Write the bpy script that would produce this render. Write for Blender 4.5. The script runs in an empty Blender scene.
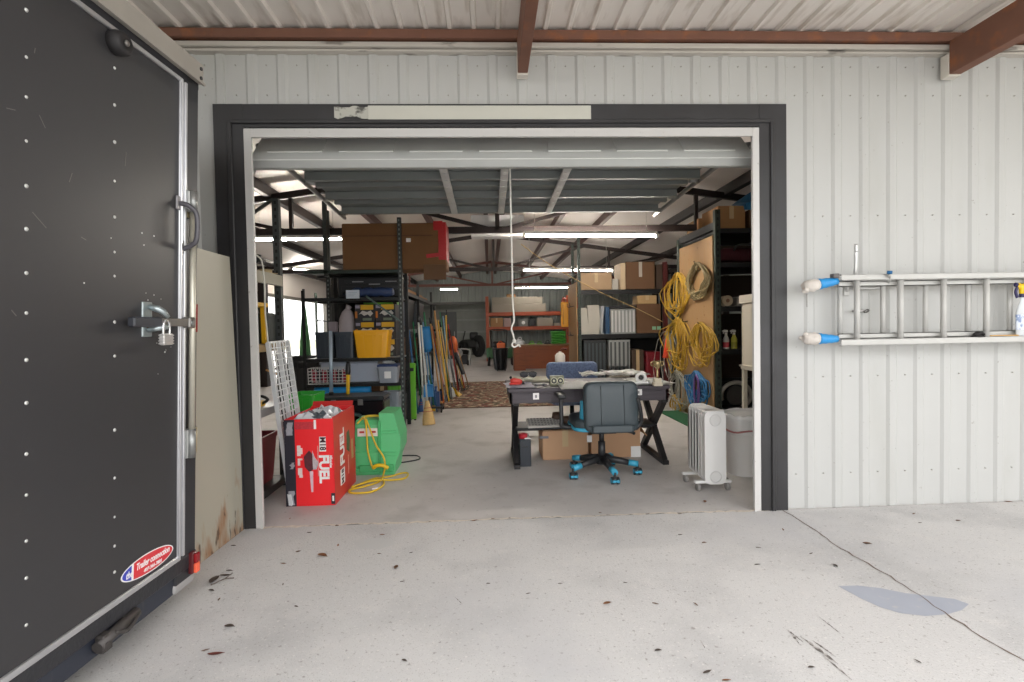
import bpy, bmesh, math, random
from mathutils import Vector, Matrix, Euler
import numpy as np
random.seed(7)
SC = bpy.context.scene
COL = SC.collection
PI = math.pi
# ------------------------------------------------------------------ camera model (pinhole, 1024x682)
CW, CH, FPX, CAMH = 1024, 682, 520.0, 1.35
YAW, PIT, ROL = 0.044, -0.027, -0.0188
_f = Vector((math.sin(YAW)*math.cos(PIT), math.cos(YAW)*math.cos(PIT), math.sin(PIT)))
_r0 = Vector((math.cos(YAW), -math.sin(YAW), 0)); _u0 = _r0.cross(_f)
_r = math.cos(ROL)*_r0 + math.sin(ROL)*_u0
_u = -math.sin(ROL)*_r0 + math.cos(ROL)*_u0
_C = Vector((0, 0, CAMH))
def ray(x, y): return _r*((x-512)/FPX) - _u*((y-341)/FPX) + _f
def Wy(x, y, Y): d = ray(x, y); return _C + d*(Y/d.y)
def Wx(x, y, X): d = ray(x, y); return _C + d*(X/d.x)
def Wz(x, y, z=0.0): d = ray(x, y); return _C + d*((z-CAMH)/d.z)
def RECT(x0, y0, x1, y1, Y):
    """world extent (x0,x1,z0,z1) of a measured rectangle at distance Y"""
    ym, xm = (y0+y1)/2, (x0+x1)/2
    return Wy(x0, ym, Y).x, Wy(x1, ym, Y).x, Wy(xm, y1, Y).z, Wy(xm, y0, Y).z
cd = bpy.data.cameras.new('camera'); cam = bpy.data.objects.new('camera', cd); COL.objects.link(cam)
cd.sensor_width = 36; cd.lens = FPX/CW*36; cd.clip_start = 0.05; cd.clip_end = 300
cam.matrix_world = Matrix(((_r.x, _u.x, -_f.x, 0), (_r.y, _u.y, -_f.y, 0), (_r.z, _u.z, -_f.z, CAMH), (0, 0, 0, 1)))
SC.camera = cam
# ------------------------------------------------------------------ materials
def lin(c):
    c /= 255.0
    return c/12.92 if c <= .04045 else ((c+.055)/1.055)**2.4
def rgb(h):
    h = h.lstrip('#'); return tuple(lin(int(h[i:i+2], 16)) for i in (0, 2, 4)) + (1,)
def nt(m): return m.node_tree.nodes, m.node_tree.links
_M = {}
def mat(name, hx, rough=.55, metal=0., var=.12, scale=6., bump=0., bscale=60., emis=0., spec=.5):
    if name in _M: return _M[name]
    m = bpy.data.materials.new(name); m.use_nodes = True; N, L = nt(m); b = N['Principled BSDF']
    c = rgb(hx)
    b.inputs['Roughness'].default_value = rough; b.inputs['Metallic'].default_value = metal
    b.inputs['Specular IOR Level'].default_value = spec
    if emis:
        b.inputs['Emission Color'].default_value = c; b.inputs['Emission Strength'].default_value = emis
    tc = N.new('ShaderNodeTexCoord')
    nz = N.new('ShaderNodeTexNoise'); nz.inputs['Scale'].default_value = scale; nz.inputs['Detail'].default_value = 5
    L.new(tc.outputs['Object'], nz.inputs['Vector'])
    mx = N.new('ShaderNodeMix'); mx.data_type = 'RGBA'
    mx.inputs['A'].default_value = tuple(v*(1-var) for v in c[:3])+(1,)
    mx.inputs['B'].default_value = tuple(min(1, v*(1+var)) for v in c[:3])+(1,)
    L.new(nz.outputs['Fac'], mx.inputs['Factor']); L.new(mx.outputs['Result'], b.inputs['Base Color'])
    if bump:
        bn = N.new('ShaderNodeTexNoise'); bn.inputs['Scale'].default_value = bscale; bn.inputs['Detail'].default_value = 3
        L.new(tc.outputs['Object'], bn.inputs['Vector'])
        bp = N.new('ShaderNodeBump'); bp.inputs['Strength'].default_value = bump; bp.inputs['Distance'].default_value = .01
        L.new(bn.outputs['Fac'], bp.inputs['Height']); L.new(bp.outputs['Normal'], b.inputs['Normal'])
    _M[name] = m; return m
def layer(m, hx, scale, lo, hi, amount=1., stretch=(1, 1, 1), detail=6, coord='Object', mask=None, rough=None):
    """lay a second colour over a material where a noise exceeds a threshold (stains, dirt, wear)"""
    N, L = nt(m); b = N['Principled BSDF']
    src = b.inputs['Base Color'].links[0].from_socket
    tc = N.new('ShaderNodeTexCoord'); mp = N.new('ShaderNodeMapping'); mp.inputs['Scale'].default_value = stretch
    L.new(tc.outputs[coord], mp.inputs['Vector'])
    nz = N.new('ShaderNodeTexNoise'); nz.inputs['Scale'].default_value = scale; nz.inputs['Detail'].default_value = detail
    L.new(mp.outputs['Vector'], nz.inputs['Vector'])
    mr = N.new('ShaderNodeMapRange'); mr.inputs['From Min'].default_value = lo; mr.inputs['From Max'].default_value = hi
    mr.inputs['To Max'].default_value = amount
    fac = nz.outputs['Fac']
    if mask:                                   # (axis, from, to, weight): adds a ramp along an object axis to the noise
        ax, a, bb, w = mask
        sp = N.new('ShaderNodeSeparateXYZ'); L.new(tc.outputs['Object'], sp.inputs['Vector'])
        r2 = N.new('ShaderNodeMapRange'); r2.inputs['From Min'].default_value = a; r2.inputs['From Max'].default_value = bb
        r2.inputs['To Min'].default_value = -w; r2.inputs['To Max'].default_value = w
        L.new(sp.outputs[ax], r2.inputs['Value'])
        ad = N.new('ShaderNodeMath'); L.new(fac, ad.inputs[0]); L.new(r2.outputs['Result'], ad.inputs[1]); fac = ad.outputs[0]
    L.new(fac, mr.inputs['Value'])
    mx = N.new('ShaderNodeMix'); mx.data_type = 'RGBA'; mx.inputs['B'].default_value = rgb(hx)
    L.new(mr.outputs['Result'], mx.inputs['Factor']); L.new(src, mx.inputs['A']); L.new(mx.outputs['Result'], b.inputs['Base Color'])
    return m
# ------------------------------------------------------------------ mesh builder
class MB:
    def __init__(s): s.bm = bmesh.new(); s.mi = 0
    def _fin(s, faces, smooth=False):
        for f in faces:
            f.material_index = s.mi; f.smooth = smooth
    def box(s, x0, x1, y0, y1, z0, z1, bev=0., M4=None, seg=1):
        n0 = set(s.bm.faces)
        sx, sy, sz = abs(x1-x0), abs(y1-y0), abs(z1-z0)
        mtx = Matrix.Translation(((x0+x1)/2, (y0+y1)/2, (z0+z1)/2)) @ Matrix.Diagonal((sx, sy, sz, 1))
        if M4 is not None: mtx = M4 @ mtx
        r = bmesh.ops.create_cube(s.bm, size=1, matrix=mtx)
        if bev > 0:
            bev = min(bev, .45*min(sx, sy, sz))
            es = list({e for v in r['verts'] for e in v.link_edges})
            bmesh.ops.bevel(s.bm, geom=es, offset=bev, segments=seg, affect='EDGES', profile=.5)
        s._fin([f for f in s.bm.faces if f not in n0])
        return s
    def obox(s, c, size, rot=(0, 0, 0), bev=0., seg=1):
        a = [v/2 for v in size]
        return s.box(-a[0], a[0], -a[1], a[1], -a[2], a[2], bev, Matrix.Translation(c) @ Euler(rot).to_matrix().to_4x4(), seg)
    def bar(s, p, q, w, h, up=(0, 0, 1), bev=0.):
        p, q = Vector(p), Vector(q); d = q-p; l = d.length; d.normalize(); up = Vector(up)
        if abs(d.dot(up)) > .99: up = Vector((0, 1, 0))
        sx = d.cross(up).normalized(); uz = sx.cross(d)
        m = Matrix(((sx.x, d.x, uz.x, 0), (sx.y, d.y, uz.y, 0), (sx.z, d.z, uz.z, 0), (0, 0, 0, 1)))
        return s.box(-w/2, w/2, -l/2, l/2, -h/2, h/2, bev, Matrix.Translation((p+q)/2) @ m)
    def ring(s, c, ax1, ax2, r, n):
        return [s.bm.verts.new(c + ax1*(r*math.cos(2*PI*i/n)) + ax2*(r*math.sin(2*PI*i/n))) for i in range(n)]
    def cyl(s, p, q, r0, r1=None, n=14, cap=True):
        r1 = r0 if r1 is None else r1
        p, q = Vector(p), Vector(q); d = (q-p).normalized()
        a = d.orthogonal().normalized(); b = d.cross(a)
        A = s.ring(p, a, b, r0, n); B = s.ring(q, a, b, r1, n); fs = []
        for i in range(n): fs.append(s.bm.faces.new((A[i], A[(i+1) % n], B[(i+1) % n], B[i])))
        s._fin(fs, True)
        if cap: s._fin([s.bm.faces.new(A[::-1]), s.bm.faces.new(B)])
        return s
    def tube(s, pts, r, n=6, closed=False):
        pts = [Vector(p) for p in pts]; k = len(pts); rings = []
        pa = None
        for i, p in enumerate(pts):
            if closed: d = pts[(i+1) % k]-pts[i-1]
            else: d = pts[min(i+1, k-1)]-pts[max(i-1, 0)]
            if d.length < 1e-9: d = Vector((0, 0, 1))
            d.normalize()
            if pa is None: a = d.orthogonal().normalized()
            else:
                a = pa - d*pa.dot(d)
                a = a.normalized() if a.length > 1e-6 else d.orthogonal().normalized()
            pa = a
            rr = r[i] if isinstance(r, (list, tuple)) else r
            rings.append(s.ring(p, a, d.cross(a), rr, n))
        fs = []
        for i in range(k if closed else k-1):
            A, B = rings[i], rings[(i+1) % k]
            for j in range(n): fs.append(s.bm.faces.new((A[j], A[(j+1) % n], B[(j+1) % n], B[j])))
        s._fin(fs, True)
        if not closed: s._fin([s.bm.faces.new(rings[0][::-1]), s.bm.faces.new(rings[-1])])
        return s
    def lathe(s, prof, c=(0, 0, 0), n=24, M4=None, squash=(1, 1)):
        """prof: list of (r, z)"""
        c = Vector(c); rings = []; T = M4 or Matrix.Identity(4)
        for r, z in prof:
            if r < 1e-6: rings.append([s.bm.verts.new(T @ (c+Vector((0, 0, z))))])
            else: rings.append([s.bm.verts.new(T @ (c+Vector((r*squash[0]*math.cos(2*PI*i/n), r*squash[1]*math.sin(2*PI*i/n), z)))) for i in range(n)])
        fs = []
        for A, B in zip(rings, rings[1:]):
            for i in range(n):
                j = (i+1) % n
                if len(A) == 1 and len(B) == 1: continue
                if len(A) == 1: fs.append(s.bm.faces.new((A[0], B[j], B[i])))
                elif len(B) == 1: fs.append(s.bm.faces.new((A[i], A[j], B[0])))
                else: fs.append(s.bm.faces.new((A[i], A[j], B[j], B[i])))
        s._fin(fs, True); return s
    def sph(s, c, r, sc=(1, 1, 1), n=12, M4=None):
        pr = [(math.sin(PI*i/8)*r, -math.cos(PI*i/8)*r) for i in range(9)]
        pr[0] = (0, -r); pr[-1] = (0, r)
        T = Matrix.Translation(c) @ (M4 or Matrix.Identity(4)) @ Matrix.Diagonal((sc[0], sc[1], sc[2], 1))
        return s.lathe(pr, n=n, M4=T)
    def prism(s, poly, a, b, fr):
        """extrude a 2D polygon; fr(u,v,t)->xyz"""
        A = [s.bm.verts.new(fr(u, v, a)) for u, v in poly]; B = [s.bm.verts.new(fr(u, v, b)) for u, v in poly]
        n = len(poly); fs = [s.bm.faces.new(A[::-1]), s.bm.faces.new(B)]
        for i in range(n): fs.append(s.bm.faces.new((A[i], A[(i+1) % n], B[(i+1) % n], B[i])))
        s._fin(fs); return s
    def slab(s, quad, t):
        """thin slab from four corners, thickness vector t"""
        q = [Vector(v) for v in quad]; t = Vector(t)
        A = [s.bm.verts.new(v) for v in q]; B = [s.bm.verts.new(v+t) for v in q]
        fs = [s.bm.faces.new(A[::-1]), s.bm.faces.new(B)]
        for i in range(4): fs.append(s.bm.faces.new((A[i], A[(i+1) % 4], B[(i+1) % 4], B[i])))
        s._fin(fs); return s
    def sheet(s, rows, smooth=True):
        """grid surface from rows of points"""
        V = [[s.bm.verts.new(p) for p in r] for r in rows]; fs = []
        for A, B in zip(V, V[1:]):
            for i in range(len(A)-1): fs.append(s.bm.faces.new((A[i], A[i+1], B[i+1], B[i])))
        s._fin(fs, smooth); return s
ORG = {}
ROT = set()
def setp(o, label=None, cat=None, group=None, kind=None):
    if label: o['label'] = label
    if cat: o['category'] = cat
    if group: o['group'] = group
    if kind: o['kind'] = kind
    return o
def obj(name, mb, m, parent=None, loc=None, local=False, **kw):
    """link the builder as one mesh object. World-authored geometry is shifted to its parent's / its own base."""
    bm = mb.bm; off = Vector((0, 0, 0))
    if parent is not None and not local: off = ORG.get(parent.name, off)
    elif parent is None:
        if loc is None:
            xs = [v.co for v in bm.verts]
            loc = (sum(v.x for v in xs)/len(xs), sum(v.y for v in xs)/len(xs), min(v.z for v in xs))
        off = Vector(loc)
    bmesh.ops.recalc_face_normals(bm, faces=bm.faces[:])
    if off.length > 0: bmesh.ops.translate(bm, verts=bm.verts[:], vec=-off)
    me = bpy.data.meshes.new(name); bm.to_mesh(me); bm.free()
    for x in (m if isinstance(m, (list, tuple)) else [m]): me.materials.append(x)
    o = bpy.data.objects.new(name, me); COL.objects.link(o)
    if parent is not None: o.parent = parent; ORG[o.name] = off
    else: o.location = off; ORG[o.name] = off
    setp(o, **kw)
    return o
def thing(name, label, cat, loc=(0, 0, 0), rot=None, group=None, kind=None):
    o = bpy.data.objects.new(name, None); COL.objects.link(o); o.empty_display_size = .1
    o.location = loc
    if rot is not None: o.rotation_euler = rot
    ORG[o.name] = Vector(loc)
    return setp(o, label, cat, group, kind)
def dup(root, loc, rot=None, label=None, group=None):
    r = root.copy(); COL.objects.link(r); r.location = loc
    if rot is not None: r.rotation_euler = rot
    if label: r['label'] = label
    if group: r['group'] = group
    for ch in list(root.children):
        c = ch.copy(); COL.objects.link(c); c.parent = r
        for g in list(ch.children):
            d = g.copy(); COL.objects.link(d); d.parent = c
    return r
def lettering(name, s, size, M4, m, parent, shear=0., bold=0., align='CENTER', sx=1.):
    cu = bpy.data.curves.new(name, 'FONT'); cu.body = s; cu.size = size; cu.align_x = align; cu.align_y = 'CENTER'
    cu.extrude = .0006; cu.shear = shear; cu.offset = bold; cu.resolution_u = 3
    t = bpy.data.objects.new('tmp', cu); me = bpy.data.meshes.new_from_object(t)
    bpy.data.objects.remove(t); bpy.data.curves.remove(cu)
    me.transform(M4 @ Matrix.Diagonal((sx, 1, 1, 1))); me.name = name; me.materials.clear(); me.materials.append(m)
    me.transform(Matrix.Translation(-ORG.get(parent.name, Vector((0, 0, 0)))))
    o = bpy.data.objects.new(name, me); COL.objects.link(o); o.parent = parent
    return o
def frame4(origin, ex, ey):
    ex, ey = Vector(ex).normalized(), Vector(ey).normalized(); ez = ex.cross(ey)
    o = Vector(origin)
    return Matrix(((ex.x, ey.x, ez.x, o.x), (ex.y, ey.y, ez.y, o.y), (ex.z, ey.z, ez.z, o.z), (0, 0, 0, 1)))
def bez(pts, n=8, closed=False):
    """Catmull-Rom through points"""
    P = [Vector(p) for p in pts]; k = len(P); out = []
    rng = range(k if closed else k-1)
    for i in rng:
        p0 = P[i-1] if (closed or i > 0) else P[0]; p1 = P[i]; p2 = P[(i+1) % k]
        p3 = P[(i+2) % k] if (closed or i+2 < k) else P[-1]
        for j in range(n):
            t = j/n
            out.append(.5*((2*p1)+(p2-p0)*t+(2*p0-5*p1+4*p2-p3)*t*t+(3*p1-p0-3*p2+p3)*t**3))
    if not closed: out.append(P[-1])
    return out
# ================================================================== SETTING
D = 3.637
XL, XR, ZT = -1.6415, 1.9427, 2.7265
conc = mat('apron_concrete', '#ceccca', .85, var=.07, scale=1.2, bump=.25, bscale=90)
layer(conc, '#abaaaa', 1.6, .50, .70, .55)
layer(conc, '#d8d4d0', 7, .58, .75, .5)
layer(conc, '#857e79', 45, .62, .70, .6)
layer(conc, '#e6e2dd', 70, .60, .70, .6)
layer(conc, '#8a807a', 170, .63, .70, .7, detail=2)
layer(conc, '#bdbcbe', .7, .5, .62, .5)
floor_m = mat('shop_concrete', '#c2bebb', .6, var=.10, scale=1.0, bump=.1, bscale=60)
layer(floor_m, '#99948f', 2.6, .52, .7, .5)
layer(floor_m, '#d0ccc8', 5, .56, .75, .45)
layer(floor_m, '#75706b', 30, .63, .72, .45)
mb = MB(); mb.box(-9, 12, -14, D-.02, -.12, 0)
ground = obj('ground', mb, conc, loc=(0, 0, 0), kind='structure')
mb = MB(); mb.box(-6.0, 6.4, D-.005, 26.5, -.12, 0)
floor = obj('floor', mb, floor_m, loc=(0, 0, 0), kind='structure')
# crumbled joint between the apron and the shop slab
mb = MB(); pts = []
for i in range(90):
    x = XL-.05+(XR-XL+.25)*i/89
    pts.append(Vector((x, D-.012+random.uniform(-.012, .012), .0)))
rows = [[p+Vector((0, -random.uniform(.006, .022), .0015)) for p in pts], [p+Vector((0, random.uniform(.006, .02), .0015)) for p in pts]]
mb.sheet(rows, False)
jm = mat('joint_sand', '#d6cdc0', .9, var=.3, scale=40)
layer(jm, '#6e665e', 14, .58, .64, .8)
obj('joint_line', mb, jm, parent=ground)
# long crack from the door corner
mb = MB(); L = []; R_ = []
for i in range(70):
    y = 3.60-(3.60-.2)*i/69
    x = 2.072+.009*math.sin(i*.37)+random.uniform(-.008, .008)
    w = random.uniform(.0015, .005)
    L.append((x-w, y, .0016)); R_.append((x+w, y, .0016))
mb.sheet([L, R_], False)
obj('crack', mb, mat('crack_dirt', '#76655a', .95, var=.35, scale=25), parent=ground)
# bluish patch of paint on the apron
mb = MB(); c = Wz(893, 601); ring = []
pp = [(838, 586), (858, 585.5), (880, 588), (905, 593), (930, 596), (955, 599), (969, 604), (962, 610), (948, 614), (925, 616), (900, 613), (880, 607), (862, 599)]
vs = [mb.bm.verts.new(Wz(x, y, .0012)) for x, y in pp]; mb.bm.faces.new(vs)
pm = mat('blue_grey_stain', '#a9adb8', .6, var=.05, scale=8)
layer(pm, '#c0bdba', 14, .60, .72, .7)
obj('paint_patch', mb, pm, parent=ground)
mb = MB(); vs = [mb.bm.verts.new(Wz(x, y, .0012)) for x, y in [(352, 541), (372, 538), (392, 539), (396, 544), (380, 549), (360, 549)]]; mb.bm.faces.new(vs)
obj('filler_patch', mb, mat('filler', '#c9c8c6', .8, var=.04), parent=ground)
# dark rubber scuffs
mb = MB()
for (xa, ya, xb, yb, w) in [(786, 629, 803, 642, .012), (800, 636, 838, 664, .014), (812, 640, 836, 657, .008), (818, 616, 841, 634, .005), (790, 632, 800, 645, .008), (700, 640, 705, 648, .005), (822, 655, 852, 680, .007), (455, 597, 462, 604, .005)]:
    a, b = Wz(xa, ya, .0012), Wz(xb, yb, .0012); d = (b-a); nrm = Vector((-d.y, d.x, 0)).normalized()
    k = 14; l1, l2 = [], []
    for i in range(k):
        p = a+d*(i/(k-1)); e = w*math.sin(PI*(i+.3)/k)*random.uniform(.3, 1)
        l1.append(p+nrm*e); l2.append(p-nrm*e*random.uniform(.3, 1))
    mb.sheet([l1, l2], False)
sm = mat('rubber_scuff', '#6d6763', .9, var=.2, scale=30); layer(sm, '#b9b4b0', 45, .48, .56, .9)
obj('scuff_mark', mb, sm, parent=ground)

# ---- corrugated front wall with the door opening
wall_m = mat('white_siding', '#b9b9b6', .45, var=.03, scale=1.5)
layer(wall_m, '#9b9a8f', 3, .56, .8, .35, stretch=(1, 1, .25))
layer(wall_m, '#7c756a', 38, .70, .76, .6, detail=3)
def ribs(x0, x1, pitch=.2035, off=.06, w=.052, h=.014):
    """corrugation profile (x, depth)"""
    pr = [(x0, 0)]; k = math.ceil((x0-off)/pitch)
    while True:
        c = off+k*pitch; k += 1
        if c-w > x1: break
        for dx, hh in ((-w/2-.014, 0), (-w/2+.004, h), (w/2-.004, h), (w/2+.014, 0)):
            x = c+dx
            if x0 < x < x1: pr.append((x, hh))
    pr.append((x1, 0)); return pr
mb = MB(); ZW = 3.36
for xa, xb, za, zb in ((-8, XL-.10, 0, ZW), (XR+.10, 8.5, 0, ZW), (XL-.10, XR+.10, ZT+.06, ZW)):
    pr = ribs(xa, xb)
    mb.sheet([[(x, D-h, za) for x, h in pr], [(x, D-h, zb) for x, h in pr]], False)
    mb.sheet([[(xa, D+.03, za), (xb, D+.03, za)], [(xa, D+.03, zb), (xb, D+.03, zb)]], False)
    for x in (xa, xb): mb.sheet([[(x, D, za), (x, D+.03, za)], [(x, D, zb), (x, D+.03, zb)]], False)
wall_front = obj('wall_front', mb, wall_m, loc=(0, D, 0), kind='structure')
# screws of the siding
mb = MB()
for z in (.25, .95, 2.1, 2.95, 3.15):
    k = 0
    for i in range(-10, 34):
        x = .16+i*.2035
        if XL-.25 < x < XR+.25 and z < 2.85: continue
        mb.cyl((x, D-.008, z), (x, D+.002, z), .0042, n=6)
obj('siding_screws', mb, mat('screw_grey', '#a09d95', .5, .6), parent=wall_front)
# ---- painted surround of the door
blk = mat('black_door_paint', '#2b2a2b', .45, var=.10, scale=5)
layer(blk, '#d0cfca', 9, .735, .75, .9)
layer(blk, '#3d3c40', 2.2, .5, .7, .5)
xo0, xo1 = Wy(213.5, 130, D-.03).x, Wy(787, 300, D-.03).x
zo = Wy(500, 104, D-.03).z
T = thing('trim_1', None, None, (0, 0, 0), kind='structure')
mb = MB(); mb.box(xo0, XL+.02, D-.032, D+.02, 0, zo); obj('trim_side', mb, blk, T)
mb = MB(); mb.box(XR-.02, xo1, D-.032, D+.02, 0, zo); obj('trim_side', mb, blk, T)
mb = MB(); mb.box(XL+.02, XR-.02, D-.030, D+.02, ZT-.01, zo); obj('trim_header', mb, blk, T)
mb = MB()                                    # raised step of the folded trim
mb.box(XL-.085, XL-.055, D-.046, D-.03, 0, zo-.12, .004); mb.box(XR+.055, XR+.085, D-.046, D-.03, 0, zo-.12, .004)
mb.box(XL-.055, XR+.055, D-.046, D-.03, ZT+.02, ZT+.045, .004)
obj('trim_fold', mb, blk, T)
a0, a1, b0, b1 = RECT(368, 105.5, 591, 119.5, D-.04)
mb = MB(); mb.box(a0, a1, D-.042, D-.03, b0, b1, .002)
obj('trim_bare_strip', mb, mat('bare_strip', '#c4c3b8', .5, var=.05), T)
mb = MB(); a0, a1, b0, b1 = RECT(334, 105.5, 368, 119, D-.04)
n = 9; top = [(a0+(a1-a0)*i/n, D-.036, b1-random.uniform(.0, .012)) for i in range(n+1)]; bot = [(a0+(a1-a0)*i/n, D-.036, b0+random.uniform(.0, .02)) for i in range(n+1)]
mb.sheet([bot, top], False)
ws = mat('worn_paint', '#b9b8ae', .6, var=.1); layer(ws, '#45443f', 14, .50, .58, .9, detail=3)
obj('trim_worn_patch', mb, ws, T)
# ---- white weather-stop frame
wf = mat('white_vinyl_frame', '#c6c4c1', .4, var=.04, scale=4); layer(wf, '#8b867d', 30, .66, .72, .6)
T = thing('trim_2', None, None, (0, 0, 0), kind='structure')
fw = .066
mb = MB(); mb.box(XL, XL+fw, D-.03, D+.0, 0, ZT, .003); mb.box(XL+fw-.012, XL+fw+.004, D-.036, D-.03, 0, ZT-fw); obj('trim_side', mb, wf, T)
mb = MB(); mb.box(XR-fw, XR, D-.03, D+.0, 0, ZT, .003); mb.box(XR-fw-.004, XR-fw+.012, D-.036, D-.03, 0, ZT-fw); obj('trim_side', mb, wf, T)
mb = MB(); mb.box(XL+fw, XR-fw, D-.03, D+.0, ZT-fw, ZT, .003); mb.box(XL+fw, XR-fw, D-.036, D-.03, ZT-fw-.004, ZT-fw+.012); obj('trim_header', mb, wf, T)

# ---- carport ceiling, purlin, gutter strip, rafters
ceil_m = mat('carport_sheet', '#dfd8d0', .5, var=.05, scale=2)
layer(ceil_m, '#94836f', 5, .52, .75, .55, stretch=(3, .5, 1))
ZC = 3.362
mb = MB(); pr = []
x = -9.
while x < 11.5:
    pr += [(x, 0), (x+.118, 0), (x+.128, .022), (x+.150, .022)]; x += .16
Y0c = .3
mb.sheet([[(x, Y0c, ZC-h) for x, h in pr], [(x, D, ZC-h) for x, h in pr]], False)
mb.sheet([[(-9, Y0c, ZC+.03), (11.5, Y0c, ZC+.03)], [(-9, D, ZC+.03), (11.5, D, ZC+.03)]], False)
obj('ceiling_carport', mb, ceil_m, loc=(0, 0, ZC), kind='structure')
rust = mat('rusty_steel', '#7a5444', .65, .2, var=.2, scale=5); layer(rust, '#9c5f35', 9, .55, .7, .6)
mb = MB(); mb.box(-8, 10, D-.11, D-.03, ZC-.080, ZC-.022, .003)
obj('trim_3', mb, rust, loc=(0, D, ZC), kind='structure')
gut = mat('gutter_strip', '#bdb7ae', .5, var=.1, scale=3); layer(gut, '#5a534c', 12, .58, .66, .7, stretch=(.3, 1, 1))
mb = MB(); mb.box(-8, 10, D-.08, D+.02, ZC-.122, ZC-.09, .004); mb.box(-8, 10, D-.055, D+.02, ZC-.142, ZC-.126, .003)
obj('trim_4', mb, gut, loc=(0, D, ZC), kind='structure')
wend = mat('rafter_end_paint', '#cfc9bf', .6)
for xc, dz, w in ((.262, .0, .068), (3.285, 0, .085)):
    mb = MB(); mb.box(xc-w/2, xc+w/2, .35, D-.10, 3.055, ZC-.082, .004)
    r = obj('roof_rafter', mb, rust, loc=(xc, 0, 3.1), kind='structure')
    mb = MB(); mb.box(xc-w/2-.003, xc+w/2+.003, D-.10, D-.032, 3.045, ZC-.16, .003)
    obj('end_plate', mb, wend, r)
# carport posts far out of the picture carry the roof edge
for xc in (-8.6, 11.0):
    mb = MB(); mb.box(xc-.08, xc+.08, 0.5, 0.66, 0, ZC)
    obj('carport_column', mb, rust, kind='structure')
    mb = MB(); mb.box(xc-.08, xc+.08, D-.3, D-.14, 0, ZC)
    obj('carport_column', mb, rust, kind='structure')

# ---- shop interior shell
RX, RZ, SL = .15, 3.78, .14
def roofz(x): return RZ-SL*abs(x-RX)
LX, RWX, BY = -5.6, 6.1, 22.5
vinyl = mat('white_roof_insulation', '#e8e1da', .55, var=.05, scale=.9, bump=.35, bscale=2.5)
mb = MB()
ys = [D+.03+(27-D)*i/34 for i in range(35)]
for sgn in (0, 1):
    xa, xb = (LX-.3, RX) if sgn == 0 else (RX, RWX+.3)
    rows = []
    for y in ys:
        rows.append([(xa+(xb-xa)*i/12, y, roofz(xa+(xb-xa)*i/12)+.05+random.uniform(-.006, .006)) for i in range(13)])
    mb.sheet(rows)
mb.sheet([[(LX-.3, D-.05, roofz(LX-.3)+.16), (RX, D-.05, RZ+.2), (RWX+.3, D-.05, roofz(RWX+.3)+.16)], [(LX-.3, 27, roofz(LX-.3)+.16), (RX, 27, RZ+.2), (RWX+.3, 27, roofz(RWX+.3)+.16)]], False)
obj('ceiling', mb, vinyl, loc=(0, 0, RZ), kind='structure')
inner = mat('grey_inner_siding', '#7f8582', .5, .1, var=.08, scale=2)
silver = mat('silver_insulation', '#8a8c88', .4, .3, var=.2, scale=3, bump=.6, bscale=4)
# front wall, inside face over the door and beside it (sheeted above eave)
mb = MB()
mb.sheet([[(LX, D+.031, 3.3), (RX, D+.031, 3.3), (RWX, D+.031, 3.3)], [(LX, D+.031, roofz(LX)+.3), (RX, D+.031, RZ+.1), (RWX, D+.031, roofz(RWX)+.3)]], False)
obj('wall_front_gable', mb, inner, kind='structure')
# left wall with the open bay
OY0, OY1, OZ = 12.9, 18.25, 2.27
mb = MB(); zt = roofz(LX)+.1
for ya, yb, za, zb in ((D+.03, OY0, 0, zt), (OY1, BY+4, 0, zt), (OY0, OY1, OZ, zt)):
    mb.box(LX-.08, LX, ya, yb, za, zb)
obj('wall_left', mb, vinyl, kind='structure', loc=(LX, 0, 0))
mb = MB(); mb.box(LX-.1, LX+.02, OY0-.06, OY0+.02, 0, OZ+.06); mb.box(LX-.1, LX+.02, OY1-.02, OY1+.06, 0, OZ+.06); mb.box(LX-.1, LX+.02, OY0, OY1, OZ-.02, OZ+.06)
obj('trim_5', mb, mat('bay_frame', '#77736c', .5), kind='structure', loc=(LX, OY0, 0))
mb = MB(); mb.box(RWX, RWX+.08, D+.03, BY+4, 0, roofz(RWX)+.1)
obj('wall_right', mb, inner, kind='structure', loc=(RWX, 0, 0))
# back wall: ribbed, with the storage opening
bx0, bx1, bz = Wy(440, 320, BY).x-.9, Wy(487, 320, BY).x, 2.34
mb = MB()
def backpanel(xa, xb, za, zb=None):
    pr = ribs(xa, xb, .30, 0, .10, .055)
    mb.sheet([[(x, BY-h, za) for x, h in pr], [(x, BY-h, zb if zb else roofz(x)+.08) for x, h in pr]], False)
backpanel(LX, bx0, 0); backpanel(bx1, RWX, 0); backpanel(bx0, bx1, bz)
obj('wall_back', mb, inner, loc=(0, BY, 0), kind='structure')
mb = MB(); mb.box(bx0-1.5, bx1+1.5, BY+3.4, BY+3.5, 0, 3.2)
obj('wall_storage', mb, silver, kind='structure')
mb = MB()
for z in (.5, 1.1, 1.7, 2.2): mb.box(bx0-1.4, bx1+1.4, BY+3.36, BY+3.40, z, z+.09)
obj('wall_storage_girts', mb, mat('galvanised', '#9a9b99', .4, .6), kind='structure')
mb = MB(); mb.box(bx1-.02, bx1+.12, BY-.14, BY+.02, 0, bz+.1, .005)
obj('trim_6', mb, mat('pale_timber', '#a58f78', .7, var=.1), kind='structure')
mb = MB(); mb.box(bx0-.1, bx1+.1, BY-.10, BY-.035, bz, bz+.12)
obj('trim_7', mb, mat('dark_track', '#4a4a48', .5, .4), kind='structure')
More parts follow.
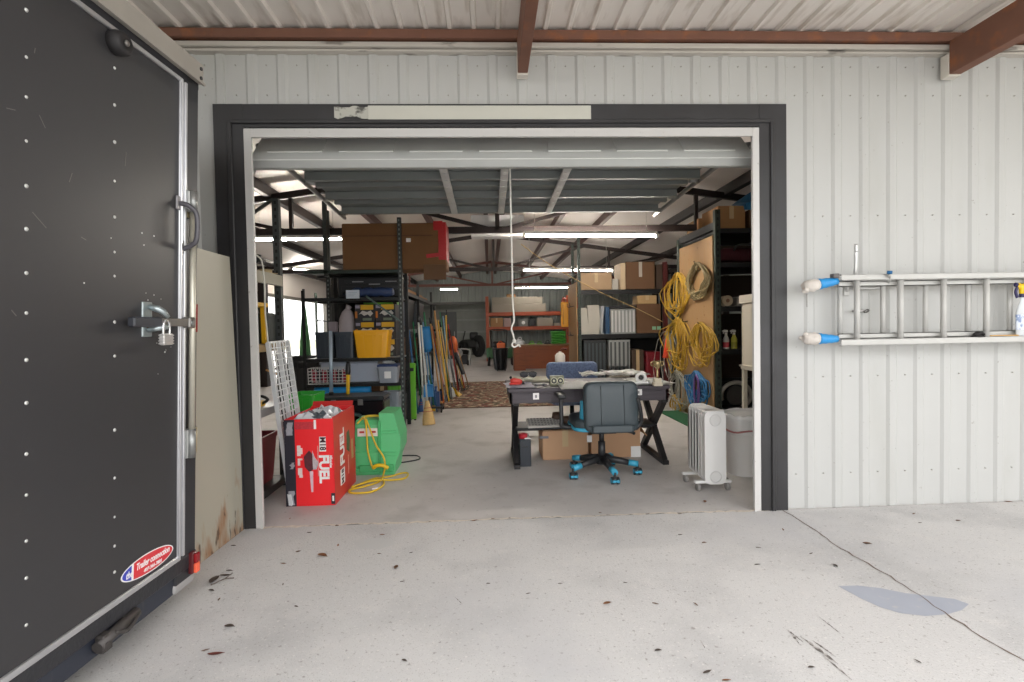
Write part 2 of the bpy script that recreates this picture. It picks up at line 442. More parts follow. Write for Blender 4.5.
# lawn and drive outside
mb = MB(); mb.box(-70, 70, -70, 90, -.3, -.13)
obj('lawn', mb, mat('lawn_grass', '#a8a68c', .9, var=.2, scale=3), loc=(0, 0, -.13), kind='structure')
mb = MB(); mb.box(-60, LX-.0, 5, 40, -.12, -.01)
obj('ground_drive', mb, mat('drive_concrete', '#cfccc4', .85, var=.06), loc=(-10, 8, 0), kind='structure')
# ---- red-oxide steel: trusses, purlins
ox = mat('red_oxide_steel', '#4c302a', .55, .1, var=.18, scale=3)
dk = mat('dark_oxide_steel', '#241a18', .55, .1, var=.15, scale=3)
def truss(Y, zb, m):
    T = thing('roof_truss', None, None, (RX, Y, zb), kind='structure')
    mb = MB()
    for s in (-1, 1):
        xe = LX+.05 if s < 0 else RWX-.05
        mb.bar((RX, Y, RZ-.11), (xe, Y, roofz(xe)-.11), .06, .09)
    obj('top_chord', mb, m, T)
    mb = MB(); mb.bar((LX+.05, Y, zb), (RWX-.05, Y, zb), .06, .09); obj('bottom_chord', mb, m, T)
    mb = MB()
    mb.bar((RX, Y, zb), (RX, Y, RZ-.1), .06, .06)
    for s in (-1, 1):
        for (xa, za, xb) in ((.05, zb, 2.3), (2.9, None, 2.3), (2.9, zb, 2.9), (2.9, zb, 4.3)):
            p = Vector((RX+s*xa, Y, za if za else roofz(RX+xa)-.12)); x2 = RX+s*xb
            mb.bar(p, (x2, Y, roofz(x2)-.12), .05, .05)
    obj('web', mb, m, T); return T
truss(7.5, 2.745, dk); truss(13., 2.80, dk); truss(18.5, 2.86, mat('faded_oxide', '#6e4238', .55, .1))
for dx in (-.17, .17, -1.32, 1.32, -2.3, 2.15, -3.2, 3.35, -4.3, 4.4, -5.4, 5.5):
    x = RX+dx; z = roofz(x)-.035
    mb = MB(); mb.box(x-.045, x+.045, D+.04, BY, z-.07, z+.07)
    obj('roof_purlin', mb, ox if abs(dx) < 3 else dk, loc=(x, D, z), kind='structure')
# side columns of the frames
for Y in (7.5, 13., 18.5):
    for x in (LX+.1, RWX-.1):
        mb = MB(); mb.box(x-.08, x+.08, Y-.1, Y+.1, 0, roofz(x)-.05)
        obj('steel_column', mb, dk, kind='structure')
p = Wy(665, 300, 9.4)
mb = MB(); mb.box(p.x-.035, p.x+.035, 9.36, 9.43, 0, Wy(665, 262, 9.4).z)
obj('steel_column', mb, mat('column_red', '#5a2624', .5, var=.1), kind='structure')
# grey box panel over the truss
a0, a1, b0, b1 = RECT(471, 215, 524, 236.5, 7.62)
mb = MB(); mb.box(a0, a1, 7.60, 7.85, b0, b1, .006)
obj('ceiling_panel', mb, mat('pale_grey_panel', '#e0e0de', .5), label='pale grey sheet metal box mounted behind the V of the nearest dark truss', cat='panel')
# ================================================================== LIGHT
w = bpy.data.worlds.new('sky'); SC.world = w; w.use_nodes = True
N, Lk = w.node_tree.nodes, w.node_tree.links
bg = N['Background']; tc = N.new('ShaderNodeTexCoord'); sp = N.new('ShaderNodeSeparateXYZ'); cr = N.new('ShaderNodeValToRGB')
Lk.new(tc.outputs['Generated'], sp.inputs[0]); Lk.new(sp.outputs['Z'], cr.inputs[0]); Lk.new(cr.outputs[0], bg.inputs['Color'])
cr.color_ramp.elements[0].position = .0; cr.color_ramp.elements[0].color = (.97, .975, .97, 1)
cr.color_ramp.elements[1].position = .5; cr.color_ramp.elements[1].color = (.985, .985, 1, 1)
bg.inputs['Strength'].default_value = 2.6
SC.view_settings.view_transform = 'Standard'; SC.view_settings.look = 'None'
SC.view_settings.exposure = 0.35; SC.view_settings.gamma = 1; SC.view_settings.use_curve_mapping = False
def glow(k): return mat('tube_glow_%d' % k, '#fff6ea', .5, emis=float(k))
hous = mat('fixture_white', '#d8d6d0', .4)
def tubelight(label, a, b, k, group='fluorescent tubes under the roof'):
    a, b = Vector(a), Vector(b); c = (a+b)/2
    T = thing('tube_light', label, 'light', c, group=group)
    mb = MB(); mb.bar(a+Vector((0, 0, .045)), b+Vector((0, 0, .04)), .04, .04); obj('housing', mb, hous, T)
    mb = MB(); mb.cyl(a, b, .014, n=8); obj('tube', mb, glow(k), T)
    d = (b-a).normalized()
    for p in (a, b):
        mb = MB(); mb.bar(p-d*.02, p+d*.02, .05, .06); obj('lampholder', mb, hous, T)
    for p in (a+d*.15, b-d*.15):
        mb = MB(); mb.cyl(p+Vector((0, 0, .07)), (p.x, p.y, min(roofz(p.x), p.z+.9)), .004, n=5); obj('hanger', mb, hous, T)
def tl(label, x0, y0, x1, y1, Y, k): tubelight(label, Wy(x0, y0, Y), Wy(x1, y1, Y), k)
tl('long bright tube light under the nearest truss, right of the pull cord', 524, 236, 657, 236, 7.2, 230)
tl('long bright tube light on the left, seen behind the black rack posts', 250, 240, 343, 239, 8.2, 250)
tl('tube light under the middle truss, above the propped plywood board', 523, 270.5, 613, 270.5, 11.8, 140)
tl('thin tube light in front of the back wall above the orange rack', 515, 288, 568, 287.5, 20.2, 70)
tl('short tube light near the ribbed back wall, left of the orange rack', 440, 289.5, 458, 289.2, 20.2, 70)
tl('faint tube light at the left, over the bright bay', 293, 269, 326, 272, 14., 200)
for x, y, yy in ((-3.6, 5.3, 0), (3.4, 12.8, 0), (-1.8, 16.5, 0), (4.4, 5.6, 0), (3.2, 17, 0), (-3.8, 11.4, 0)):
    pass
# ================================================================== RAISED GARAGE DOOR
steel_u = mat('door_inner_steel', '#8a8e8c', .45, .35, var=.1, scale=3)
door_w = mat('door_outer_white', '#dfe0dc', .4, var=.04)
galv = mat('galvanised_steel', '#9c9d9b', .38, .75, var=.15, scale=9)
T = thing('door_1', None, None, (0, D+.3, 2.5), kind='structure')
dx0, dx1 = -1.66, 1.98
P0, P1 = Vector((0, 3.80, 2.53)), Vector((0, 4.07, 2.81))       # lowest section still on the curve of the track
dd = (P1-P0).normalized(); nn = Vector((0, -dd.z, dd.y))
mb = MB(); mb.slab([P0+Vector((dx0, 0, 0)), P0+Vector((dx1, 0, 0)), P1+Vector((dx1, 0, 0)), P1+Vector((dx0, 0, 0))], nn*.045)
k = 7
for i in range(k):                                               # embossed panels of the outer face
    xa = dx0+.10+i*(dx1-dx0-.1)/k; xb = xa+(dx1-dx0-.1)/k-.12
    q = [P0+dd*.10+Vector((xa, 0, 0)), P0+dd*.10+Vector((xb, 0, 0)), P1-dd*.10+Vector((xb, 0, 0)), P1-dd*.10+Vector((xa, 0, 0))]
    mb.slab([v+nn*.045 for v in q], nn*.008)
obj('bottom_section', mb, door_w, T)
mb = MB(); mb.bar(P0+Vector((dx0, -.005, .0)), P0+Vector((dx1, -.005, .0)), .05, .06, bev=.006); obj('bottom_bracket', mb, mat('door_bottom_seal', '#a8a9a6', .45, .2), T)
ys0, zs0, ys1, zs1 = 4.14, 2.79, 6.0, 2.73
def dz(y): return zs0+(zs1-zs0)*(y-ys0)/(ys1-ys0)
nsec = 3
for i in range(nsec):
    ya = ys0+(ys1-ys0)*i/nsec+.004; yb = ys0+(ys1-ys0)*(i+1)/nsec-.004
    mb = MB(); mb.slab([(dx0+.04, ya, dz(ya)), (dx1-.0, ya, dz(ya)), (dx1-.0, yb, dz(yb)), (dx0+.04, yb, dz(yb))], (0, 0, .04)); obj('panel_section', mb, steel_u, T)
for i in range(7):
    y = ys0+.05+(ys1-ys0-.07)*i/6
    mb = MB(); mb.box(dx0+.04, dx1, y-.028, y+.028, dz(y)-.075 if i % 2 == 0 else dz(y)-.045, dz(y), .004); obj('strut', mb, steel_u, T)
for px in (448, 503.5, 560):
    x = Wy(px, 195, 5.0).x
    mb = MB()
    mb.slab([(x-.035, ys0, dz(ys0)-.075), (x+.035, ys0, dz(ys0)-.075), (x+.035, ys1, dz(ys1)-.079), (x-.035, ys1, dz(ys1)-.079)], (0, 0, .02))
    for j in range(9): yy = ys0+.1+j*.19; mb.box(x-.02, x+.02, yy-.03, yy+.03, dz(yy)-.081, dz(yy)-.075)
    obj('stile', mb, mat('stile_zinc', '#d2d3d1', .45, .1), T)
for s, xx in ((-1, dx0-.01), (1, dx1+.05)):
    pts = [(xx, D+.13, .3), (xx, D+.13, 2.25), (xx, D+.20, 2.5), (xx, D+.36, 2.66), (xx, 4.15, 2.735), (xx, 6.25, 2.67)]
    mb = MB(); mb.tube(bez(pts, 5), .022, 6); obj('track', mb, galv, T)
    for j in range(4):
        y = 4.35+j*.55
        mb = MB(); mb.cyl((xx-.0, y, dz(y)-.055), (xx-s*.10, y, dz(y)-.055), .024, n=8); obj('roller', mb, galv, T)
    mb = MB(); mb.bar((xx, 6.2, 2.66), (xx, 6.2, roofz(xx)-.1), .035, .035); obj('track_hanger', mb, galv, T)
mb = MB(); mb.box(-1.72, 2.02, 3.83, 3.87, 2.745, 3.22, .004); obj('dark_gap_fill', mb, mat('gap_black', '#1b1a1a', .6), T)  # added black strip: darkens the gap above the raised door, hides the lit roof
# pull cord
cordw = mat('white_rope', '#e4e0d8', .8, var=.1, scale=60)
x0 = Wy(510, 167, 4.35)
pts = [Wy(504.5, 170, 4.35), Wy(506, 166.5, 4.33), Wy(509, 165.5, 4.3), Wy(510, 172, 4.3), Wy(511, 220, 4.3), Wy(512, 262, 4.3), Wy(512.7, 302, 4.3), Wy(513.6, 313, 4.3), Wy(514, 321, 4.3), Wy(512, 326, 4.3), Wy(511.6, 330, 4.3), Wy(513.5, 336, 4.3), Wy(514.2, 341, 4.3)]
pts[0].z = dz(4.35)-.055
T = thing('pull_cord', 'thin white rope hanging from the raised garage door to a knotted end', 'rope', pts[-1])
mb = MB(); mb.tube(bez(pts, 5), .0075, 6); obj('rope', mb, cordw, T)
mb = MB(); e = pts[-1]; mb.sph(e, .016, (1, 1, 1.2), 8)
mb.tube(bez([e, e+Vector((-.02, 0, -.03)), e+Vector((.0, 0, -.05)), e+Vector((.035, 0, -.035)), e+Vector((.05, 0, -.05))], 4), .008, 6)
obj('knot', mb, cordw, T)
# bare string running from the roof to the right rack
pts = [Wy(521, 244, 9.25), Wy(552, 266, 9.25), Wy(600, 292, 9.25), Wy(640, 310, 9.25), Wy(663, 322, 9.25)]
mb = MB(); mb.tube(bez(pts, 6), .008, 5); obj('twine_cord', mb, mat('tan_twine', '#b59a68', .8), label='taut tan string slanting across the roof space down to the red column', cat='string')

# ================================================================== TRAILER
ang = -math.atan(.04); lean = math.radians(2.4)
TP = Wz(175, 595, .1)
tr = thing('cargo_trailer', 'dark grey enclosed cargo trailer parked at the left with closed barn door', 'trailer', TP, rot=(0, lean, ang))
TM = Matrix.Translation(TP) @ Euler((0, lean, ang)).to_matrix().to_4x4()
TI = TM.inverted()
def tp(x, y, off=0.):
    """point on the trailer's door plane (local u, v); off = distance out from it"""
    o = TI @ _C; d = TI.to_3x3() @ ray(x, y); t = (off-o.x)/d.x; q = o+d*t; return q
tgrey = mat('trailer_grey', '#353436', .42, var=.05, scale=1.5, bump=.12, bscale=3, spec=.5)
layer(tgrey, '#3b3735', 1.2, .5, .8, .6)
tblk = mat('trailer_black', '#2c2c30', .45, var=.1)
alu = mat('bright_aluminium', '#d3d3d6', .28, .8, var=.06, scale=20)
aluw = mat('white_aluminium', '#d8d7d6', .4, .2, var=.05)
q_b0, q_b1, q_t0, q_t1 = tp(0, 679.6), tp(183, 554.7), tp(72, 0), tp(188, 86)
zb, zt_ = (q_b0.z+q_b1.z)/2, (q_t0.z+q_t1.z)/2
uv = (tp(183, 554).y+tp(187, 120).y)/2-.042                      # inner trim of the door edge
uc = tp(195, 500).y                                        # trailer corner
ztop = tp(198, 74).z
print('trailer', zb, zt_, uv, uc, ztop, [round(tp(*p).y, 3) for p in ((183, 554), (187, 90), (194, 575), (197, 90), (187, 455), (189, 190))])
UW = 2.25                                                    # width of the trailer
u0 = uc-UW
LEN = 4.6
# body shell (walls behind the door plane)
mb = MB(); mb.box(-LEN, -.012, u0, uc, zb-.02, ztop-.02, .01)
obj('body', mb, tgrey, tr, local=True)
mb = MB(); mb.box(-LEN-.02, .0, u0-.02, uc+.02, ztop-.02, ztop+.05, .03, seg=3)
obj('roof', mb, aluw, tr, local=True)
# corner posts, header and sill of the rear frame
for ua, ub in ((uv+.024, uc), (u0, u0+.14)):
    mb = MB(); mb.box(-.04, .006, ua, ub, .10, ztop-.02, .008); obj('corner_post', mb, tblk, tr, local=True)
mb = MB(); mb.box(-.04, .006, u0, uc, zt_+.012, ztop-.01, .004); obj('header', mb, tblk, tr, local=True)
mb = MB(); mb.box(-.02, .026, u0-.03, uc+.008, ztop-.052, ztop+.045, .008, seg=2); mb.box(.02, .034, u0-.03, uc+.008, ztop-.056, ztop-.044); obj('roof_edge_rail', mb, mat('rail_beige', '#b0aaa1', .45, .3), tr, local=True)
for zo_ in (.015, -.03):
    mb = MB(); mb.cyl((.026, uc-.02, ztop+zo_), (.031, uc-.02, ztop+zo_), .009, n=8); obj('rail_screw', mb, tblk, tr, local=True)
# doors
def tdoor(ua, ub, name='door'):
    mb = MB(); mb.box(-.012, .004, ua, ub, zb, zt_, .003)
    return obj(name, mb, tgrey, tr, local=True)
um = uc-UW/2-.35
d1 = tdoor(um+.01, uv, 'door'); d2 = tdoor(u0+.15, um-.01, 'door')
def trim(ua, ub, za, zb_, n='door_trim'):
    mb = MB(); mb.box(.002, .014, ua, ub, za, zb_, .003); return obj(n, mb, alu, d1, local=True)
w1 = .017
mb = MB(); mb.box(.002, .012, uv-.022, uv+.026, zb, zt_, .003); mb.box(.012, .020, uv-.022, uv-.010, zb, zt_, .002); mb.box(.012, .018, uv+.008, uv+.024, zb, zt_, .002)
obj('door_edge_trim', mb, alu, d1, local=True)
trim(um+.01, uv, zb-.014, zb+.012); trim(um+.01, uv, zt_-.010, zt_+.010)
# screw heads down the studs
zsc = mat('zinc_screw', '#d9d9d6', .35, .6)
mb = MB(); mb.sph((0, 0, 0), .0065, (.6, 1, 1), 8); scr = obj('screw', mb, zsc, d1, local=True); first = [True]
def screw(q, k):
    o = scr if first[0] else scr.copy()
    if not first[0]: COL.objects.link(o)
    first[0] = False; o.location = (.004, q.y, q.z); o.scale = (k, k, k)
for cx, ysc in ((25, (10, 57, 97, 141, 186, 229, 273, 313, 360, 403, 454, 495, 541, 578, 625)), (113.5, (68, 105, 142, 181, 217, 252, 276, 322, 356, 430, 478, 517, 546, 572))):
    for yy in ysc:
        screw(tp(cx, yy), random.uniform(.8, 1.15))
for cx, yy in ((141, 233), (153, 236), (143, 245), (153, 295), (160, 299), (147, 300), (156, 343), (165, 350), (170, 347), (157, 374), (83, 283), (110, 238), (164, 352), (145, 293)):
    screw(tp(cx, yy), random.uniform(.3, .6))
                                                   # scratches in the paint
for (xa, ya, xb, yb) in ((38, 115, 44, 128), (31, 212, 45, 228), (71, 173, 68, 182), (34, 48, 33, 53), (5, 108, 14, 110), (80, 237, 85, 240), (10, 310, 15, 316), (125, 152, 124, 166)):
    a, b = tp(xa, ya), tp(xb, yb); a.x = b.x = .0045; mb = MB(); mb.bar(a, b, .0028, .001, up=(1, 0, 0)); obj('scratch', mb, mat('paint_scratch', '#625f5c', .6), d1, local=True)
# round rubber bumper at the top
q = tp(113, 43); mb = MB(); mb.lathe([(0, 0), (.045, 0), (.047, .025), (.042, .045), (.032, .055), (.012, .05), (0, .05)], n=20, M4=Matrix.Translation((0, q.y, q.z)) @ Euler((0, PI/2, 0)).to_matrix().to_4x4())
b_ = obj('door_bumper', mb, mat('black_rubber', '#232122', .6), d1, local=True)
mb = MB(); mb.sph((.054, q.y, q.z), .012, (.7, 1, 1), 8); obj('bumper_screw', mb, mat('dark_screw', '#77736f', .4, .5), d1, local=True)
# cam bar with guides and hinges
qa, qb = tp(190, 190, .035), tp(188, 455, .035); uq = (qa.y+qb.y)/2+.032
mb = MB(); mb.cyl((.032, uq, qb.z), (.032, uq, qa.z), .015, n=14); cb = obj('cam_bar', mb, mat('cam_bar_zinc', '#c5c1b2', .35, .6, var=.08), tr, local=True)
for zz, hh in ((qa.z-.05, .10), (qb.z+.05, .14)):
    mb = MB(); mb.cyl((.032, uq, zz-hh/2), (.032, uq, zz+hh/2), .019, n=14); mb.box(.0, .03, uq-.028, uq+.022, zz-hh/2, zz+hh/2, .004); obj('bar_guide', mb, galv, cb, local=True)
for yy in ((195, 218), (428, 453)):
    a, b = tp(194.5, yy[0], .03), tp(193, yy[1], .03); uu = min(a.y, uc-.005)
    mb = MB(); mb.box(.0, .012, uu-.03, uu+.02, b.z, a.z, .003); mb.cyl((.022, uu+.012, b.z), (.022, uu+.012, a.z), .013, n=10)
    mb.mi = 0; obj('hinge', mb, mat('hinge_zinc', '#cdbf9c', .4, .5, var=.15), tr, local=True)
# grab handle
a, b = tp(177, 203), tp(181, 247)
mb = MB(); mb.tube(bez([(.01, a.y, a.z), (.05, a.y+.01, a.z-.01), (.075, a.y+.03, a.z-.05), (.075, a.y+.03, b.z+.04), (.05, b.y, b.z+.01), (.01, b.y, b.z-.01)], 6), .0115, 8)
gh = obj('grab_handle', mb, mat('handle_grey', '#57555a', .4, .3), d1, local=True)
for q in (a, b):
    mb = MB(); mb.box(.004, .016, q.y-.022, q.y+.022, q.z-.032, q.z+.032, .008, seg=2); obj('handle_plate', mb, mat('handle_plate_grey', '#8a8789', .4, .4), d1, local=True)
# latch arm, hasp
a, b, c_ = tp(129, 320, .04), tp(150, 321, .04), tp(189, 324, .04)
zz = (a.z+c_.z)/2
mb = MB(); mb.box(.03, .062, a.y, b.y+.05, zz-.021, zz+.021, .006); lt = obj('latch_grip', mb, mat('latch_grip_vinyl', '#33353b', .4), d1, local=True)
mb = MB(); mb.box(.038, .05, b.y, c_.y, zz-.018, zz+.018, .003); mb.box(.02, .056, c_.y-.02, c_.y+.03, zz-.026, zz+.026, .006); obj('latch_arm', mb, mat('latch_steel', '#8d8a86', .35, .7, var=.15), d1, local=True)
mb = MB(); mb.cyl((.05, c_.y, zz), (.062, c_.y, zz), .012, n=8); obj('latch_bolt', mb, galv, d1, local=True)
h0, h1 = tp(152, 302, .03), tp(152, 337, .03)
mb = MB(); mb.box(.003, .012, h0.y-.03, h0.y+.03, h1.z, h0.z, .012, seg=2)
mb.tube([(.012, h0.y+.008, h0.z-.02), (.05, h0.y+.01, h0.z-.03), (.058, h0.y+.03, zz+.045), (.066, h0.y+.05, zz+.022)], [.012, .016, .014, .01], 8)
mb.tube([(.012, h0.y, h1.z+.03), (.05, h0.y+.01, h1.z+.04), (.066, h0.y+.05, zz-.02)], [.012, .014, .01], 8)
obj('hasp', mb, mat('zinc_plate', '#aab4b6', .3, .7, var=.15), d1, local=True)
# oval sticker
s0, s1 = tp(119.5, 578), tp(172, 549)
cen = Vector((.005, (s0.y+s1.y)/2, (s0.z+s1.z)/2)); a_ = (s1-s0).length/2*1.0; tilt = math.atan2(s1.z-s0.z, s1.y-s0.y)*.6
b_ax = abs(tp(140, 556).z-tp(146, 573).z)/2
b_ax = .046
S4 = Matrix.Translation(cen) @ frame4((0, 0, 0), (0, math.cos(tilt), math.sin(tilt)), (0, -math.sin(tilt), math.cos(tilt)))
def ellipse(n, a, b, cut=None):
    return [(a*math.cos(2*PI*i/n), b*math.sin(2*PI*i/n)) for i in range(n)]
def flat(poly, h0, h1, M4):
    mb = MB(); mb.prism(poly, h0, h1, lambda u, v, t: M4 @ Vector((u, v, t))); return mb
white_s = mat('sticker_white', '#f1eeee', .4, var=.02); red_s = mat('sticker_red', '#d4333b', .4, var=.06); blue_s = mat('sticker_blue', '#3a44b4', .4, var=.06)
st = obj('sticker', flat(ellipse(40, a_, b_ax), 0, .0008, S4), white_s, tr, local=True)
E = ellipse(60, a_*.955, b_ax*.90)
red_p = [(max(u, -a_*.62+.12*v), v) for u, v in E if u > -a_*.62]; blue_p = [(u, v) for u, v in E if u <= -a_*.58]
def keep(c, lo, hi): return [(u, v) for u, v in E if lo <= u+.25*abs(v)*c <= hi]
red_p = [(u, v) for u, v in E if u > -a_*.60]
obj('sticker_red_field', flat(red_p, .0008, .0012, S4), red_s, st, local=True)
obj('sticker_blue_field', flat(blue_p, .0008, .0012, S4), blue_s, st, local=True)
lettering('lettering', 'the', .040, S4 @ Matrix.Translation((-a_*.72, -.004, .0016)), white_s, st, .2, .0008, sx=.75)
lettering('lettering', 'Trailer connection', .040, S4 @ Matrix.Translation((a_*.17, .009, .0016)), white_s, st, .2, .0008, sx=.72)
lettering('lettering', '407-366-7801', .022, S4 @ Matrix.Translation((a_*.16, -.024, .0016)), white_s, st, .15, .0005, sx=.95)
# sill, bumper skirt and drop bracket below the door
mb = MB(); mb.box(-.03, .010, u0, uc, zb-.085, zb-.012, .006); obj('sill', mb, mat('sill_black', '#2a2a2e', .5, var=.2, scale=30, bump=.4, bscale=40), tr, local=True)
usk = tp(175, 560).y
mb = MB(); mb.box(-.06, -.006, u0+.05, usk-.0, 0, zb-.08, .004); sk = obj('skirt', mb, layer(mat('skirt_navy', '#2b2f3a', .5, var=.12, scale=4), '#5a5a58', 4, .62, .75, .5, stretch=(1, 4, 1)), tr, local=True)
mb = MB(); mb.box(-.06, .004, usk-.002, uc-.01, .03, zb-.03, .012, seg=2); obj('corner_gusset', mb, tblk, tr, local=True)
mb = MB(); mb.box(-.10, .006, usk-.01, uc-.004, -.005, .05, .02, seg=3); obj('bumper_cap', mb, mat('bumper_cap_grey', '#a5a3a2', .45, .2), tr, local=True)
q = tp(110, 607)
mb = MB(); mb.cyl((.02, q.y-.09, zb-.12), (.02, q.y+.12, zb-.095), .022, n=10); mb.box(-.01, .03, q.y-.07, q.y-.02, zb-.16, zb-.09, .006); mb.box(-.01, .03, q.y+.05, q.y+.09, zb-.14, zb-.08, .006); mb.cyl((.03, q.y-.07, zb-.125), (.045, q.y-.07, zb-.125), .016, n=8)
mb.tube(bez([(.035, q.y-.02, zb-.10), (.05, q.y+.03, zb-.12), (.04, q.y+.10, zb-.10)], 4), .008, 6)
obj('drop_bracket', mb, mat('greasy_steel', '#4b4745', .5, .4, var=.3, scale=20), tr, local=True)
# tail light
a, b = tp(192, 554, .03), tp(190, 577, .03)
ut = uc-.052
mb = MB(); mb.box(.004, .03, ut-.012, ut+.028, b.z, a.z, .006); tlp = obj('tail_light', mb, mat('lamp_base', '#5a1d20', .4), tr, local=True)
mb = MB(); mb.box(.03, .046, ut-.009, ut+.025, b.z+.006, (a.z+b.z)/2, .005, seg=2); obj('amber_lens', mb, mat('lens_orange', '#f2684a', .2, var=.05), tlp, local=True)
mb = MB(); mb.box(.03, .046, ut-.009, ut+.025, (a.z+b.z)/2+.003, a.z-.005, .005, seg=2); obj('red_lens', mb, mat('lens_red', '#8f1d22', .2, var=.05), tlp, local=True)
a, b = tp(194, 304, .0), tp(194, 332, .0)
mb = MB(); mb.box(.004, .01, uc-.02, uc-.003, b.z, a.z, .002); obj('reflector', mb, mat('lens_red', '#8f1d22', .2), tr, local=True)
# axle and wheels farther forward, under the body
ty = mat('tyre_rubber', '#242424', .8, var=.15, scale=20); rimm = mat('wheel_rim', '#b9b9b9', .4, .4)
for s in (u0+.02, uc-.20):
    wx = -2.9; wc = TM @ Vector((wx, s, 0)); zc_ = (.33-wc.z)/math.cos(lean)
    mb = MB(); mb.lathe([(.16, 0), (.30, .0), (.335, .03), (.335, .15), (.30, .18), (.16, .18), (.16, 0)], n=28, M4=Matrix.Translation((wx, s, zc_)) @ Euler((-PI/2, 0, 0)).to_matrix().to_4x4())
    wl = obj('wheel', mb, ty, tr, local=True)
    mb = MB(); mb.lathe([(0, .05), (.06, .04), (.13, .07), (.165, .02)], n=20, M4=Matrix.Translation((wx, s, zc_)) @ Euler((-PI/2, 0, 0)).to_matrix().to_4x4()); obj('rim', mb, rimm, wl, local=True)
mb = MB(); mb.box(-LEN, -.08, u0+.3, uc-.3, zb-.18, zb-.03); obj('chassis', mb, tblk, tr, local=True)
# padlock hanging from the hasp
pk = TM @ Vector((.072, tp(165, 330, .06).y, zz))
pz = tp(165, 333, .06).z; py = tp(165, 333, .06).y
T = thing('padlock', 'silver laminated padlock hanging from the trailer door latch', 'padlock', TM @ Vector((.066, py, pz-.045)), rot=(0, lean, ang))
mb = MB(); mb.box(-.012, .012, -.032, .032, -.008, .043, .006, seg=2)
for i in range(4): mb.box(-.0132, .0132, -.0332, .0332, -.004+i*.012, .002+i*.012, .001)
obj('lock_body', mb, mat('lock_steel', '#d2cfcc', .3, .6, var=.06), T, local=True)
mb = MB(); mb.tube(bez([(0, -.02, .035), (0, -.021, .07), (0, -.014, .092), (0, 0, .10), (0, .014, .092), (0, .021, .07), (0, .02, .035)], 5), .0055, 8); obj('shackle', mb, mat('shackle_chrome', '#e2e2e2', .2, .8), T, local=True)
# ================================================================== RUSTY SHEET
rs = mat('beige_painted_steel', '#a9a495', .5, var=.05, scale=2)
layer(rs, '#94653a', 11, .58, .78, .8, stretch=(1, 1, .35), mask=('Z', 0, .6, -.2))
layer(rs, '#3f2a1c', 24, .70, .76, .8, stretch=(1, 1, .3), mask=('Z', 0, .6, -.15))
A, B_ = Wz(245, 527.5), Wz(189, 571)
tb, ta = Wx(229.5, 257, -1.725), Vector((-1.735, 2.84, 1.86))
A = Vector((-1.722, A.y-.075, .0)); B_ = Vector((-1.722, 2.92, .0))
A = Wx(245, 527, -1.70); A.z = 0
tb = Wx(229.5, 257, -1.70)
B_ = Vector((-1.72, A.y-.78, 0)); ta = Vector((-1.73, tb.y-.78, tb.z+.01))
print('sheet', A, tb)
T = thing('steel_sheet', 'beige steel sheet with rusty lower edge leaning between the trailer and the doorway', 'panel', (-1.71, (A.y+B_.y)/2, 0))
mb = MB(); mb.slab([B_, A, tb, ta], (-.03, 0, 0)); obj('face', mb, rs, T)
mb = MB(); mb.bar(A+Vector((-.02, -.012, .0)), tb+Vector((-.02, -.012, 0)), .012, .026); obj('folded_edge', mb, layer(mat('sheet_edge', '#8d8879', .5), '#6b3f22', 10, .5, .6, .8), T)
# ================================================================== LADDER AND THINGS ON THE FRONT WALL
lad = mat('ladder_aluminium', '#bdbcb8', .5, .15, var=.08, scale=12)
YL = D-.14
T = thing('extension_ladder', 'long aluminium extension ladder hung sideways on the white wall', 'ladder', Wy(820, 345, YL))
XE = 5.6
def LY(px, py, dy=0): return Wy(px, py, YL+dy)
ztop_, zbot_ = (LY(838, 277).z+LY(1020, 277).z)/2, (LY(838, 341.5).z+LY(1020, 341.5).z)/2
xs_ = LY(838, 280).x
for zc, hgt in ((LY(900, 277).z, .04), (LY(900, 341.5).z, .04)):
    mb = MB()
    za = zc-.5*hgt
    mb.box(xs_, XE, YL-.035, YL-.030, za, za+hgt); mb.box(xs_, XE, YL-.035, YL+.005, za, za+.005); mb.box(xs_, XE, YL-.035, YL+.005, za+hgt-.005, za+hgt)
    obj('rail', mb, lad, T)
for zc in (LY(900, 283.5, .06).z, LY(900, 335, .06).z):
    mb = MB(); mb.box(xs_+.02, XE, YL+.02, YL+.025, zc-.018, zc+.018); mb.box(xs_+.02, XE, YL+.02, YL+.06, zc-.018, zc-.013); mb.box(xs_+.02, XE, YL+.02, YL+.06, zc+.013, zc+.018)
    obj('fly_rail', mb, lad, T)
zt1, zb1 = LY(900, 277).z, LY(900, 341.5).z
st_ = (LY(985, 310).x-LY(856, 310).x)/3
for i in range(9):
    x = LY(856, 310).x+i*st_
    if x < XE: mb = MB(); mb.cyl((x, YL-.01, zb1), (x, YL-.01, zt1), .0185, n=10); obj('rung', mb, lad, T)
    x = LY(838.5, 310, .06).x+i*st_
    if x < XE: mb = MB(); mb.cyl((x, YL+.045, zb1+.035), (x, YL+.045, zt1-.04), .0165, n=10); obj('rung', mb, lad, T)
rag = mat('white_rag', '#cfc8c0', .9, var=.2, scale=20, bump=.8, bscale=30); bt = mat('blue_tape', '#2a8fd0', .4, var=.12, scale=30)
for k, (xa, ya, xb, yb) in enumerate(((803, 287, 837, 281), (803, 338.5, 837, 339))):
    a, b = LY(xa, ya), LY(xb, yb); d = b-a
    mb = MB(); mb.tube([a+d*t for t in (0, .1, .25, .45, .5)], [.022, .040, .044, .036, .034], 12)
    for i in range(7): t = random.uniform(.02, .35); an = random.uniform(0, 6.3); mb.sph(a+d*t+Vector((0, math.cos(an)*.03, math.sin(an)*.03)), .016, (1.2, 1, 1), 6)
    pad = obj('rail_padding', mb, rag, T)
    mb = MB(); mb.tube([a+d*t for t in (.44, .5, .58, .66, .74, .82, .9, 1.0)], [.038, .039, .034, .035, .030, .031, .026, .024], 12); obj('tape', mb, bt, pad)
e = LY(807, 294)
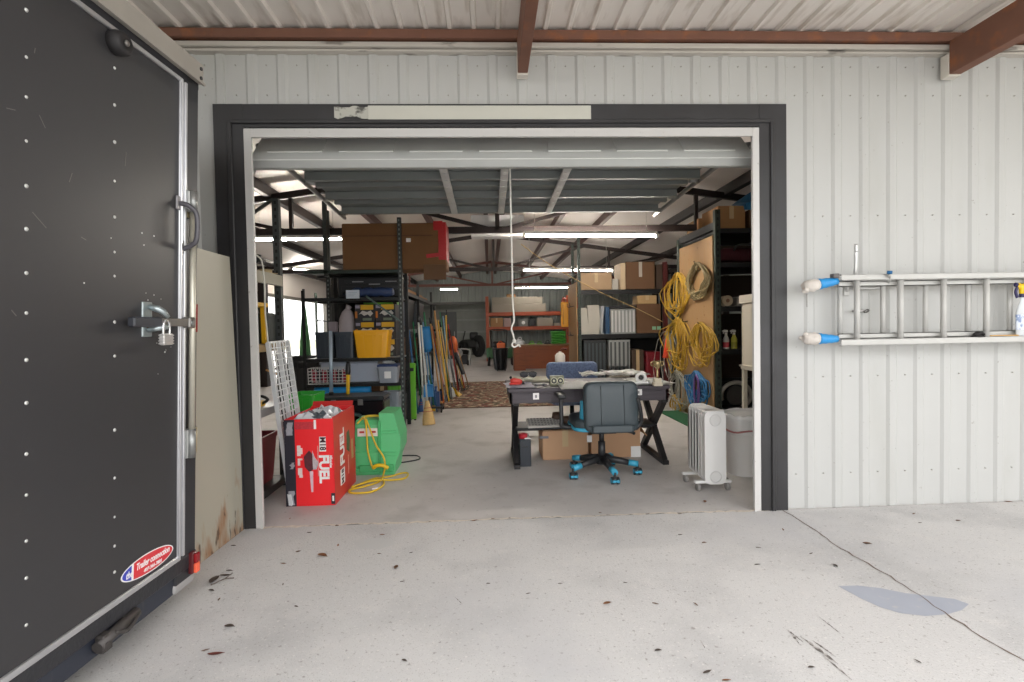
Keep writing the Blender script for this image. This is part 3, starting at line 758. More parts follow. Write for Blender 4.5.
mb = MB(); mb.cyl(e, e+Vector((0, 0, -.09)), .003, n=5); obj('loose_string', mb, mat('grey_string', '#8a8580', .8), T)
mb = MB(); q = LY(832.5, 277); mb.box(q.x-.022, q.x+.022, YL-.045, YL, q.z-.01, q.z+.02, .004); obj('rail_cap', mb, mat('cap_grey', '#5e5b5a', .6), T)
# wall hook that carries the ladder, with blue tip
hk = mat('hook_steel', '#c4c4c2', .3, .7)
T = thing('ladder_hook', 'silver wall hook with loop end above the ladder and bent arm with blue tip', 'hook', (LY(857, 280).x, D-.03, LY(857, 275).z))
a = LY(857, 252); b = LY(857, 276)
mb = MB(); mb.tube(bez([(b.x, D-.03, b.z-.10), (b.x, D-.06, b.z-.03), (a.x, YL+.02, b.z+.02), (a.x, YL+.01, a.z+.05), (a.x, YL+.01, a.z)], 5), .011, 8); obj('shaft', mb, hk, T)
mb = MB(); mb.sph((a.x, YL+.01, a.z-.015), .015, (1, .55, 2.2), 10); obj('loop_end', mb, hk, T)
mb = MB(); mb.box(b.x-.02, b.x+.02, D-.036, D-.022, b.z-.13, b.z-.06, .004); obj('plate', mb, lad, T)
pts = [Vector((LY(857, 287).x, D-.02, LY(857, 287).z)), LY(862, 288, .075), LY(875, 288, .075), LY(884, 286, .05), LY(888.5, 282, .02), LY(889.5, 276, -.05), LY(889.5, 274, -.06)]
mb = MB(); mb.tube(bez(pts, 5), .010, 8); obj('arm', mb, hk, T)
mb = MB(); mb.cyl(pts[-1], pts[-1]+Vector((0, -.002, .022)), .0165, n=10); obj('rubber_tip', mb, mat('blue_rubber', '#1d5f8f', .5), T)
# eye bolt on the wall
T = thing('wall_hasp', 'small dark hasp screwed to the wall behind the ladder rungs', 'hasp', Wy(862, 311, D-.03))
a, b = Wy(853, 311, D-.035), Wy(869, 311, D-.035)
mb = MB(); mb.box(a.x, b.x, D-.042, D-.022, a.z-.008, a.z+.008, .002); obj('plate', mb, mat('dull_zinc', '#9a9895', .4, .5), T)
mb = MB(); mb.tube(bez([(b.x-.045, D-.045, a.z-.010), (b.x-.03, D-.055, a.z+.010), (b.x-.01, D-.05, a.z), (b.x-.03, D-.05, a.z-.012)], 5, True), .003, 6, True); obj('staple', mb, mat('dark_staple', '#4a4744', .5, .4), T)
# black cap, tan stick and spray bottle in the ladder
zr_ = zb1+.022
mb = MB(); q = LY(976, 332); mb.lathe([(0, .035), (.015, .034), (.03, .022), (.036, .006), (.048, .0), (.048, -.004), (0, -.004)], c=(q.x, YL-.014, zr_+.002), n=16, squash=(1, .62)); mb.tube(bez([(q.x-.03, YL-.03, zr_+.014), (q.x, YL-.045, zr_+.03), (q.x+.03, YL-.03, zr_+.014)], 4), .007, 6)
obj('rubber_cap', mb, mat('black_rubber', '#232122', .6), label='small black rubber lump lying on the lower ladder rail', cat='cap')
mb = MB(); a, b = LY(988, 333), LY(1015, 333); mb.bar((a.x, YL-.012, zr_+.006), (b.x+.06, YL-.012, zr_+.006), .02, .008, bev=.002)
obj('paint_stick', mb, mat('tan_wood', '#c9a063', .7, var=.12, scale=20), label='flat tan wooden stick lying on the lower ladder rail', cat='stick')
q = LY(1013, 334)
T = thing('spray_bottle', 'clear spray bottle with yellow trigger head standing in the ladder at the right edge', 'bottle', (q.x+.055, YL-.012, zr_))
cx = q.x+.055
sb0 = set(o.name for o in T.children)
mb = MB(); mb.lathe([(0, .0), (.034, 0), (.038, .01), (.038, .10), (.030, .135), (.014, .160), (.013, .185)], c=(cx, YL-.012, zr_), n=20, squash=(1, .42)); bo = obj('bottle_body', mb, mat('cloudy_plastic', '#c9cdcf', .25, var=.06), T)
mb = MB(); mb.lathe([(.0385, .03), (.0388, .10)], c=(cx, YL-.012, zr_), n=20, squash=(1, .44)); obj('bottle_label', mb, layer(mat('bottle_label', '#d5dce6', .4), '#4c6fa8', 40, .5, .6, .7), bo)
mb = MB(); mb.lathe([(.016, .180), (.017, .197)], c=(cx, YL-.012, zr_), n=14); obj('collar', mb, mat('navy_plastic', '#221c4e', .4), T)
mb = MB(); mb.tube([(cx+.02, YL-.012, zr_+.235), (cx-.005, YL-.012, zr_+.225), (cx-.03, YL-.012, zr_+.238)], [.014, .017, .012], 10); mb.tube([(cx, YL-.012, zr_+.195), (cx-.004, YL-.012, zr_+.225)], .016, 10); obj('spray_head', mb, mat('yellow_plastic', '#f0c512', .4, var=.05), T)
mb = MB(); mb.tube(bez([(cx-.030, YL-.012, zr_+.230), (cx-.040, YL-.012, zr_+.205), (cx-.030, YL-.012, zr_+.180)], 4), .008, 8); mb.cyl((cx-.03, YL-.012, zr_+.238), (cx-.045, YL-.012, zr_+.240), .010, n=8); obj('trigger', mb, mat('navy_plastic', '#221c4e', .4), T)
T.scale = (1.25, 1.0, 1.5)
# ================================================================== FALLEN LEAVES on the apron
lm = [mat('leaf_brown', '#86664f', .8, var=.25, scale=30), mat('leaf_dark', '#6b5f57', .8, var=.25, scale=30), mat('leaf_rust', '#9a6a48', .8, var=.25, scale=30), mat('leaf_red', '#8d5148', .8, var=.2, scale=30)]
def leafmesh(L, Wd, curl):
    mb = MB(); rows = []
    for i in range(7):
        t = i/6; wd = Wd*math.sin(PI*(t*.9+.05))**.8; x = (t-.5)*L; z = .0015+curl*(abs(t-.5)*2)**2*L
        rows.append([(x, -wd/2, z+.25*wd+.001), (x, 0, z), (x, wd/2, z+.25*wd+.001)])
    mb.sheet(rows); mb.tube([(L/2, 0, .0015+curl*L), (L*.62, .002, .0015+curl*L*1.1)], .0012, 4)
    bmesh.ops.solidify(mb.bm, geom=mb.bm.faces[:], thickness=.0008)
    return mb
LEAF = [(214, 581, 52, 1), (229, 571, 25, 1), (225, 576, 38, 1), (211, 591, 22, 1), (233, 546, 20, 1), (219, 600, 18, 0), (229, 627, 30, 1), (205, 651, 18, 0), (215, 655, 40, 3), (322, 556, 45, 2), (338, 546, 24, 2), (283, 564, 20, 2), (298, 552, 18, 0), (309, 533, 18, 1), (382, 535, 20, 2), (396, 568, 30, 0), (402, 582, 14, 1), (411, 553, 12, 1), (404, 661, 16, 1), (379, 554, 14, 0), (283, 585, 16, 1), (296, 607, 14, 1), (474, 521, 26, 2), (493, 519, 18, 0), (337, 526, 14, 2), (290, 519, 16, 2), (680, 535, 16, 1), (704, 543, 18, 0), (758, 548, 18, 1), (811, 554, 18, 1), (835, 566, 24, 1), (757, 565, 20, 1), (625, 583, 12, 1), (607, 604, 26, 2), (655, 604, 18, 0), (696, 605, 18, 0), (658, 651, 18, 1), (707, 673, 26, 1), (726, 681, 20, 2), (867, 544, 30, 0), (783, 530, 22, 0), (920, 523, 14, 1), (958, 521, 20, 0), (1008, 502, 28, 2), (914, 514, 24, 0), (705, 502, 30, 2), (528, 594, 14, 1), (560, 584, 14, 1), (488, 584, 12, 1), (600, 513, 14, 0), (918, 662, 16, 1), (811, 668, 16, 1)]
base = None
for k, (px, py, L, mi) in enumerate(LEAF):
    o = obj('fallen_leaf', leafmesh(L*.0015, L*.0005 if k % 3 else L*.0008, random.uniform(.02, .1)), lm[mi], loc=(0, 0, 0), label='small dry brown leaf lying on the concrete apron', cat='leaf', group='dry leaves scattered on the concrete')
    o.location = Wz(px, py, .001); o.rotation_euler = (0, 0, random.uniform(-.5, .5)+(PI/2 if k % 5 == 0 else 0))
T = thing('twig', 'thin forked twig lying on the concrete near the trailer', 'twig', Wz(222, 581))
mb = MB(); a, b = Wz(211, 585, .006), Wz(234, 578, .006); mb.tube(bez([a, (a+b)/2+Vector((.0, .02, .004)), b], 4), .003, 5); mb.tube([(a+b)/2+Vector((0, .02, .004)), b+Vector((-.03, .05, .006))], .002, 5); obj('stem', mb, lm[1], T)
# ================================================================== COMMON BUILDERS FOR STORED THINGS
kraft = mat('kraft_cardboard', '#9c7650', .8, var=.06, scale=4); tape_m = mat('packing_tape', '#bfa67e', .3, var=.05)
kraft_d = mat('dark_cardboard', '#674a32', .8, var=.08, scale=4)
blackp = mat('black_plastic', '#232427', .4, var=.1); papr = mat('white_paper', '#f3f2f0', .7, var=.05)
def carton(label, x0, x1, z0, z1, y0, y1, m=None, tape=True, group=None, rz=0, tm=None):
    m = m or kraft
    c = ((x0+x1)/2, (y0+y1)/2, z0); w, d, h = (x1-x0)/2, (y1-y0)/2, z1-z0
    T = thing('cardboard_box', label, 'box', c, rot=(0, 0, rz), group=group)
    mb = MB(); mb.box(-w, w, -d, d, 0, h, .006); obj('carton', mb, m, T, local=True)
    mb = MB(); mb.box(-w+.004, w-.004, -d+.004, -.003, h, h+.004); obj('flap', mb, m, T, local=True)
    mb = MB(); mb.box(-w+.004, w-.004, .003, d-.004, h, h+.004); obj('flap', mb, m, T, local=True)
    if tape:
        mb = MB(); mb.box(-.03, .03, -d-.002, -d+.002, h*.45, h); mb.box(-.03, .03, -d, d, h+.004, h+.006); obj('tape', mb, tm or tape_m, T, local=True)
    return T
def tote(label, x0, x1, z0, z1, y0, y1, m, lid=None, taper=.86, group=None, name='storage_tote', cat='bin', fill=None):
    c = ((x0+x1)/2, (y0+y1)/2, z0); w, d, h = (x1-x0)/2, (y1-y0)/2, z1-z0
    T = thing(name, label, cat, c, group=group)
    def loop(w, d, z, r=.03):
        r = min(r, w*.4, d*.4); o = []
        for cx, cy, a0 in ((w-r, d-r, 0), (-w+r, d-r, PI/2), (-w+r, -d+r, PI), (w-r, -d+r, 1.5*PI)):
            for k in range(4): a = a0+PI/2*k/3; o.append((cx+r*math.cos(a), cy+r*math.sin(a), z))
        o.append(o[0]); return o
    k = taper
    mb = MB()
    mb.sheet([loop(w*k, d*k, 0), loop(w*.97, d*.97, h*.86), loop(w*.97, d*.97, h*.9)], True)
    mb.sheet([loop(w*k-.006, d*k-.006, .006), loop(w*.96-.006, d*.96-.006, h-.004)], True)
    for z, kk in ((0, k), (.006, k)):
        vs = [mb.bm.verts.new(p) for p in loop(w*kk-(.006 if z else 0), d*kk-(.006 if z else 0), z)[:-1]]; mb.bm.faces.new(vs)
    for fx in (-.55, 0, .55):
        mb.bar((w*fx*k, -d*k-.002, h*.08), (w*fx*.97, -d*.97-.002, h*.82), .05*min(1, w/.25), .008, up=(0, -1, 0))
    obj('tub', mb, m, T, local=True)
    mb = MB(); mb.sheet([loop(w*.95, d*.95, h*.90), loop(w, d, h*.90), loop(w, d, h), loop(w*.94, d*.94, h), loop(w*.94, d*.94, h*.9)], False)
    mb.box(-w*.3, w*.3, -d-.008, -d+.004, h*.80, h*.92, .004)
    obj('rim', mb, m, T, local=True)
    if lid:
        mb = MB(); mb.box(-w*1.02, w*1.02, -d*1.02, d*1.02, h-.012, h+.018, .01, seg=2); mb.box(-w*.85, w*.85, -d*.8, d*.8, h+.018, h+.026, .006); obj('lid', mb, lid, T, local=True)
    return T
def rack_post(mb, x, y, z0, z1, w=.05):
    mb.box(x-w/2, x+w/2, y-w/2, y+w/2, z0, z1)
def hole_mat(name, hx):
    m = mat(name, hx, .5, .3, var=.1); return m
def punched_post(T, x, y, z0, z1, w, m, hm, face=-1, ax='y', pitch=.06):
    mb = MB(); mb.box(x-w/2, x+w/2, y-w/2, y+w/2, z0, z1); mb.mi = 1; z = z0+.05
    while z < z1-.03:
        if ax == 'y': mb.box(x-w*.16, x+w*.16, y+face*w/2-.001, y+face*w/2+.001, z, z+pitch*.45)
        else: mb.box(x+face*w/2-.001, x+face*w/2+.001, y-w*.16, y+w*.16, z, z+pitch*.45)
        z += pitch
    return obj('post', mb, [m, hm], T)
slot_l = mat('slot_light', '#7b8380', .6); slot_d = mat('slot_dark', '#141614', .7)
rk_g = mat('dark_green_steel', '#2f3a34', .5, .2, var=.12); rk_b = mat('black_rack_steel', '#18191b', .5, .2, var=.1); rk_s = mat('slate_steel', '#3a3d3c', .5, .2, var=.1)
wire = mat('wire_grey', '#a9abac', .4, .6, var=.06)
# ================================================================== LEFT-HAND RACK next to the door (runs back along the wall)
XF = -1.80
LY0, LY1 = 3.95, 4.80
T = thing('steel_rack', 'dark slotted steel rack just inside the doorway at the left', 'rack', (XF-.3, (LY0+LY1)/2, 0))
pz = Wx(279, 195, XF)
yp = Wx(282, 300, XF).y
for (x, y, zt_2) in ((XF-.025, yp, 2.50), (XF-.60, yp, 2.50), (XF-.60, LY0, 2.0), (XF-.025, LY0, 2.0)):
    punched_post(T, x, y, 0, zt_2, .055, rk_s, slot_d, face=-1)
bz_ = (.10, .74, 1.25, 1.83)
for z, m in zip(bz_, (rk_s, wire, mat('tan_shelf_edge', '#9b8259', .7), mat('beige_beam', '#9a9686', .5, .2, var=.15))):
    mb = MB(); mb.box(XF-.02, XF+.02, LY0+.03, yp-.03, z-.06 if z != 1.83 else z-.09, z); obj('beam', mb, m, T)
    mb = MB(); mb.box(XF-.60, XF-.021, LY0+.03, yp-.03, z-.025, z-.004); obj('shelf_board', mb, m if z != .1 else rk_s, T)
for (za, zb2) in ((1.95, 2.45), (2.45, 1.95)):
    pass
mb = MB(); mb.bar((XF-.05, yp, 2.5), (XF-.55, yp, 2.15), .03, .02); obj('brace', mb, rk_s, T)
ydn = LY0+.06
tote('dark red plastic tote on the bottom shelf of the rack beside the doorway', XF-.50, XF-.03, .10, .50, 4.05, 4.55, mat('dark_red_plastic', '#7a1f28', .4, var=.08))
q = Wx(264, 404, XF-.1)
T = thing('tape_dispenser', 'small yellow tool lying above the dark red tote', 'tool', (XF-.12, 4.28, .74))
mb = MB(); mb.box(XF-.20, XF-.04, 4.22, 4.34, .742, .79, .012, seg=2); obj('tool_body', mb, mat('tool_yellow', '#e0b21e', .4, var=.1), T)
mb = MB(); mb.tube(bez([(XF-.05, 4.28, .765), (XF+.0, 4.28, .80), (XF-.06, 4.28, .83), (XF-.14, 4.28, .80)], 4), .012, 7); obj('handle', mb, blackp, T)
# yellow step stool on the middle shelf
T = thing('step_stool', 'yellow folding stool frame on the upper shelf beside the doorway', 'stool', (XF-.25, 4.25, 1.25))
ym = mat('stool_yellow', '#dba81c', .4, var=.1)
mb = MB(); mb.box(XF-.36, XF-.02, 4.12, 4.40, 1.55, 1.585, .008); obj('seat', mb, ym, T)
for x in (XF-.33, XF-.05):
    for y in (4.15, 4.37):
        mb = MB(); mb.bar((x, y, 1.251), (x, y*.9+.1*4.25, 1.55), .03, .025); obj('leg', mb, ym, T)
mb = MB(); mb.box(XF-.34, XF-.04, 4.13, 4.16, 1.36, 1.39); obj('rung', mb, ym, T)
for k, (y0, y1, z1, m, lb) in enumerate(((4.42, 4.60, .26, blackp, 'black tool case standing right of the yellow stool by the doorway'), )):
    T = thing('tool_case', lb, 'case', (XF-.25, (y0+y1)/2, 1.25))
    mb = MB(); mb.box(XF-.42, XF-.04, y0, y1, 1.25, 1.25+z1, .02, seg=2); obj('shell', mb, mat('dark_case', '#2d3330', .5), T)
    mb = MB(); mb.tube(bez([(XF-.30, (y0+y1)/2, 1.25+z1), (XF-.28, (y0+y1)/2, 1.29+z1), (XF-.16, (y0+y1)/2, 1.29+z1), (XF-.14, (y0+y1)/2, 1.25+z1)], 4), .01, 6); obj('handle', mb, blackp, T)
T = thing('tool_bag', 'tall black tool bag on the upper shelf behind the yellow stool', 'bag', (XF-.45, 4.25, 1.25))
mb = MB(); mb.box(XF-.58, XF-.40, 4.02, 4.56, 1.251, 1.66, .04, seg=2); obj('bag_body', mb, mat('dark_canvas', '#2f302f', .8, var=.2), T)
mb = MB(); mb.tube(bez([(XF-.49, 4.12, 1.65), (XF-.49, 4.18, 1.74), (XF-.49, 4.40, 1.74), (XF-.49, 4.46, 1.65)], 5), .014, 6); obj('handle', mb, blackp, T)
tote('added black tote darkening the second shelf above the dark red tote', XF-.56, XF-.24, .74, 1.16, 4.02, 4.58, mat('dark_tote', '#26282b', .45))  # added filler; its black stands for the shade inside the rack
carton('dark brown carton on the rack floor behind the dark red tote', XF-.59, XF-.52, .10, .62, 4.02, 4.58, kraft_d, tape=False)
mb = MB(); mb.slab([(XF-.625, LY0, .1), (XF-.625, yp, .1), (XF-.625, yp, 1.8), (XF-.625, LY0, 1.8)], (.006, 0, 0)); obj('dark_backing', mb, mat('rack_back', '#4a4c4a', .6, var=.3, scale=20), COL.objects['steel_rack'])  # added dark sheet, blocks the view of the sunlit floor behind
# dark clutter on top shelf
random.seed(11)
for k, (y, sx, sz, nm, lb, cc, hx) in enumerate(((4.08, .2, .13, 'gear_box', 'dark gearbox casting on the top shelf nearest the doorway', 'casting', '#2c2b2a'), (4.33, .15, .20, 'power_tool', 'black power tool on the top shelf of the rack by the doorway', 'tool', '#1f2022'), (4.55, .10, .10, 'coiled_strap', 'small tan coiled strap on the top shelf by the rack post', 'strap', '#b7a37c'))):
    m = mat(nm+'_paint', hx, .5, .2, var=.2)
    T = thing(nm, lb, cc, (XF-.2, y, 1.83))
    if nm == 'coiled_strap':
        mb = MB(); mb.lathe([(.03, .0), (.055, .0), (.055, .05), (.03, .05), (.03, 0)], c=(XF-.1, y, 1.83), n=18); obj('coil', mb, m, T); mb = MB(); mb.bar((XF-.1, y+.05, 1.855), (XF-.02, y+.07, 1.85), .035, .006); obj('strap_end', mb, m, T)
    elif nm == 'gear_box':
        mb = MB(); mb.box(XF-.30, XF-.06, y-.09, y+.09, 1.83, 1.95, .03, seg=2); mb.cyl((XF-.18, y, 1.95), (XF-.18, y, 2.02), .05, n=12); obj('housing', mb, m, T)
        mb = MB(); mb.cyl((XF-.06, y, 1.89), (XF+.0, y, 1.89), .03, n=10); obj('shaft', mb, galv, T)
    else:
        mb = MB(); mb.tube([(XF-.3, y-.05, 1.93), (XF-.15, y, 1.95), (XF-.05, y+.03, 1.95)], [.045, .05, .03], 10); obj('motor_body', mb, m, T)
        mb = MB(); mb.tube([(XF-.2, y, 1.94), (XF-.22, y+.02, 1.85)], [.025, .028], 8); mb.box(XF-.28, XF-.16, y-.03, y+.07, 1.83, 1.87, .008); obj('handle', mb, blackp, T)
# white cord dangling on the rack
pts = [Wx(256, 255, XF+.05), Wx(262, 262, XF+.05), Wx(264.5, 285, XF+.05), Wx(265, 310, XF+.05), Wx(267, 330, XF+.05), Wx(268, 342, XF+.05)]
mb = MB(); mb.tube(bez(pts, 6), .006, 6); obj('hanging_cord', mb, mat('white_cord', '#d9d5cc', .6), label='white cable hanging down the front of the rack by the doorway', cat='cord')
# white wire decking panel leaning on that rack
gw = mat('white_wire_panel', '#d5d7d8', .4, .2, var=.04)
a, b, c_ = Wx(259.5, 343, -1.84), Wx(281, 341, -1.84), Wz(290.5, 506.5)
a = Vector((-1.745, a.y-.08, 1.262)); b = Vector((-1.745, b.y-.10, 1.268))
c_ = Vector((-1.545, 4.035, .012)); d_ = c_+(b-a)*Vector((1, 1, 1)).x
T = thing('wire_decking', 'white wire grid shelf panel leaning on the rack by the red carton', 'panel', (c_+d_)/2)
n_ = (b-a).cross(c_-a).normalized()
if n_.x < 0: n_ = -n_
fr = MB()
def gp(s, t): return a+(b-a)*s+((c_-a)*(1-s)+(d_-b)*s)*t
for s_ in (0, .5, 1):
    fr.bar(gp(s_, 0), gp(s_, 1), .012, .03, up=n_)
for s_ in (0.28, .72):
    fr.bar(gp(s_, 0), gp(s_, 1), .020, .008, up=n_)
for t_ in (0, 1): fr.bar(gp(0, t_), gp(1, t_), .014, .014, up=n_)
obj('frame', fr, gw, T)
mb = MB()
for i in range(1, 26): mb.bar(gp(0, i/26)+n_*.006, gp(1, i/26)+n_*.006, .009, .006, up=n_)
for s_ in (.14, .4, .6, .86): mb.bar(gp(s_, 0), gp(s_, 1), .009, .006, up=n_)
obj('wire_grid', mb, gw, T)
# ================================================================== RED SAW CARTON
rd = mat('carton_red', '#ea262c', .4, var=.05, scale=3); rd2 = mat('carton_red_end', '#c82c2a', .4, var=.08, scale=3)
bkf = mat('carton_black', '#2b2a33', .45, var=.1); whf = mat('print_white', '#ece8e6', .5); flapm = mat('carton_flap', '#5b2f2a', .7, var=.1)
A0, A1 = Wz(287, 506.3), Wz(335, 505.5)
yb0 = (A0.y+A1.y)/2; hgt = .672; dep = .62
xa, xb = A0.x, A1.x
T = thing('saw_carton', 'red FUEL chainsaw carton with open top standing inside the doorway', 'box', ((xa+xb)/2, yb0+dep/2, 0))
mb = MB()
t_ = .008
mb.box(xa, xb, yb0, yb0+t_, 0, hgt); mb.box(xa, xb, yb0+dep-t_, yb0+dep, 0, hgt+.01); mb.box(xa, xa+t_, yb0+t_, yb0+dep-t_, 0, hgt); mb.box(xa, xb, yb0, yb0+dep, 0, .01)
obj('carton_walls', mb, rd, T)
mb = MB(); mb.box(xb-t_, xb+.001, yb0+.0, yb0+dep, 0.0, hgt+.01); obj('end_panel', mb, rd2, T)
mb = MB(); mb.slab([(xa+.01, yb0+dep-.01, hgt), (xb-.01, yb0+dep-.01, hgt), (xb-.01, yb0+dep+.02, hgt+.05), (xa+.01, yb0+dep+.02, hgt+.05)], (0, .004, 0)); obj('flap', mb, rd2, T)
mb = MB(); xs1 = xa+(xb-xa)*.21
mb.box(xa-.001, xs1, yb0-.0015, yb0, .001, hgt-.002); bf = obj('black_border', mb, bkf, T)
for (fa, fb, za, zb2) in ((.02, .19, .01, .12), (.08, .2, .29, .34), (.03, .2, .55, .65)):
    mb = MB(); n = 5
    x_a, x_b = xa+(xb-xa)*fa, xa+(xb-xa)*fb
    mb.sheet([[(x_a+random.uniform(0, .02), yb0-.002, za+(zb2-za)*i/n) for i in range(n+1)], [(x_b-random.uniform(0, .02), yb0-.002, za+(zb2-za)*i/n) for i in range(n+1)]], False)
    obj('white_print', mb, mat('border_print', '#9c9aa0', .5, var=.2, scale=40), bf)
W_ = xb-xs1
def fx(u): return xs1+W_*u
def fz(v): return hgt*(1-v)
FD = frame4((0, 0, 0), (0, 0, -1), (1, 0, 0))                  # text running downward on the front
mb = MB(); mb.box(fx(.63), fx(.80), yb0-.002, yb0, fz(.375), fz(.205), .0); pl = obj('badge', mb, whf, T)
lettering('lettering', 'M18', .062, Matrix.Translation((fx(.715), yb0-.0035, fz(.285))) @ FD, mat('print_dark_red', '#40222a', .5), T, 0, .0015, sx=.95)
lettering('lettering', 'FUEL', .100, Matrix.Translation((fx(.73), yb0-.003, fz(.575))) @ FD, whf, T, 0, .0045, sx=1.0)
lettering('lettering', 'Milwaukee', .028, Matrix.Translation((fx(.92), yb0-.003, fz(.49))) @ FD, whf, T, .3, .001, sx=.8)
mb = MB(); mb.box(fx(.575), fx(.60), yb0-.002, yb0, fz(.66), fz(.31)); obj('text_block', mb, mat('print_pink', '#d98c88', .5, var=.3, scale=60), T)
mb = MB(); mb.box(fx(.02), fx(.50), yb0-.002, yb0, fz(.115), fz(.03)); pl = obj('printed_strip', mb, mat('print_red', '#c0303a', .5, var=.4, scale=70), T)
mb = MB(); mb.box(fx(.50), fx(.56), yb0-.002, yb0, fz(.115), fz(.01)); obj('printed_strip', mb, whf, T)
for (ua, ub, va, vb) in ((.05, .14, .30, .42), (.14, .19, .33, .40), (.06, .12, .45, .53), (.12, .18, .45, .47), (.06, .17, .56, .64), (.09, .18, .64, .67)):
    mb = MB(); mb.box(fx(ua), fx(ub), yb0-.002, yb0, fz(vb), fz(va)); obj('feature_icon', mb, mat('print_icon', '#e3cfca', .5, var=.2, scale=60), T)
mb = MB()                                                        # printed picture of the saw
mb.prism([(fx(.22), fz(.43)), (fx(.36), fz(.36)), (fx(.44), fz(.40)), (fx(.45), fz(.58)), (fx(.36), fz(.61)), (fx(.24), fz(.55))], yb0-.002, yb0, lambda u, v, t: (u, t, v)); s1_ = obj('saw_picture', mb, mat('print_saw', '#54222a', .5, var=.5, scale=40), T)
mb = MB(); mb.prism([(fx(.44), fz(.36)), (fx(.50), fz(.44)), (fx(.60), fz(.50)), (fx(.54), fz(.58)), (fx(.45), fz(.58))], yb0-.0025, yb0, lambda u, v, t: (u, t, v)); obj('saw_grip', mb, mat('print_saw_grey', '#b6aeb2', .5, var=.4, scale=50), s1_)
mb = MB(); mb.prism([(fx(.36), fz(.60)), (fx(.45), fz(.60)), (fx(.44), fz(.84)), (fx(.39), fz(.84))], yb0-.0025, yb0, lambda u, v, t: (u, t, v)); obj('saw_bar', mb, mat('print_bar', '#d7bcc6', .5, var=.15, scale=40), s1_)
mb = MB(); mb.box(fx(.90), fx(1.0), yb0-.002, yb0, fz(.985), fz(.86)); obj('corner_print', mb, bkf, T)
mb = MB(); mb.box(fx(.93), fx(.975), yb0-.003, yb0, fz(.95), fz(.89)); obj('corner_print', mb, whf, T)
# end panel lettering runs upward
def ey_(u): return yb0+dep*u
FU = frame4((0, 0, 0), (0, 0, 1), (0, -1, 0))
FU = Matrix(((0, 0, 1, 0), (0, -1, 0, 0), (1, 0, 0, 0), (0, 0, 0, 1)))
lettering('lettering', 'FUEL', .16, Matrix.Translation((xb+.0025, ey_(.36), hgt*.60)) @ FU, whf, T, 0, .006, sx=.85)
mb = MB(); mb.box(xb, xb+.002, ey_(.25), ey_(.45), hgt*.15, hgt*.34); obj('badge', mb, whf, T)
lettering('lettering', 'M18', .09, Matrix.Translation((xb+.0035, ey_(.35), hgt*.245)) @ FU, mat('print_dark_red', '#40222a', .5), T, 0, .001, sx=.75)
mb = MB(); mb.prism([(ey_(.56), .52*hgt), (ey_(.70), .46*hgt), (ey_(.74), .62*hgt), (ey_(.70), .75*hgt), (ey_(.58), .73*hgt)], xb, xb+.002, lambda u, v, t: (t, u, v)); obj('saw_picture', mb, mat('print_dark_green', '#4a5a3c', .5, var=.5, scale=30), T)
mb = MB(); mb.box(xb, xb+.0015, ey_(.62), ey_(.66), .20*hgt, .44*hgt); obj('text_block', mb, mat('print_pink', '#d98c88', .5), T)
mb = MB(); mb.box(xb, xb+.0015, ey_(.80), ey_(.90), .35*hgt, .60*hgt); obj('text_block', mb, mat('print_tan', '#c09868', .5, var=.3, scale=40), T)
# crumpled white bag stuffed in the carton top
random.seed(3)
T2 = thing('plastic_bag', 'crumpled white and black plastic bag stuffed in the open red carton', 'bag', ((xa+xb)/2, yb0+dep/2, .35))
rows = []
for i in range(14):
    r = []
    for j in range(12):
        u, v = i/13, j/11; e = min(u, 1-u, v, 1-v)
        r.append((xa+.014+(xb-xa-.03)*v, yb0+.016+(dep-.04)*u, hgt-.05+.09*min(1, e*5)*random.uniform(.5, 1)+.012*random.uniform(-1, 1)*(e > 0)))
    rows.append(r)
mb = MB(); mb.sheet(rows, False)
e0 = [rows[0], rows[-1], [r[0] for r in rows], [r[-1] for r in rows]]
for ed in e0: mb.sheet([ed, [(p[0], p[1], .35) for p in ed]], False)
bm_ = mat('bag_white', '#d6d9de', .3, var=.05); layer(bm_, '#33404c', 5, .55, .58, .95, stretch=(1, 2.5, 1), detail=2)
obj('bag_film', mb, bm_, T2)
# ================================================================== GREEN AIR MOVER WITH YELLOW CORD
gm = mat('green_moulded_plastic', '#5cbc7c', .42, var=.05, scale=3); gm2 = mat('green_moulded_edge', '#46a566', .42, var=.05)
gx0, gx1, gxm = Wz(355.5, 476.5).x, Wz(398, 472).x+.01, Wz(379.5, 476).x
gy = 4.83
zt1_ = Wy(366, 421, gy).z; zt2_ = Wy(388, 413, gy).z
T = thing('air_mover', 'green moulded plastic floor fan with white label beside the red carton', 'fan', ((gx0+gx1)/2, gy+.2, 0))
mb = MB()
def snail(yf, yb, x0, x1, zs, bev=.02):
    mb.prism([(yf, .02), (yf-.01, zs*.12), (yf+.01, zs*.14), (yf+.0, zs*.42), (yf+.015, zs*.45), (yf+.005, zs*.74), (yf+.02, zs*.92), (yf+.06, zs), (yb-.10, zs), (yb, zs*.8), (yb, .0), (yf+.02, .0)], x0, x1, lambda u, v, t: (t, u, v))
snail(gy, gy+.42, gx0, gxm, zt1_)
hb = obj('housing', mb, gm, T)
mb = MB()
n_pr = [(gxm+.001, .0), (gx1-.03, .0), (gx1-.012, .12), (gx1+.03, zt2_*.38), (gx1+.035, zt2_*.60), (gx1+.012, zt2_*.75), (gx1-.02, zt2_*.99), (gxm+.001, zt2_)]
mb.prism(n_pr, gy+.01, gy+.40, lambda u, v, t: (u, t, v))
for zz_ in (.30, .36, .66, .70): mb.box(gxm+.004, gx1+.0, gy+.002, gy+.02, zt2_*zz_, zt2_*zz_+.012, .004)
obj('scroll_housing', mb, gm, T)
mb = MB(); mb.box(gxm-.012, gxm+.016, gy-.008, gy+.40, .02, zt1_*.995, .006); obj('seam_rib', mb, gm2, T)
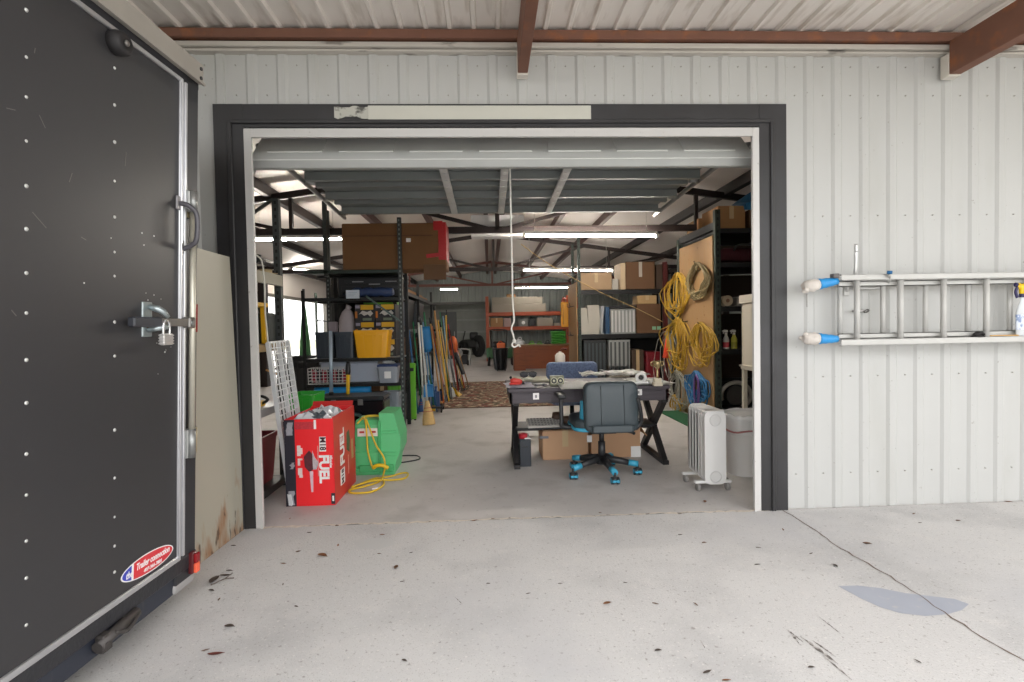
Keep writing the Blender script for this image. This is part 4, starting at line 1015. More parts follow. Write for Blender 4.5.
mb = MB(); mb.box(gx0+.03, gx1-.03, gy-.02, gy+.02, .03, .10, .015, seg=2); obj('foot_rib', mb, gm2, T)
mb = MB(); a0, a1, b0, b1 = RECT(357.5, 428.5, 377.5, 436.2, gy-.008)
mb.box(a0, a1, gy-.012, gy+.004, b0, b1); lb_ = obj('label_plate', mb, mat('label_white', '#ded8ce', .5, var=.03), T)
for u in (.1, .68):
    mb = MB(); mb.box(a0+(a1-a0)*u, a0+(a1-a0)*(u+.24), gy-.0135, gy-.012, b0+(b1-b0)*.42, b0+(b1-b0)*.68); obj('red_print', mb, mat('label_red', '#b0302c', .5, var=.3, scale=90), lb_)
# yellow extension cord draped over it and looped on the floor
yc = mat('yellow_cord', '#d8b52c', .5, var=.08, scale=30)
def fp(x, y, Y): return Wy(x, y, Y)
T = thing('extension_lead', 'yellow extension cord draped over the green fan and looped on the floor', 'cord', Wz(378, 488))
g_ = gy-.03
p1 = [fp(357, 424, g_+.06), fp(364, 417, g_+.10), fp(372, 415.5, g_+.12), fp(380, 416, g_+.12), fp(386, 419, g_+.05)]
mb = MB(); mb.tube(bez(p1, 6), .0085, 6)
mb.tube(bez([v+Vector((0, .03, -.012)) for v in p1], 6), .0085, 6)
mb.tube(bez([fp(364, 417, g_+.08), fp(366, 425, g_), fp(367, 440, g_-.01), fp(368, 452, g_-.01), fp(372, 466, g_-.02), fp(375, 468, g_-.03)], 6), .0085, 6)
mb.tube(bez([fp(366, 419, g_+.06), fp(371, 432, g_), fp(376, 445, g_-.01), fp(383, 456, g_-.02), fp(385, 464, g_-.03), fp(384, 472, g_-.04), Wz(380, 481, .010), Wz(366, 486, .010), Wz(350, 490, .010), Wz(352, 493, .010), Wz(370, 492, .010), Wz(381, 487, .010), Wz(384, 482, .012), Wz(377, 478, .012), Wz(360, 484, .018), Wz(352, 488, .02)], 6), .0085, 6)
mb.tube(bez([Wz(380, 478, .012), Wz(392, 476, .012), Wz(402, 473, .012), Wz(408, 473.5, .012), Wz(405, 478, .012), Wz(392, 480, .012), Wz(378, 480, .026), Wz(364, 483, .026), Wz(352, 487, .032)], 6), .0085, 6)
obj('cable', mb, yc, T)
mb = MB(); mb.tube(bez([fp(373, 468, g_-.035), fp(377, 465.5, g_-.05), fp(383, 465.5, g_-.05), fp(388, 468, g_-.035)], 5), .017, 8); obj('cord_wrap', mb, mat('plug_yellow', '#e0bb20', .4), T)
mb = MB(); a = Wz(375, 488.5, .014); mb.obox(a, (.05, .02, .012), (0, 0, .5), .003); obj('tag', mb, papr, T)
mb = MB(); mb.tube(bez([Wz(398, 463, .008), Wz(408, 461.5, .008), Wz(418, 459.5, .008), Wz(420, 457.5, .008), Wz(416, 455.5, .008), Wz(406, 455.5, .008), Wz(398, 456, .008)], 6), .007, 6)
obj('black_cable', mb, blackp, label='loop of black cable on the floor right of the green fan', cat='cord')
# ================================================================== DESK
wd = mat('dark_desk_wood', '#4b444a', .5, var=.18, scale=8); layer(wd, '#3a3439', 14, .5, .7, .6, stretch=(.2, 1, 4))
mt = mat('black_frame_steel', '#29282a', .45, .3, var=.1)
dY0, dY1 = 4.85, 5.68; dX0, dX1 = .168, 1.70
zt_d = .772; za_d = .63
T = thing('x_leg_desk', 'dark wooden desk on black crossed steel legs in the middle of the floor', 'desk', ((dX0+dX1)/2, (dY0+dY1)/2, 0))
mb = MB(); mb.box(dX0, dX1, dY0-.015, dY1, zt_d-.035, zt_d, .004); obj('desk_top', mb, wd, T)
mb = MB(); mb.box(dX0+.015, dX1-.015, dY0, dY0+.02, za_d, zt_d-.036); mb.box(dX0+.015, dX0+.035, dY0, dY1, za_d, zt_d-.036); mb.box(dX1-.035, dX1-.015, dY0, dY1, za_d, zt_d-.036); mb.box(dX0+.02, dX1-.02, dY1-.02, dY1, za_d, zt_d-.036); obj('apron', mb, wd, T)
xm_ = (Wy(556, 395, dY0).x, Wy(600, 395, dY0).x)
for xa_, xb_ in ((dX0+.04, Wy(560, 395, dY0).x), (Wy(612, 395, dY0).x, dX1-.05)):
    mb = MB(); mb.box(xa_, xb_, dY0-.012, dY0, za_d+.006, zt_d-.05, .003); dr = obj('drawer_front', mb, wd, T)
for x0_, y0_, x1_, y1_ in ((533, 393, 539, 399.5), (634.5, 389, 642, 395.2)):
    a0, a1, b0, b1 = RECT(x0_, y0_, x1_, y1_, dY0-.014)
    mb = MB(); mb.box(a0, a1, dY0-.015, dY0-.0125, b0, b1); lb_ = obj('label_square', mb, mat('label_bright', '#f0eeec', .5), T)
    mb = MB(); mb.box(a0+(a1-a0)*.35, a0+(a1-a0)*.65, dY0-.0158, dY0-.0152, b0+(b1-b0)*.25, b0+(b1-b0)*.7); obj('label_print', mb, mat('label_grey', '#8d8a8c', .5), lb_)
for xx in (dX0+.075, dX1-.028):
    mb = MB(); yf, yb = 4.935, 5.61; s_ = .055
    mb.bar((xx, yf, za_d-.01), (xx, yb, .03), .06, .05, up=(1, 0, 0)); mb.bar((xx, yb, za_d-.01), (xx, yf, .03), .058, .05, up=(1, 0, 0))
    mb.bar((xx, yf-.05, .02), (xx, yb+.05, .02), .058, .04); mb.bar((xx, yf-.03, za_d-.015), (xx, yb+.03, za_d-.015), .058, .03)
    obj('x_leg', mb, mt, T)
mb = MB(); mb.bar((dX0+.08, 5.28, .315), (dX1-.03, 5.28, .315), .05, .05); mb.box(dX0+.08, dX1-.04, 5.10, 5.46, .335, .35); obj('stretcher_shelf', mb, mt, T)
# speckled board and small case on the low shelf
T = thing('keyboard', 'white speckled keyboard lying on the low bar under the desk', 'keyboard', (.6, 5.18, .35))
a0, a1 = Wy(527, 424, 5.15).x, Wy(563, 424, 5.15).x
mb = MB(); mb.obox(((a0+a1)/2, 5.17, .385), (a1-a0, .19, .022), (.28, 0, .04), .006); kb = obj('keyboard_body', mb, mat('ivory_plastic', '#bfbbb4', .5, var=.05), T)
mb = MB()
for i in range(11):
    for j in range(4):
        c = Vector(((a0+a1)/2, 5.17, .397))+Euler((.28, 0, .04)).to_matrix() @ Vector(((i/10-.5)*(a1-a0-.04), (j/3-.5)*.13, 0)); mb.obox(c, (.02, .022, .008), (.28, 0, .04), .002)
obj('keys', mb, mat('grey_keys', '#8d8a86', .5, var=.3, scale=30), kb)
T = thing('shoe', 'brown work shoe on the low bar under the desk', 'shoe', Wy(558, 424, 5.3))
c = Vector((Wy(557, 422, 5.2).x+.05, 5.25, .35))
T.location = c; ORG[T.name] = c
mb = MB(); mb.lathe([(0, 0), (.045, 0), (.05, .03), (.045, .055), (.03, .07), (0, .075)], c=c+Vector((.06, 0, .012)), n=16, squash=(1.5, .9)); mb.lathe([(0, 0), (.042, 0), (.043, .06), (.036, .11), (.030, .11), (.03, .05), (0, .05)], c=c+Vector((-.045, 0, .012)), n=16, squash=(1.2, .9)); obj('upper', mb, mat('brown_leather', '#4e3a2c', .6, var=.2), T)
mb = MB(); mb.box(c.x-.10, c.x+.13, c.y-.04, c.y+.04, c.z+.001, c.z+.015, .006, seg=2); obj('sole', mb, blackp, T)
# computer case under the desk
a0, a1, b0, b1 = RECT(519, 441, 531.5, 468.5, 4.93)
T = thing('computer_case', 'small dark slim case standing under the left end of the desk', 'case', ((a0+a1)/2, 5.10, 0))
mb = MB(); mb.box(a0+.01, a1, 4.97, 5.27, .0, .265, .006); cs = obj('shell', mb, mat('case_slate', '#3b424a', .4, var=.06), T)
mb = MB(); mb.box(a0+.014, a1-.004, 4.964, 4.972, .01, .255, .003); obj('front_panel', mb, mat('case_front', '#30353c', .35), cs)
mb = MB(); mb.box(a0+.03, a1-.03, 4.961, 4.965, .19, .20); obj('drive_slot', mb, blackp, cs)
T = thing('tape_roll', 'red roll and white card lying on the dark slim case', 'roll', ((a0+a1)/2, 5.05, .265))
mb = MB(); mb.lathe([(.022, 0), (.042, 0), (.042, .045), (.022, .045), (.022, 0)], c=((a0+a1)/2-.01, 5.03, .2665), n=18); obj('roll', mb, mat('red_tape', '#b02430', .4), T)
mb = MB(); mb.box(a0+.06, a1-.005, 4.98, 5.06, .2662, .275); obj('card', mb, papr, T)
# cardboard boxes under the desk
a0, a1 = Wz(543, 461).x, Wz(590, 461).x
o_ = carton('brown cardboard box under the desk, left of the chair column', a0, a1, 0, .295, 5.19, 5.60, mat('carton_tan', '#c19a78', .8, var=.05), rz=0)
mb = MB(); mb.box(.22-.0, .27, -.2075, -.204, .17, .24); obj('paper_label', mb, papr, o_, local=True)
mb = MB(); mb.box(-.26, -.17, -.2065, -.204, .22, .245); obj('printed_mark', mb, mat('print_blue_grey', '#777a80', .6), o_, local=True)
a0, a1 = Wz(590, 459).x+.02, Wz(641, 457).x
T = carton('brown cardboard box under the desk, right of the chair column', a0, a1, 0, .31, 5.22, 5.60, mat('carton_tan', '#c19a78', .8, var=.05), tape=False)
mb = MB(); mb.slab([((a1-a0)/2, -.19, .31), ((a1-a0)/2, .19, .31), ((a1-a0)/2+.07, .19, .21), ((a1-a0)/2+.07, -.19, .21)], (.003, 0, .003)); obj('open_flap', mb, mat('carton_tan', '#c19a78', .8), T, local=True)
mb = MB(); mb.box((a1-a0)/2-.10, (a1-a0)/2-.0, -.195, -.191, .0, .11); obj('paper_label', mb, papr, T, local=True)
T = thing('paper_bundle', 'crumpled papers lying on the right cardboard box under the desk', 'papers', ((a0+a1)/2, 5.38, .316))
random.seed(5)
for k in range(5):
    mb = MB(); cx = a0+.08+k*.09; rows = [[(cx+.09*i/4+random.uniform(-.01, .01), 5.27+.2*j/4, .322+.008*k+.025*random.random()) for i in range(5)] for j in range(5)]
    mb.sheet(rows, False); bmesh.ops.solidify(mb.bm, geom=mb.bm.faces[:], thickness=.002); obj('sheet', mb, mat('paper_grey', '#bfc0c2', .7, var=.2, scale=10) if k % 2 else papr, T)
# ---- things on the desk
def paper(name, label, px0, py0, px1, py1, rz, m, n=3, cat='paper', z0=zt_d, wrinkle=.004, h=.0):
    p0 = Wz(px0, py0, z0); p1 = Wz(px1, py1, z0)
    c = (p0+p1)/2; w = abs(p1.x-p0.x); d = max(.12, abs(p1.y-p0.y))
    T = thing(name, label, cat, (c.x, c.y, z0))
    for k in range(n):
        mb = MB(); a_ = rz+random.uniform(-.12, .12); R = Matrix.Rotation(a_, 3, 'Z')
        rows = []
        for j in range(6):
            rows.append([Vector((c.x, c.y, z0+.003+.004*k+h*random.random()+wrinkle*random.random()))+R @ Vector(((i/5-.5)*w, (j/5-.5)*d, 0)) for i in range(6)])
        mb.sheet(rows, False); bmesh.ops.solidify(mb.bm, geom=mb.bm.faces[:], thickness=.0012); obj('sheet', mb, m, T)
    return T
paper('paper_stack', 'white papers at the front left corner of the desk', 507, 389, 530, 383, .05, mat('paper_lilac', '#d9d7e2', .6, var=.06), 3)
paper('paper_stack', 'cream papers under the dark safety glasses on the desk', 513, 383, 545, 377, -.03, mat('paper_cream', '#dedbc8', .6, var=.08), 3)
paper('paper_stack', 'white papers in the middle of the desk beside the dial box', 563, 390, 588, 382, .05, papr, 3)
paper('paper_stack', 'crumpled white papers behind the black chair on the desk', 611, 378, 636, 373, .1, papr, 3, h=.035, wrinkle=.02)
paper('paper_stack', 'folded white papers on the back of the desk by the blue chair', 584, 378, 599, 374, .0, papr, 3, h=.03, wrinkle=.01)
paper('envelope', 'white envelopes at the right end of the desk before the trophy', 640, 386, 655, 379, .0, papr, 3, cat='envelope', h=.01)
# red tape gun
c = Wz(516, 386, zt_d+.0)
T = thing('staple_gun', 'red and black hand tool lying on papers at the left of the desk', 'tool', c+Vector((0, 0, .014)))
mb = MB(); mb.tube([c+Vector((-.055, 0, .045)), c+Vector((-.02, 0, .05)), c+Vector((.03, 0, .045)), c+Vector((.06, 0, .04))], [.022, .03, .027, .016], 10); mb.obox(c+Vector((-.01, 0, .022)), (.11, .05, .016), (0, 0, .1), .005); obj('tool_body', mb, mat('tool_red', '#d8463c', .35, var=.08), T)
mb = MB(); mb.cyl(c+Vector((.062, 0, .03)), c+Vector((.085, .0, .03)), .017, n=10); mb.sph(c+Vector((-.05, 0, .085)), .014, n=8); obj('black_tip', mb, blackp, T)
# safety glasses
c = Wz(528.5, 381, zt_d); a0, a1, b0, b1 = RECT(520, 373.3, 537, 379, c.y)
T = thing('sunglasses', 'dark wraparound sunglasses propped on papers on the desk', 'glasses', (c.x, c.y, zt_d+.014))
w_ = (a1-a0)/2; zc = zt_d+.075
gl = mat('dark_lens', '#26262c', .12, var=.05)
for s in (-1, 1):
    mb = MB(); pr = [(c.x+s*a_*w_, zc+b_) for a_, b_ in ((.02, .014), (.5, .024), (.9, .018), (1.0, 0), (.92, -.026), (.6, -.04), (.3, -.034), (.12, -.012), (.02, .0))]
    mb.prism(pr, c.y-.006, c.y+.006, lambda u, v, t: (u, t, v)); obj('lens', mb, gl, T)
    mb = MB(); mb.bar((c.x+s*w_*.95, c.y, zc), (c.x+s*w_*.85, c.y+.12, zc-.03), .006, .014); obj('temple', mb, blackp, T)
mb = MB(); mb.tube(bez([(c.x-w_, c.y, zc), (c.x-w_*.6, c.y-.004, zc+.022), (c.x, c.y-.008, zc+.016), (c.x+w_*.6, c.y-.004, zc+.022), (c.x+w_, c.y, zc)], 5), .007, 6); mb.tube([(c.x-.02, c.y, zc-.03), (c.x, c.y-.01, zc-.005), (c.x+.02, c.y, zc-.03)], .005, 6); obj('brow_frame', mb, blackp, T)
mb = MB(); mb.box(c.x-.05, c.x+.05, c.y-.02, c.y+.05, zt_d+.014, zt_d+.035, .006); obj('case', mb, mat('paper_cream', '#dedbc8', .6), T)
# dual-dial box
a0, a1, b0, b1 = RECT(550, 377, 564, 385.5, 5.02)
T = thing('dial_box', 'cream box with two round black dials on the desk', 'gauge', ((a0+a1)/2, 5.04, zt_d))
hb2 = b1-b0
mb = MB(); mb.box(a0, a1, 5.02, 5.08, zt_d+.001, zt_d+.095, .006); obj('box_body', mb, mat('olive_box', '#55563f', .5), T)
mb = MB(); mb.box(a0, a1, 5.014, 5.02, zt_d+.001, zt_d+.095, .003); fp_ = obj('face_plate', mb, mat('face_cream', '#8f9078', .5), T)
for u in (.27, .73):
    x = a0+(a1-a0)*u
    mb = MB(); mb.cyl((x, 5.008, zt_d+.048), (x, 5.015, zt_d+.048), .034, n=20); dd_ = obj('dial', mb, blackp, T)
    mb = MB(); mb.tube([(x+.03*math.cos(2*PI*i/18), 5.006, zt_d+.048+.03*math.sin(2*PI*i/18)) for i in range(18)], .004, 5, True); obj('dial_ring', mb, mat('ring_cream', '#d5d3b8', .5), dd_)
    mb = MB(); mb.cyl((x, 5.000, zt_d+.048), (x, 5.008, zt_d+.048), .012, n=12); obj('dial_knob', mb, mat('ring_cream', '#d5d3b8', .5), dd_)
# pen / small dark tool
c = Wz(540, 386, zt_d); T = thing('pliers', 'small grey pliers lying on the desk by the sunglasses', 'pliers', c)
mb = MB()
for s in (-1, 1): mb.tube(bez([c+Vector((-.05, s*.02, .012)), c+Vector((0, s*.012, .012)), c+Vector((.035, 0, .012)), c+Vector((.07, -s*.008, .012))], 4), .007, 6)
obj('jaws', mb, mat('plier_grey', '#55565a', .4, .5), T)
mb = MB(); mb.cyl(c+Vector((.035, 0, .0)), c+Vector((.035, 0, .024)), .013, n=10); obj('pivot', mb, mat('plier_grey', '#55565a', .4, .5), T)
# white mug-like camera
c = Wz(641, 385, zt_d); T = thing('tape_holder', 'white plastic tape holder on the desk left of the trophy', 'dispenser', c)
mb = MB(); mb.tube([(c.x+.042*math.cos(2*PI*i/20), c.y, zt_d+.07+.042*math.sin(2*PI*i/20)) for i in range(20)], .016, 8, True); obj('ring', mb, papr, T)
mb = MB(); mb.box(c.x-.07, c.x+.07, c.y-.03, c.y+.03, zt_d+.001, zt_d+.035, .01, seg=2); obj('base', mb, papr, T)
mb = MB(); mb.cyl((c.x, c.y-.012, zt_d+.07), (c.x, c.y+.012, zt_d+.07), .022, n=12); obj('hub', mb, blackp, T)
# trophy
c = Wz(657.5, 386, zt_d); gd = mat('gold_plate', '#c9b183', .25, .7, var=.15)
T = thing('trophy', 'small gold trophy on a cream base at the right end of the desk', 'trophy', c)
mb = MB(); mb.box(c.x-.042, c.x+.042, c.y-.03, c.y+.03, zt_d+.001, zt_d+.035, .004); mb.box(c.x-.034, c.x+.034, c.y-.024, c.y+.024, zt_d+.035, zt_d+.075, .004); obj('base', mb, mat('marble_cream', '#d6cbb4', .35, var=.1), T)
mb = MB(); mb.lathe([(0, .075), (.012, .075), (.010, .10), (.014, .13), (.009, .155), (.016, .17), (.036, .19), (.042, .215), (.040, .235), (.033, .235), (.030, .20), (0, .19)], c=(c.x, c.y, zt_d), n=18); obj('cup', mb, gd, T)
for s in (-1, 1):
    mb = MB(); mb.tube(bez([(c.x+s*.036, c.y, zt_d+.225), (c.x+s*.058, c.y, zt_d+.225), (c.x+s*.056, c.y, zt_d+.195), (c.x+s*.034, c.y, zt_d+.19)], 4), .005, 6); obj('handle', mb, gd, T)
# ================================================================== BLACK OFFICE CHAIR (seen from behind)
lea = mat('teal_black_leather', '#3a4449', .38, var=.05, scale=3, bump=.08, bscale=80); cya = mat('cyan_accent', '#3fa0c0', .4, var=.05); chb = mat('chair_black', '#2a2b2d', .4, var=.08)
cc = Vector((1.0, 4.645, 0))
pcast = [Wz(570, 483.5), Wz(616, 490.5), Wz(643.5, 478), Wz(575, 469), Wz(612, 462)]
T = thing('office_chair', 'black leather office chair with cyan accents seen from behind at the desk', 'chair', cc)
angs = []
for p in pcast: angs.append(math.atan2(p.y-cc.y, p.x-cc.x))
angs = [math.radians(-154+72*i) for i in range(5)]
RB = .315
mb = MB(); mb.lathe([(0, .10), (.055, .10), (.06, .14), (.05, .165), (0, .17)], c=cc, n=18); hub = obj('base_hub', mb, chb, T)
for an in angs:
    d = Vector((math.cos(an), math.sin(an), 0))
    mb = MB(); mb.tube([cc+d*.03+Vector((0, 0, .145)), cc+d*.17+Vector((0, 0, .125)), cc+d*.24+Vector((0, 0, .108))], [.036, .030, .026], 8); lg = obj('base_arm', mb, chb, T)
    mb = MB(); mb.tube([cc+d*.235+Vector((0, 0, .111)), cc+d*(RB+.005)+Vector((0, 0, .098))], [.029, .027], 8); obj('arm_tip', mb, cya, lg)
    cp = cc+d*RB
    mb = MB(); mb.cyl(cp+Vector((0, 0, .06)), cp+Vector((0, 0, .10)), .012, n=8); mb.box(cp.x-.012, cp.x+.012, cp.y-.02, cp.y+.02, .05, .07); cs = obj('caster', mb, chb, T)
    for s in (-1, 1):
        mb = MB(); mb.cyl(cp+Vector((s*.012, 0, .032)), cp+Vector((s*.034, 0, .032)), .031, n=14); obj('caster_wheel', mb, chb, cs)
    for s in (-1, 1):
        mb = MB(); mb.cyl(cp+Vector((s*.0345, 0, .032)), cp+Vector((s*.038, 0, .032)), .022, n=12); mb.cyl(cp+Vector((s*.0, -.030, .032)), cp+Vector((s*.03, -.0325, .032)), .012, n=10); obj('wheel_cap', mb, cya, cs)
mb = MB(); mb.cyl(cc+Vector((0, 0, .15)), cc+Vector((0, 0, .30)), .032, n=14); mb.cyl(cc+Vector((0, 0, .30)), cc+Vector((0, 0, .40)), .022, n=14); obj('gas_column', mb, chb, T)
mb = MB(); mb.box(cc.x-.12, cc.x+.12, cc.y-.10, cc.y+.13, .385, .42, .01); mb.tube([(cc.x+.10, cc.y, .40), (cc.x+.22, cc.y-.02, .385), (cc.x+.28, cc.y-.02, .37)], .008, 6); mb.sph((cc.x+.29, cc.y-.02, .37), .016); obj('tilt_mechanism', mb, chb, T)
def rounded(w, h, r, n=6):
    o = []
    for cx, cy, a0 in ((w-r, h-r, 0), (-w+r, h-r, PI/2), (-w+r, -h+r, PI), (w-r, -h+r, 1.5*PI)):
        for k in range(n): a = a0+PI/2*k/(n-1); o.append((cx+r*math.cos(a), cy+r*math.sin(a)))
    return o
def cushion(M4, w, h, t, r, dome=.03, seg=(1, 1)):
    mb = MB(); layers = ((.90, -t/2-dome*.4), (.97, -t/2), (1.0, -t/4), (1.0, t/4), (.97, t/2), (.90, t/2+dome*.5), (.5, t/2+dome), (.1, t/2+dome))
    pr = [(.1, -t/2-dome*.4)]+list(layers); ring = []
    for k, zz in pr: ring.append([M4 @ Vector((x*k, y*k, zz)) for x, y in rounded(w, h, r)]+[M4 @ Vector((rounded(w, h, r)[0][0]*k, rounded(w, h, r)[0][1]*k, zz))])
    mb.sheet(ring)
    for rg in (ring[0], ring[-1]): mb.bm.faces.new([mb.bm.verts.new(p) for p in rg[:-1]])
    return mb
mb = cushion(Matrix.Translation((cc.x, cc.y+.06, .47)), .265, .25, .09, .10, .02); obj('seat', mb, lea, T)
mb = MB(); mb.tube([(x, y, .44) for x, y in [(cc.x+u*1.005, cc.y+.06+v*1.005) for u, v in rounded(.26, .245, .10, 5)]], .018, 6, True); obj('seat_piping', mb, cya, T)
by_ = cc.y-.18
zt_c, zb_c = Wy(611, 381.5, by_-.02).z, Wy(611, 432, by_).z
a0, a1 = Wy(583.5, 405, by_).x, Wy(637.5, 405, by_).x
BM = Matrix.Translation(((a0+a1)/2, by_, (zt_c+zb_c)/2)) @ Euler((PI/2-.06, 0, 0)).to_matrix().to_4x4() 
mb = cushion(BM, (a1-a0)/2, (zt_c-zb_c)/2, .085, .07, .018); bk = obj('backrest', mb, lea, T)
mb = MB(); w2, h2 = (a1-a0)/2*.80, (zt_c-zb_c)/2
for s in (-.42, .46): mb.tube([BM @ Vector((s*w2*1.2, -h2*.86+h2*1.7*i/8, .0615)) for i in range(9)], .003, 5)
mb.tube([BM @ Vector((-w2*1.1+2.2*w2*i/8, -h2*.72, .0615)) for i in range(9)], .003, 5)
obj('seam', mb, mat('seam_dark', '#252c30', .5), bk)
mb = MB(); mb.obox(BM @ Vector((0, -h2*.84, .07)), ((a1-a0)*.74, .03, .065), (-.06, 0, 0), .012, 2); obj('back_bracket', mb, lea, T)
for s, wx in ((-1, a0+.02), (1, a1-.02)):
    mb = MB(); mb.tube([(wx-s*.02, by_+.05, zb_c+.04), (wx-s*.0, by_+.09, zb_c+.12), (wx-s*.0, by_+.12, zb_c+.26)], [.03, .042, .03], 8); obj('side_wing', mb, cya, T)
    ax_ = (Wy(556, 400, 4.72).x+.04) if s < 0 else a1+.028
    mb = MB(); mb.tube(bez([(cc.x+s*.20, cc.y+.02, .43), (ax_-s*.01, cc.y+.02, .44), (ax_, cc.y+.02, .50), (ax_, cc.y+.04, .66), (ax_, cc.y+.06, .695)], 4), .02, 8); ar = obj('armrest_post', mb, chb, T)
    mb = MB(); mb.box(ax_-.04, ax_+.04, cc.y-.06, cc.y+.22, .70 if s < 0 else .66, .735 if s < 0 else .695, .014, seg=2); obj('armrest', mb, chb, T)
    if s > 0: mb = MB(); mb.tube(bez([(ax_-.04, by_-.04, zb_c+.30), (ax_-.01, by_-.03, zb_c+.18), (ax_+.0, by_, zb_c+.08), (ax_-.05, by_, zb_c+.02)], 4), .018, 7); obj('side_guard', mb, chb, T)
# ================================================================== BLUE CHAIR behind the desk
blf = mat('blue_upholstery', '#71809f', .85, var=.75, scale=45); 
bc = Vector((1.0, 6.32, 0))
T = thing('task_chair', 'blue fabric office chair standing behind the desk', 'chair', bc)
a0, a1, b0, b1 = RECT(546.5, 362, 597.5, 386, 6.52)
for i in range(5):
    an = PI/2+2*PI*i/5; d = Vector((math.cos(an), math.sin(an), 0))
    mb = MB(); mb.tube([bc+Vector((0, 0, .12)), bc+d*.28+Vector((0, 0, .085))], [.03, .02], 8); obj('base_arm', mb, chb, T)
    cp = bc+d*.28; mb = MB(); mb.cyl(cp+Vector((-.022, 0, .028)), cp+Vector((.022, 0, .028)), .028, n=12); mb.cyl(cp+Vector((0, 0, .04)), cp+Vector((0, 0, .085)), .009, n=6); obj('caster', mb, chb, T)
mb = MB(); mb.cyl(bc+Vector((0, 0, .10)), bc+Vector((0, 0, .42)), .026, n=12); obj('gas_column', mb, chb, T)
mb = cushion(Matrix.Translation((bc.x, bc.y-.02, .465)), .27, .26, .09, .09, .02); obj('seat', mb, blf, T)
mb = cushion(Matrix.Translation(((a0+a1)/2, 6.54, (b1+.60)/2)) @ Euler((PI/2, 0, 0)).to_matrix().to_4x4(), (a1-a0)/2, (b1-.60)/2, .08, .06, .02); obj('backrest', mb, blf, T)
mb = MB(); mb.box((a0+a1)/2-.05, (a0+a1)/2+.05, 6.585, 6.61, .42, .75, .01); mb.bar(((a0+a1)/2, 6.60, .43), ((a0+a1)/2, 6.35, .41), .08, .02); obj('back_bracket', mb, chb, T)
for s in (-1, 1):
    x = bc.x+s*.31
    mb = MB(); mb.tube(bez([(bc.x+s*.2, bc.y, .42), (x, bc.y, .44), (x, bc.y, .64)], 4), .016, 7); obj('armrest_post', mb, chb, T)
    mb = MB(); mb.box(x-.04, x+.04, bc.y-.13, bc.y+.13, .64, .67, .012, seg=2); obj('armrest', mb, chb, T)
# ================================================================== OIL RADIATOR
rw = mat('radiator_white', '#dedddb', .35, var=.03)
yf = 4.07; xa_, xb_ = Wy(704.5, 450, yf).x, Wy(724.7, 450, yf).x
zr0, zr1 = .065, .645
T = thing('oil_radiator', 'white finned oil radiator standing on small feet inside the doorway', 'heater', ((xa_+xb_)/2, yf+.2, 0))
nf = 6; pitch = .056
xback = Wz(690, 478).x
rot = 0.0
shx = (Wy(684.5, 470, yf+.42).x-Wy(699, 470, yf).x)/.42
shx = (Wy(689, 440, yf+.30).x-Wy(704.5, 440, yf).x)/.30
for k in range(nf):
    y = yf+.02+k*pitch
    mb = MB(); pr = rounded((xb_-xa_)/2, (zr1-zr0)/2, .045)
    xc_ = (xa_+xb_)/2+shx*(y-yf)
    zc_ = (zr0+zr1)/2+.004*k
    mb.prism([(u+xc_, v+zc_) for u, v in pr], y-.012, y+.012, lambda u, v, t: (u, t, v))
    mb.box(xc_-(xb_-xa_)*.5+.0, xc_-(xb_-xa_)*.5+.012, y-.02, y+.034 if k < nf-1 else y+.02, zc_-.25, zc_+.25, .004)
    for zz_ in (zr0+.06, zr1-.06): mb.cyl((xc_, y-.035, zz_), (xc_, y+.035, zz_), .035, n=12)
    obj('fin', mb, rw, T)
xc_ = (xa_+xb_)/2
mb = MB(); mb.prism([(u+xc_, v+(zr0+zr1)/2) for u, v in rounded((xb_-xa_)/2+.004, (zr1-zr0)/2+.004, .045)], yf-.018, yf+.008, lambda u, v, t: (u, t, v)); fpn = obj('front_panel', mb, rw, T)
for zz_ in (zr1-.068, zr0+.055):
    mb = MB(); mb.tube([(xc_+.045*math.cos(2*PI*i/24), yf-.02, zz_+.045*math.sin(2*PI*i/24)) for i in range(24)], .004, 5, True); mb.cyl((xc_, yf-.022, zz_), (xc_, yf-.01, zz_), .040, n=24); obj('round_cap', mb, mat('radiator_cap', '#d2d1cf', .35), fpn)
mb = MB(); mb.box(xa_+.0, xb_-.0, yf+.0, yf+.03+pitch*(nf-1), zr1-.012, zr1+.004, .004); obj('top_guard', mb, rw, T)
for y in (yf+.02, yf+.03+pitch*(nf-1)-.04):
    xo = shx*(y-yf)
    mb = MB(); mb.box(xa_-.075+xo, xb_+.06+xo, y-.02, y+.02, .062, .086, .008, seg=2); ft = obj('foot', mb, rw, T)
    for x in (xa_-.045+xo, xb_+.03+xo):
        mb = MB(); mb.cyl((x-.012, y, .031), (x+.012, y, .031), .031, n=12); mb.cyl((x, y, .04), (x, y, .065), .008, n=6); obj('caster', mb, mat('caster_grey', '#8e8b88', .5), ft)
mb = MB(); mb.tube(bez([(xb_+.02, yf+.30, .08), (xb_+.10, yf+.20, .012), (xb_+.16, yf+.32, .008), (xb_+.05, yf+.55, .008)], 6), .006, 6); obj('power_cord', mb, mat('cord_grey', '#75706a', .6), T)
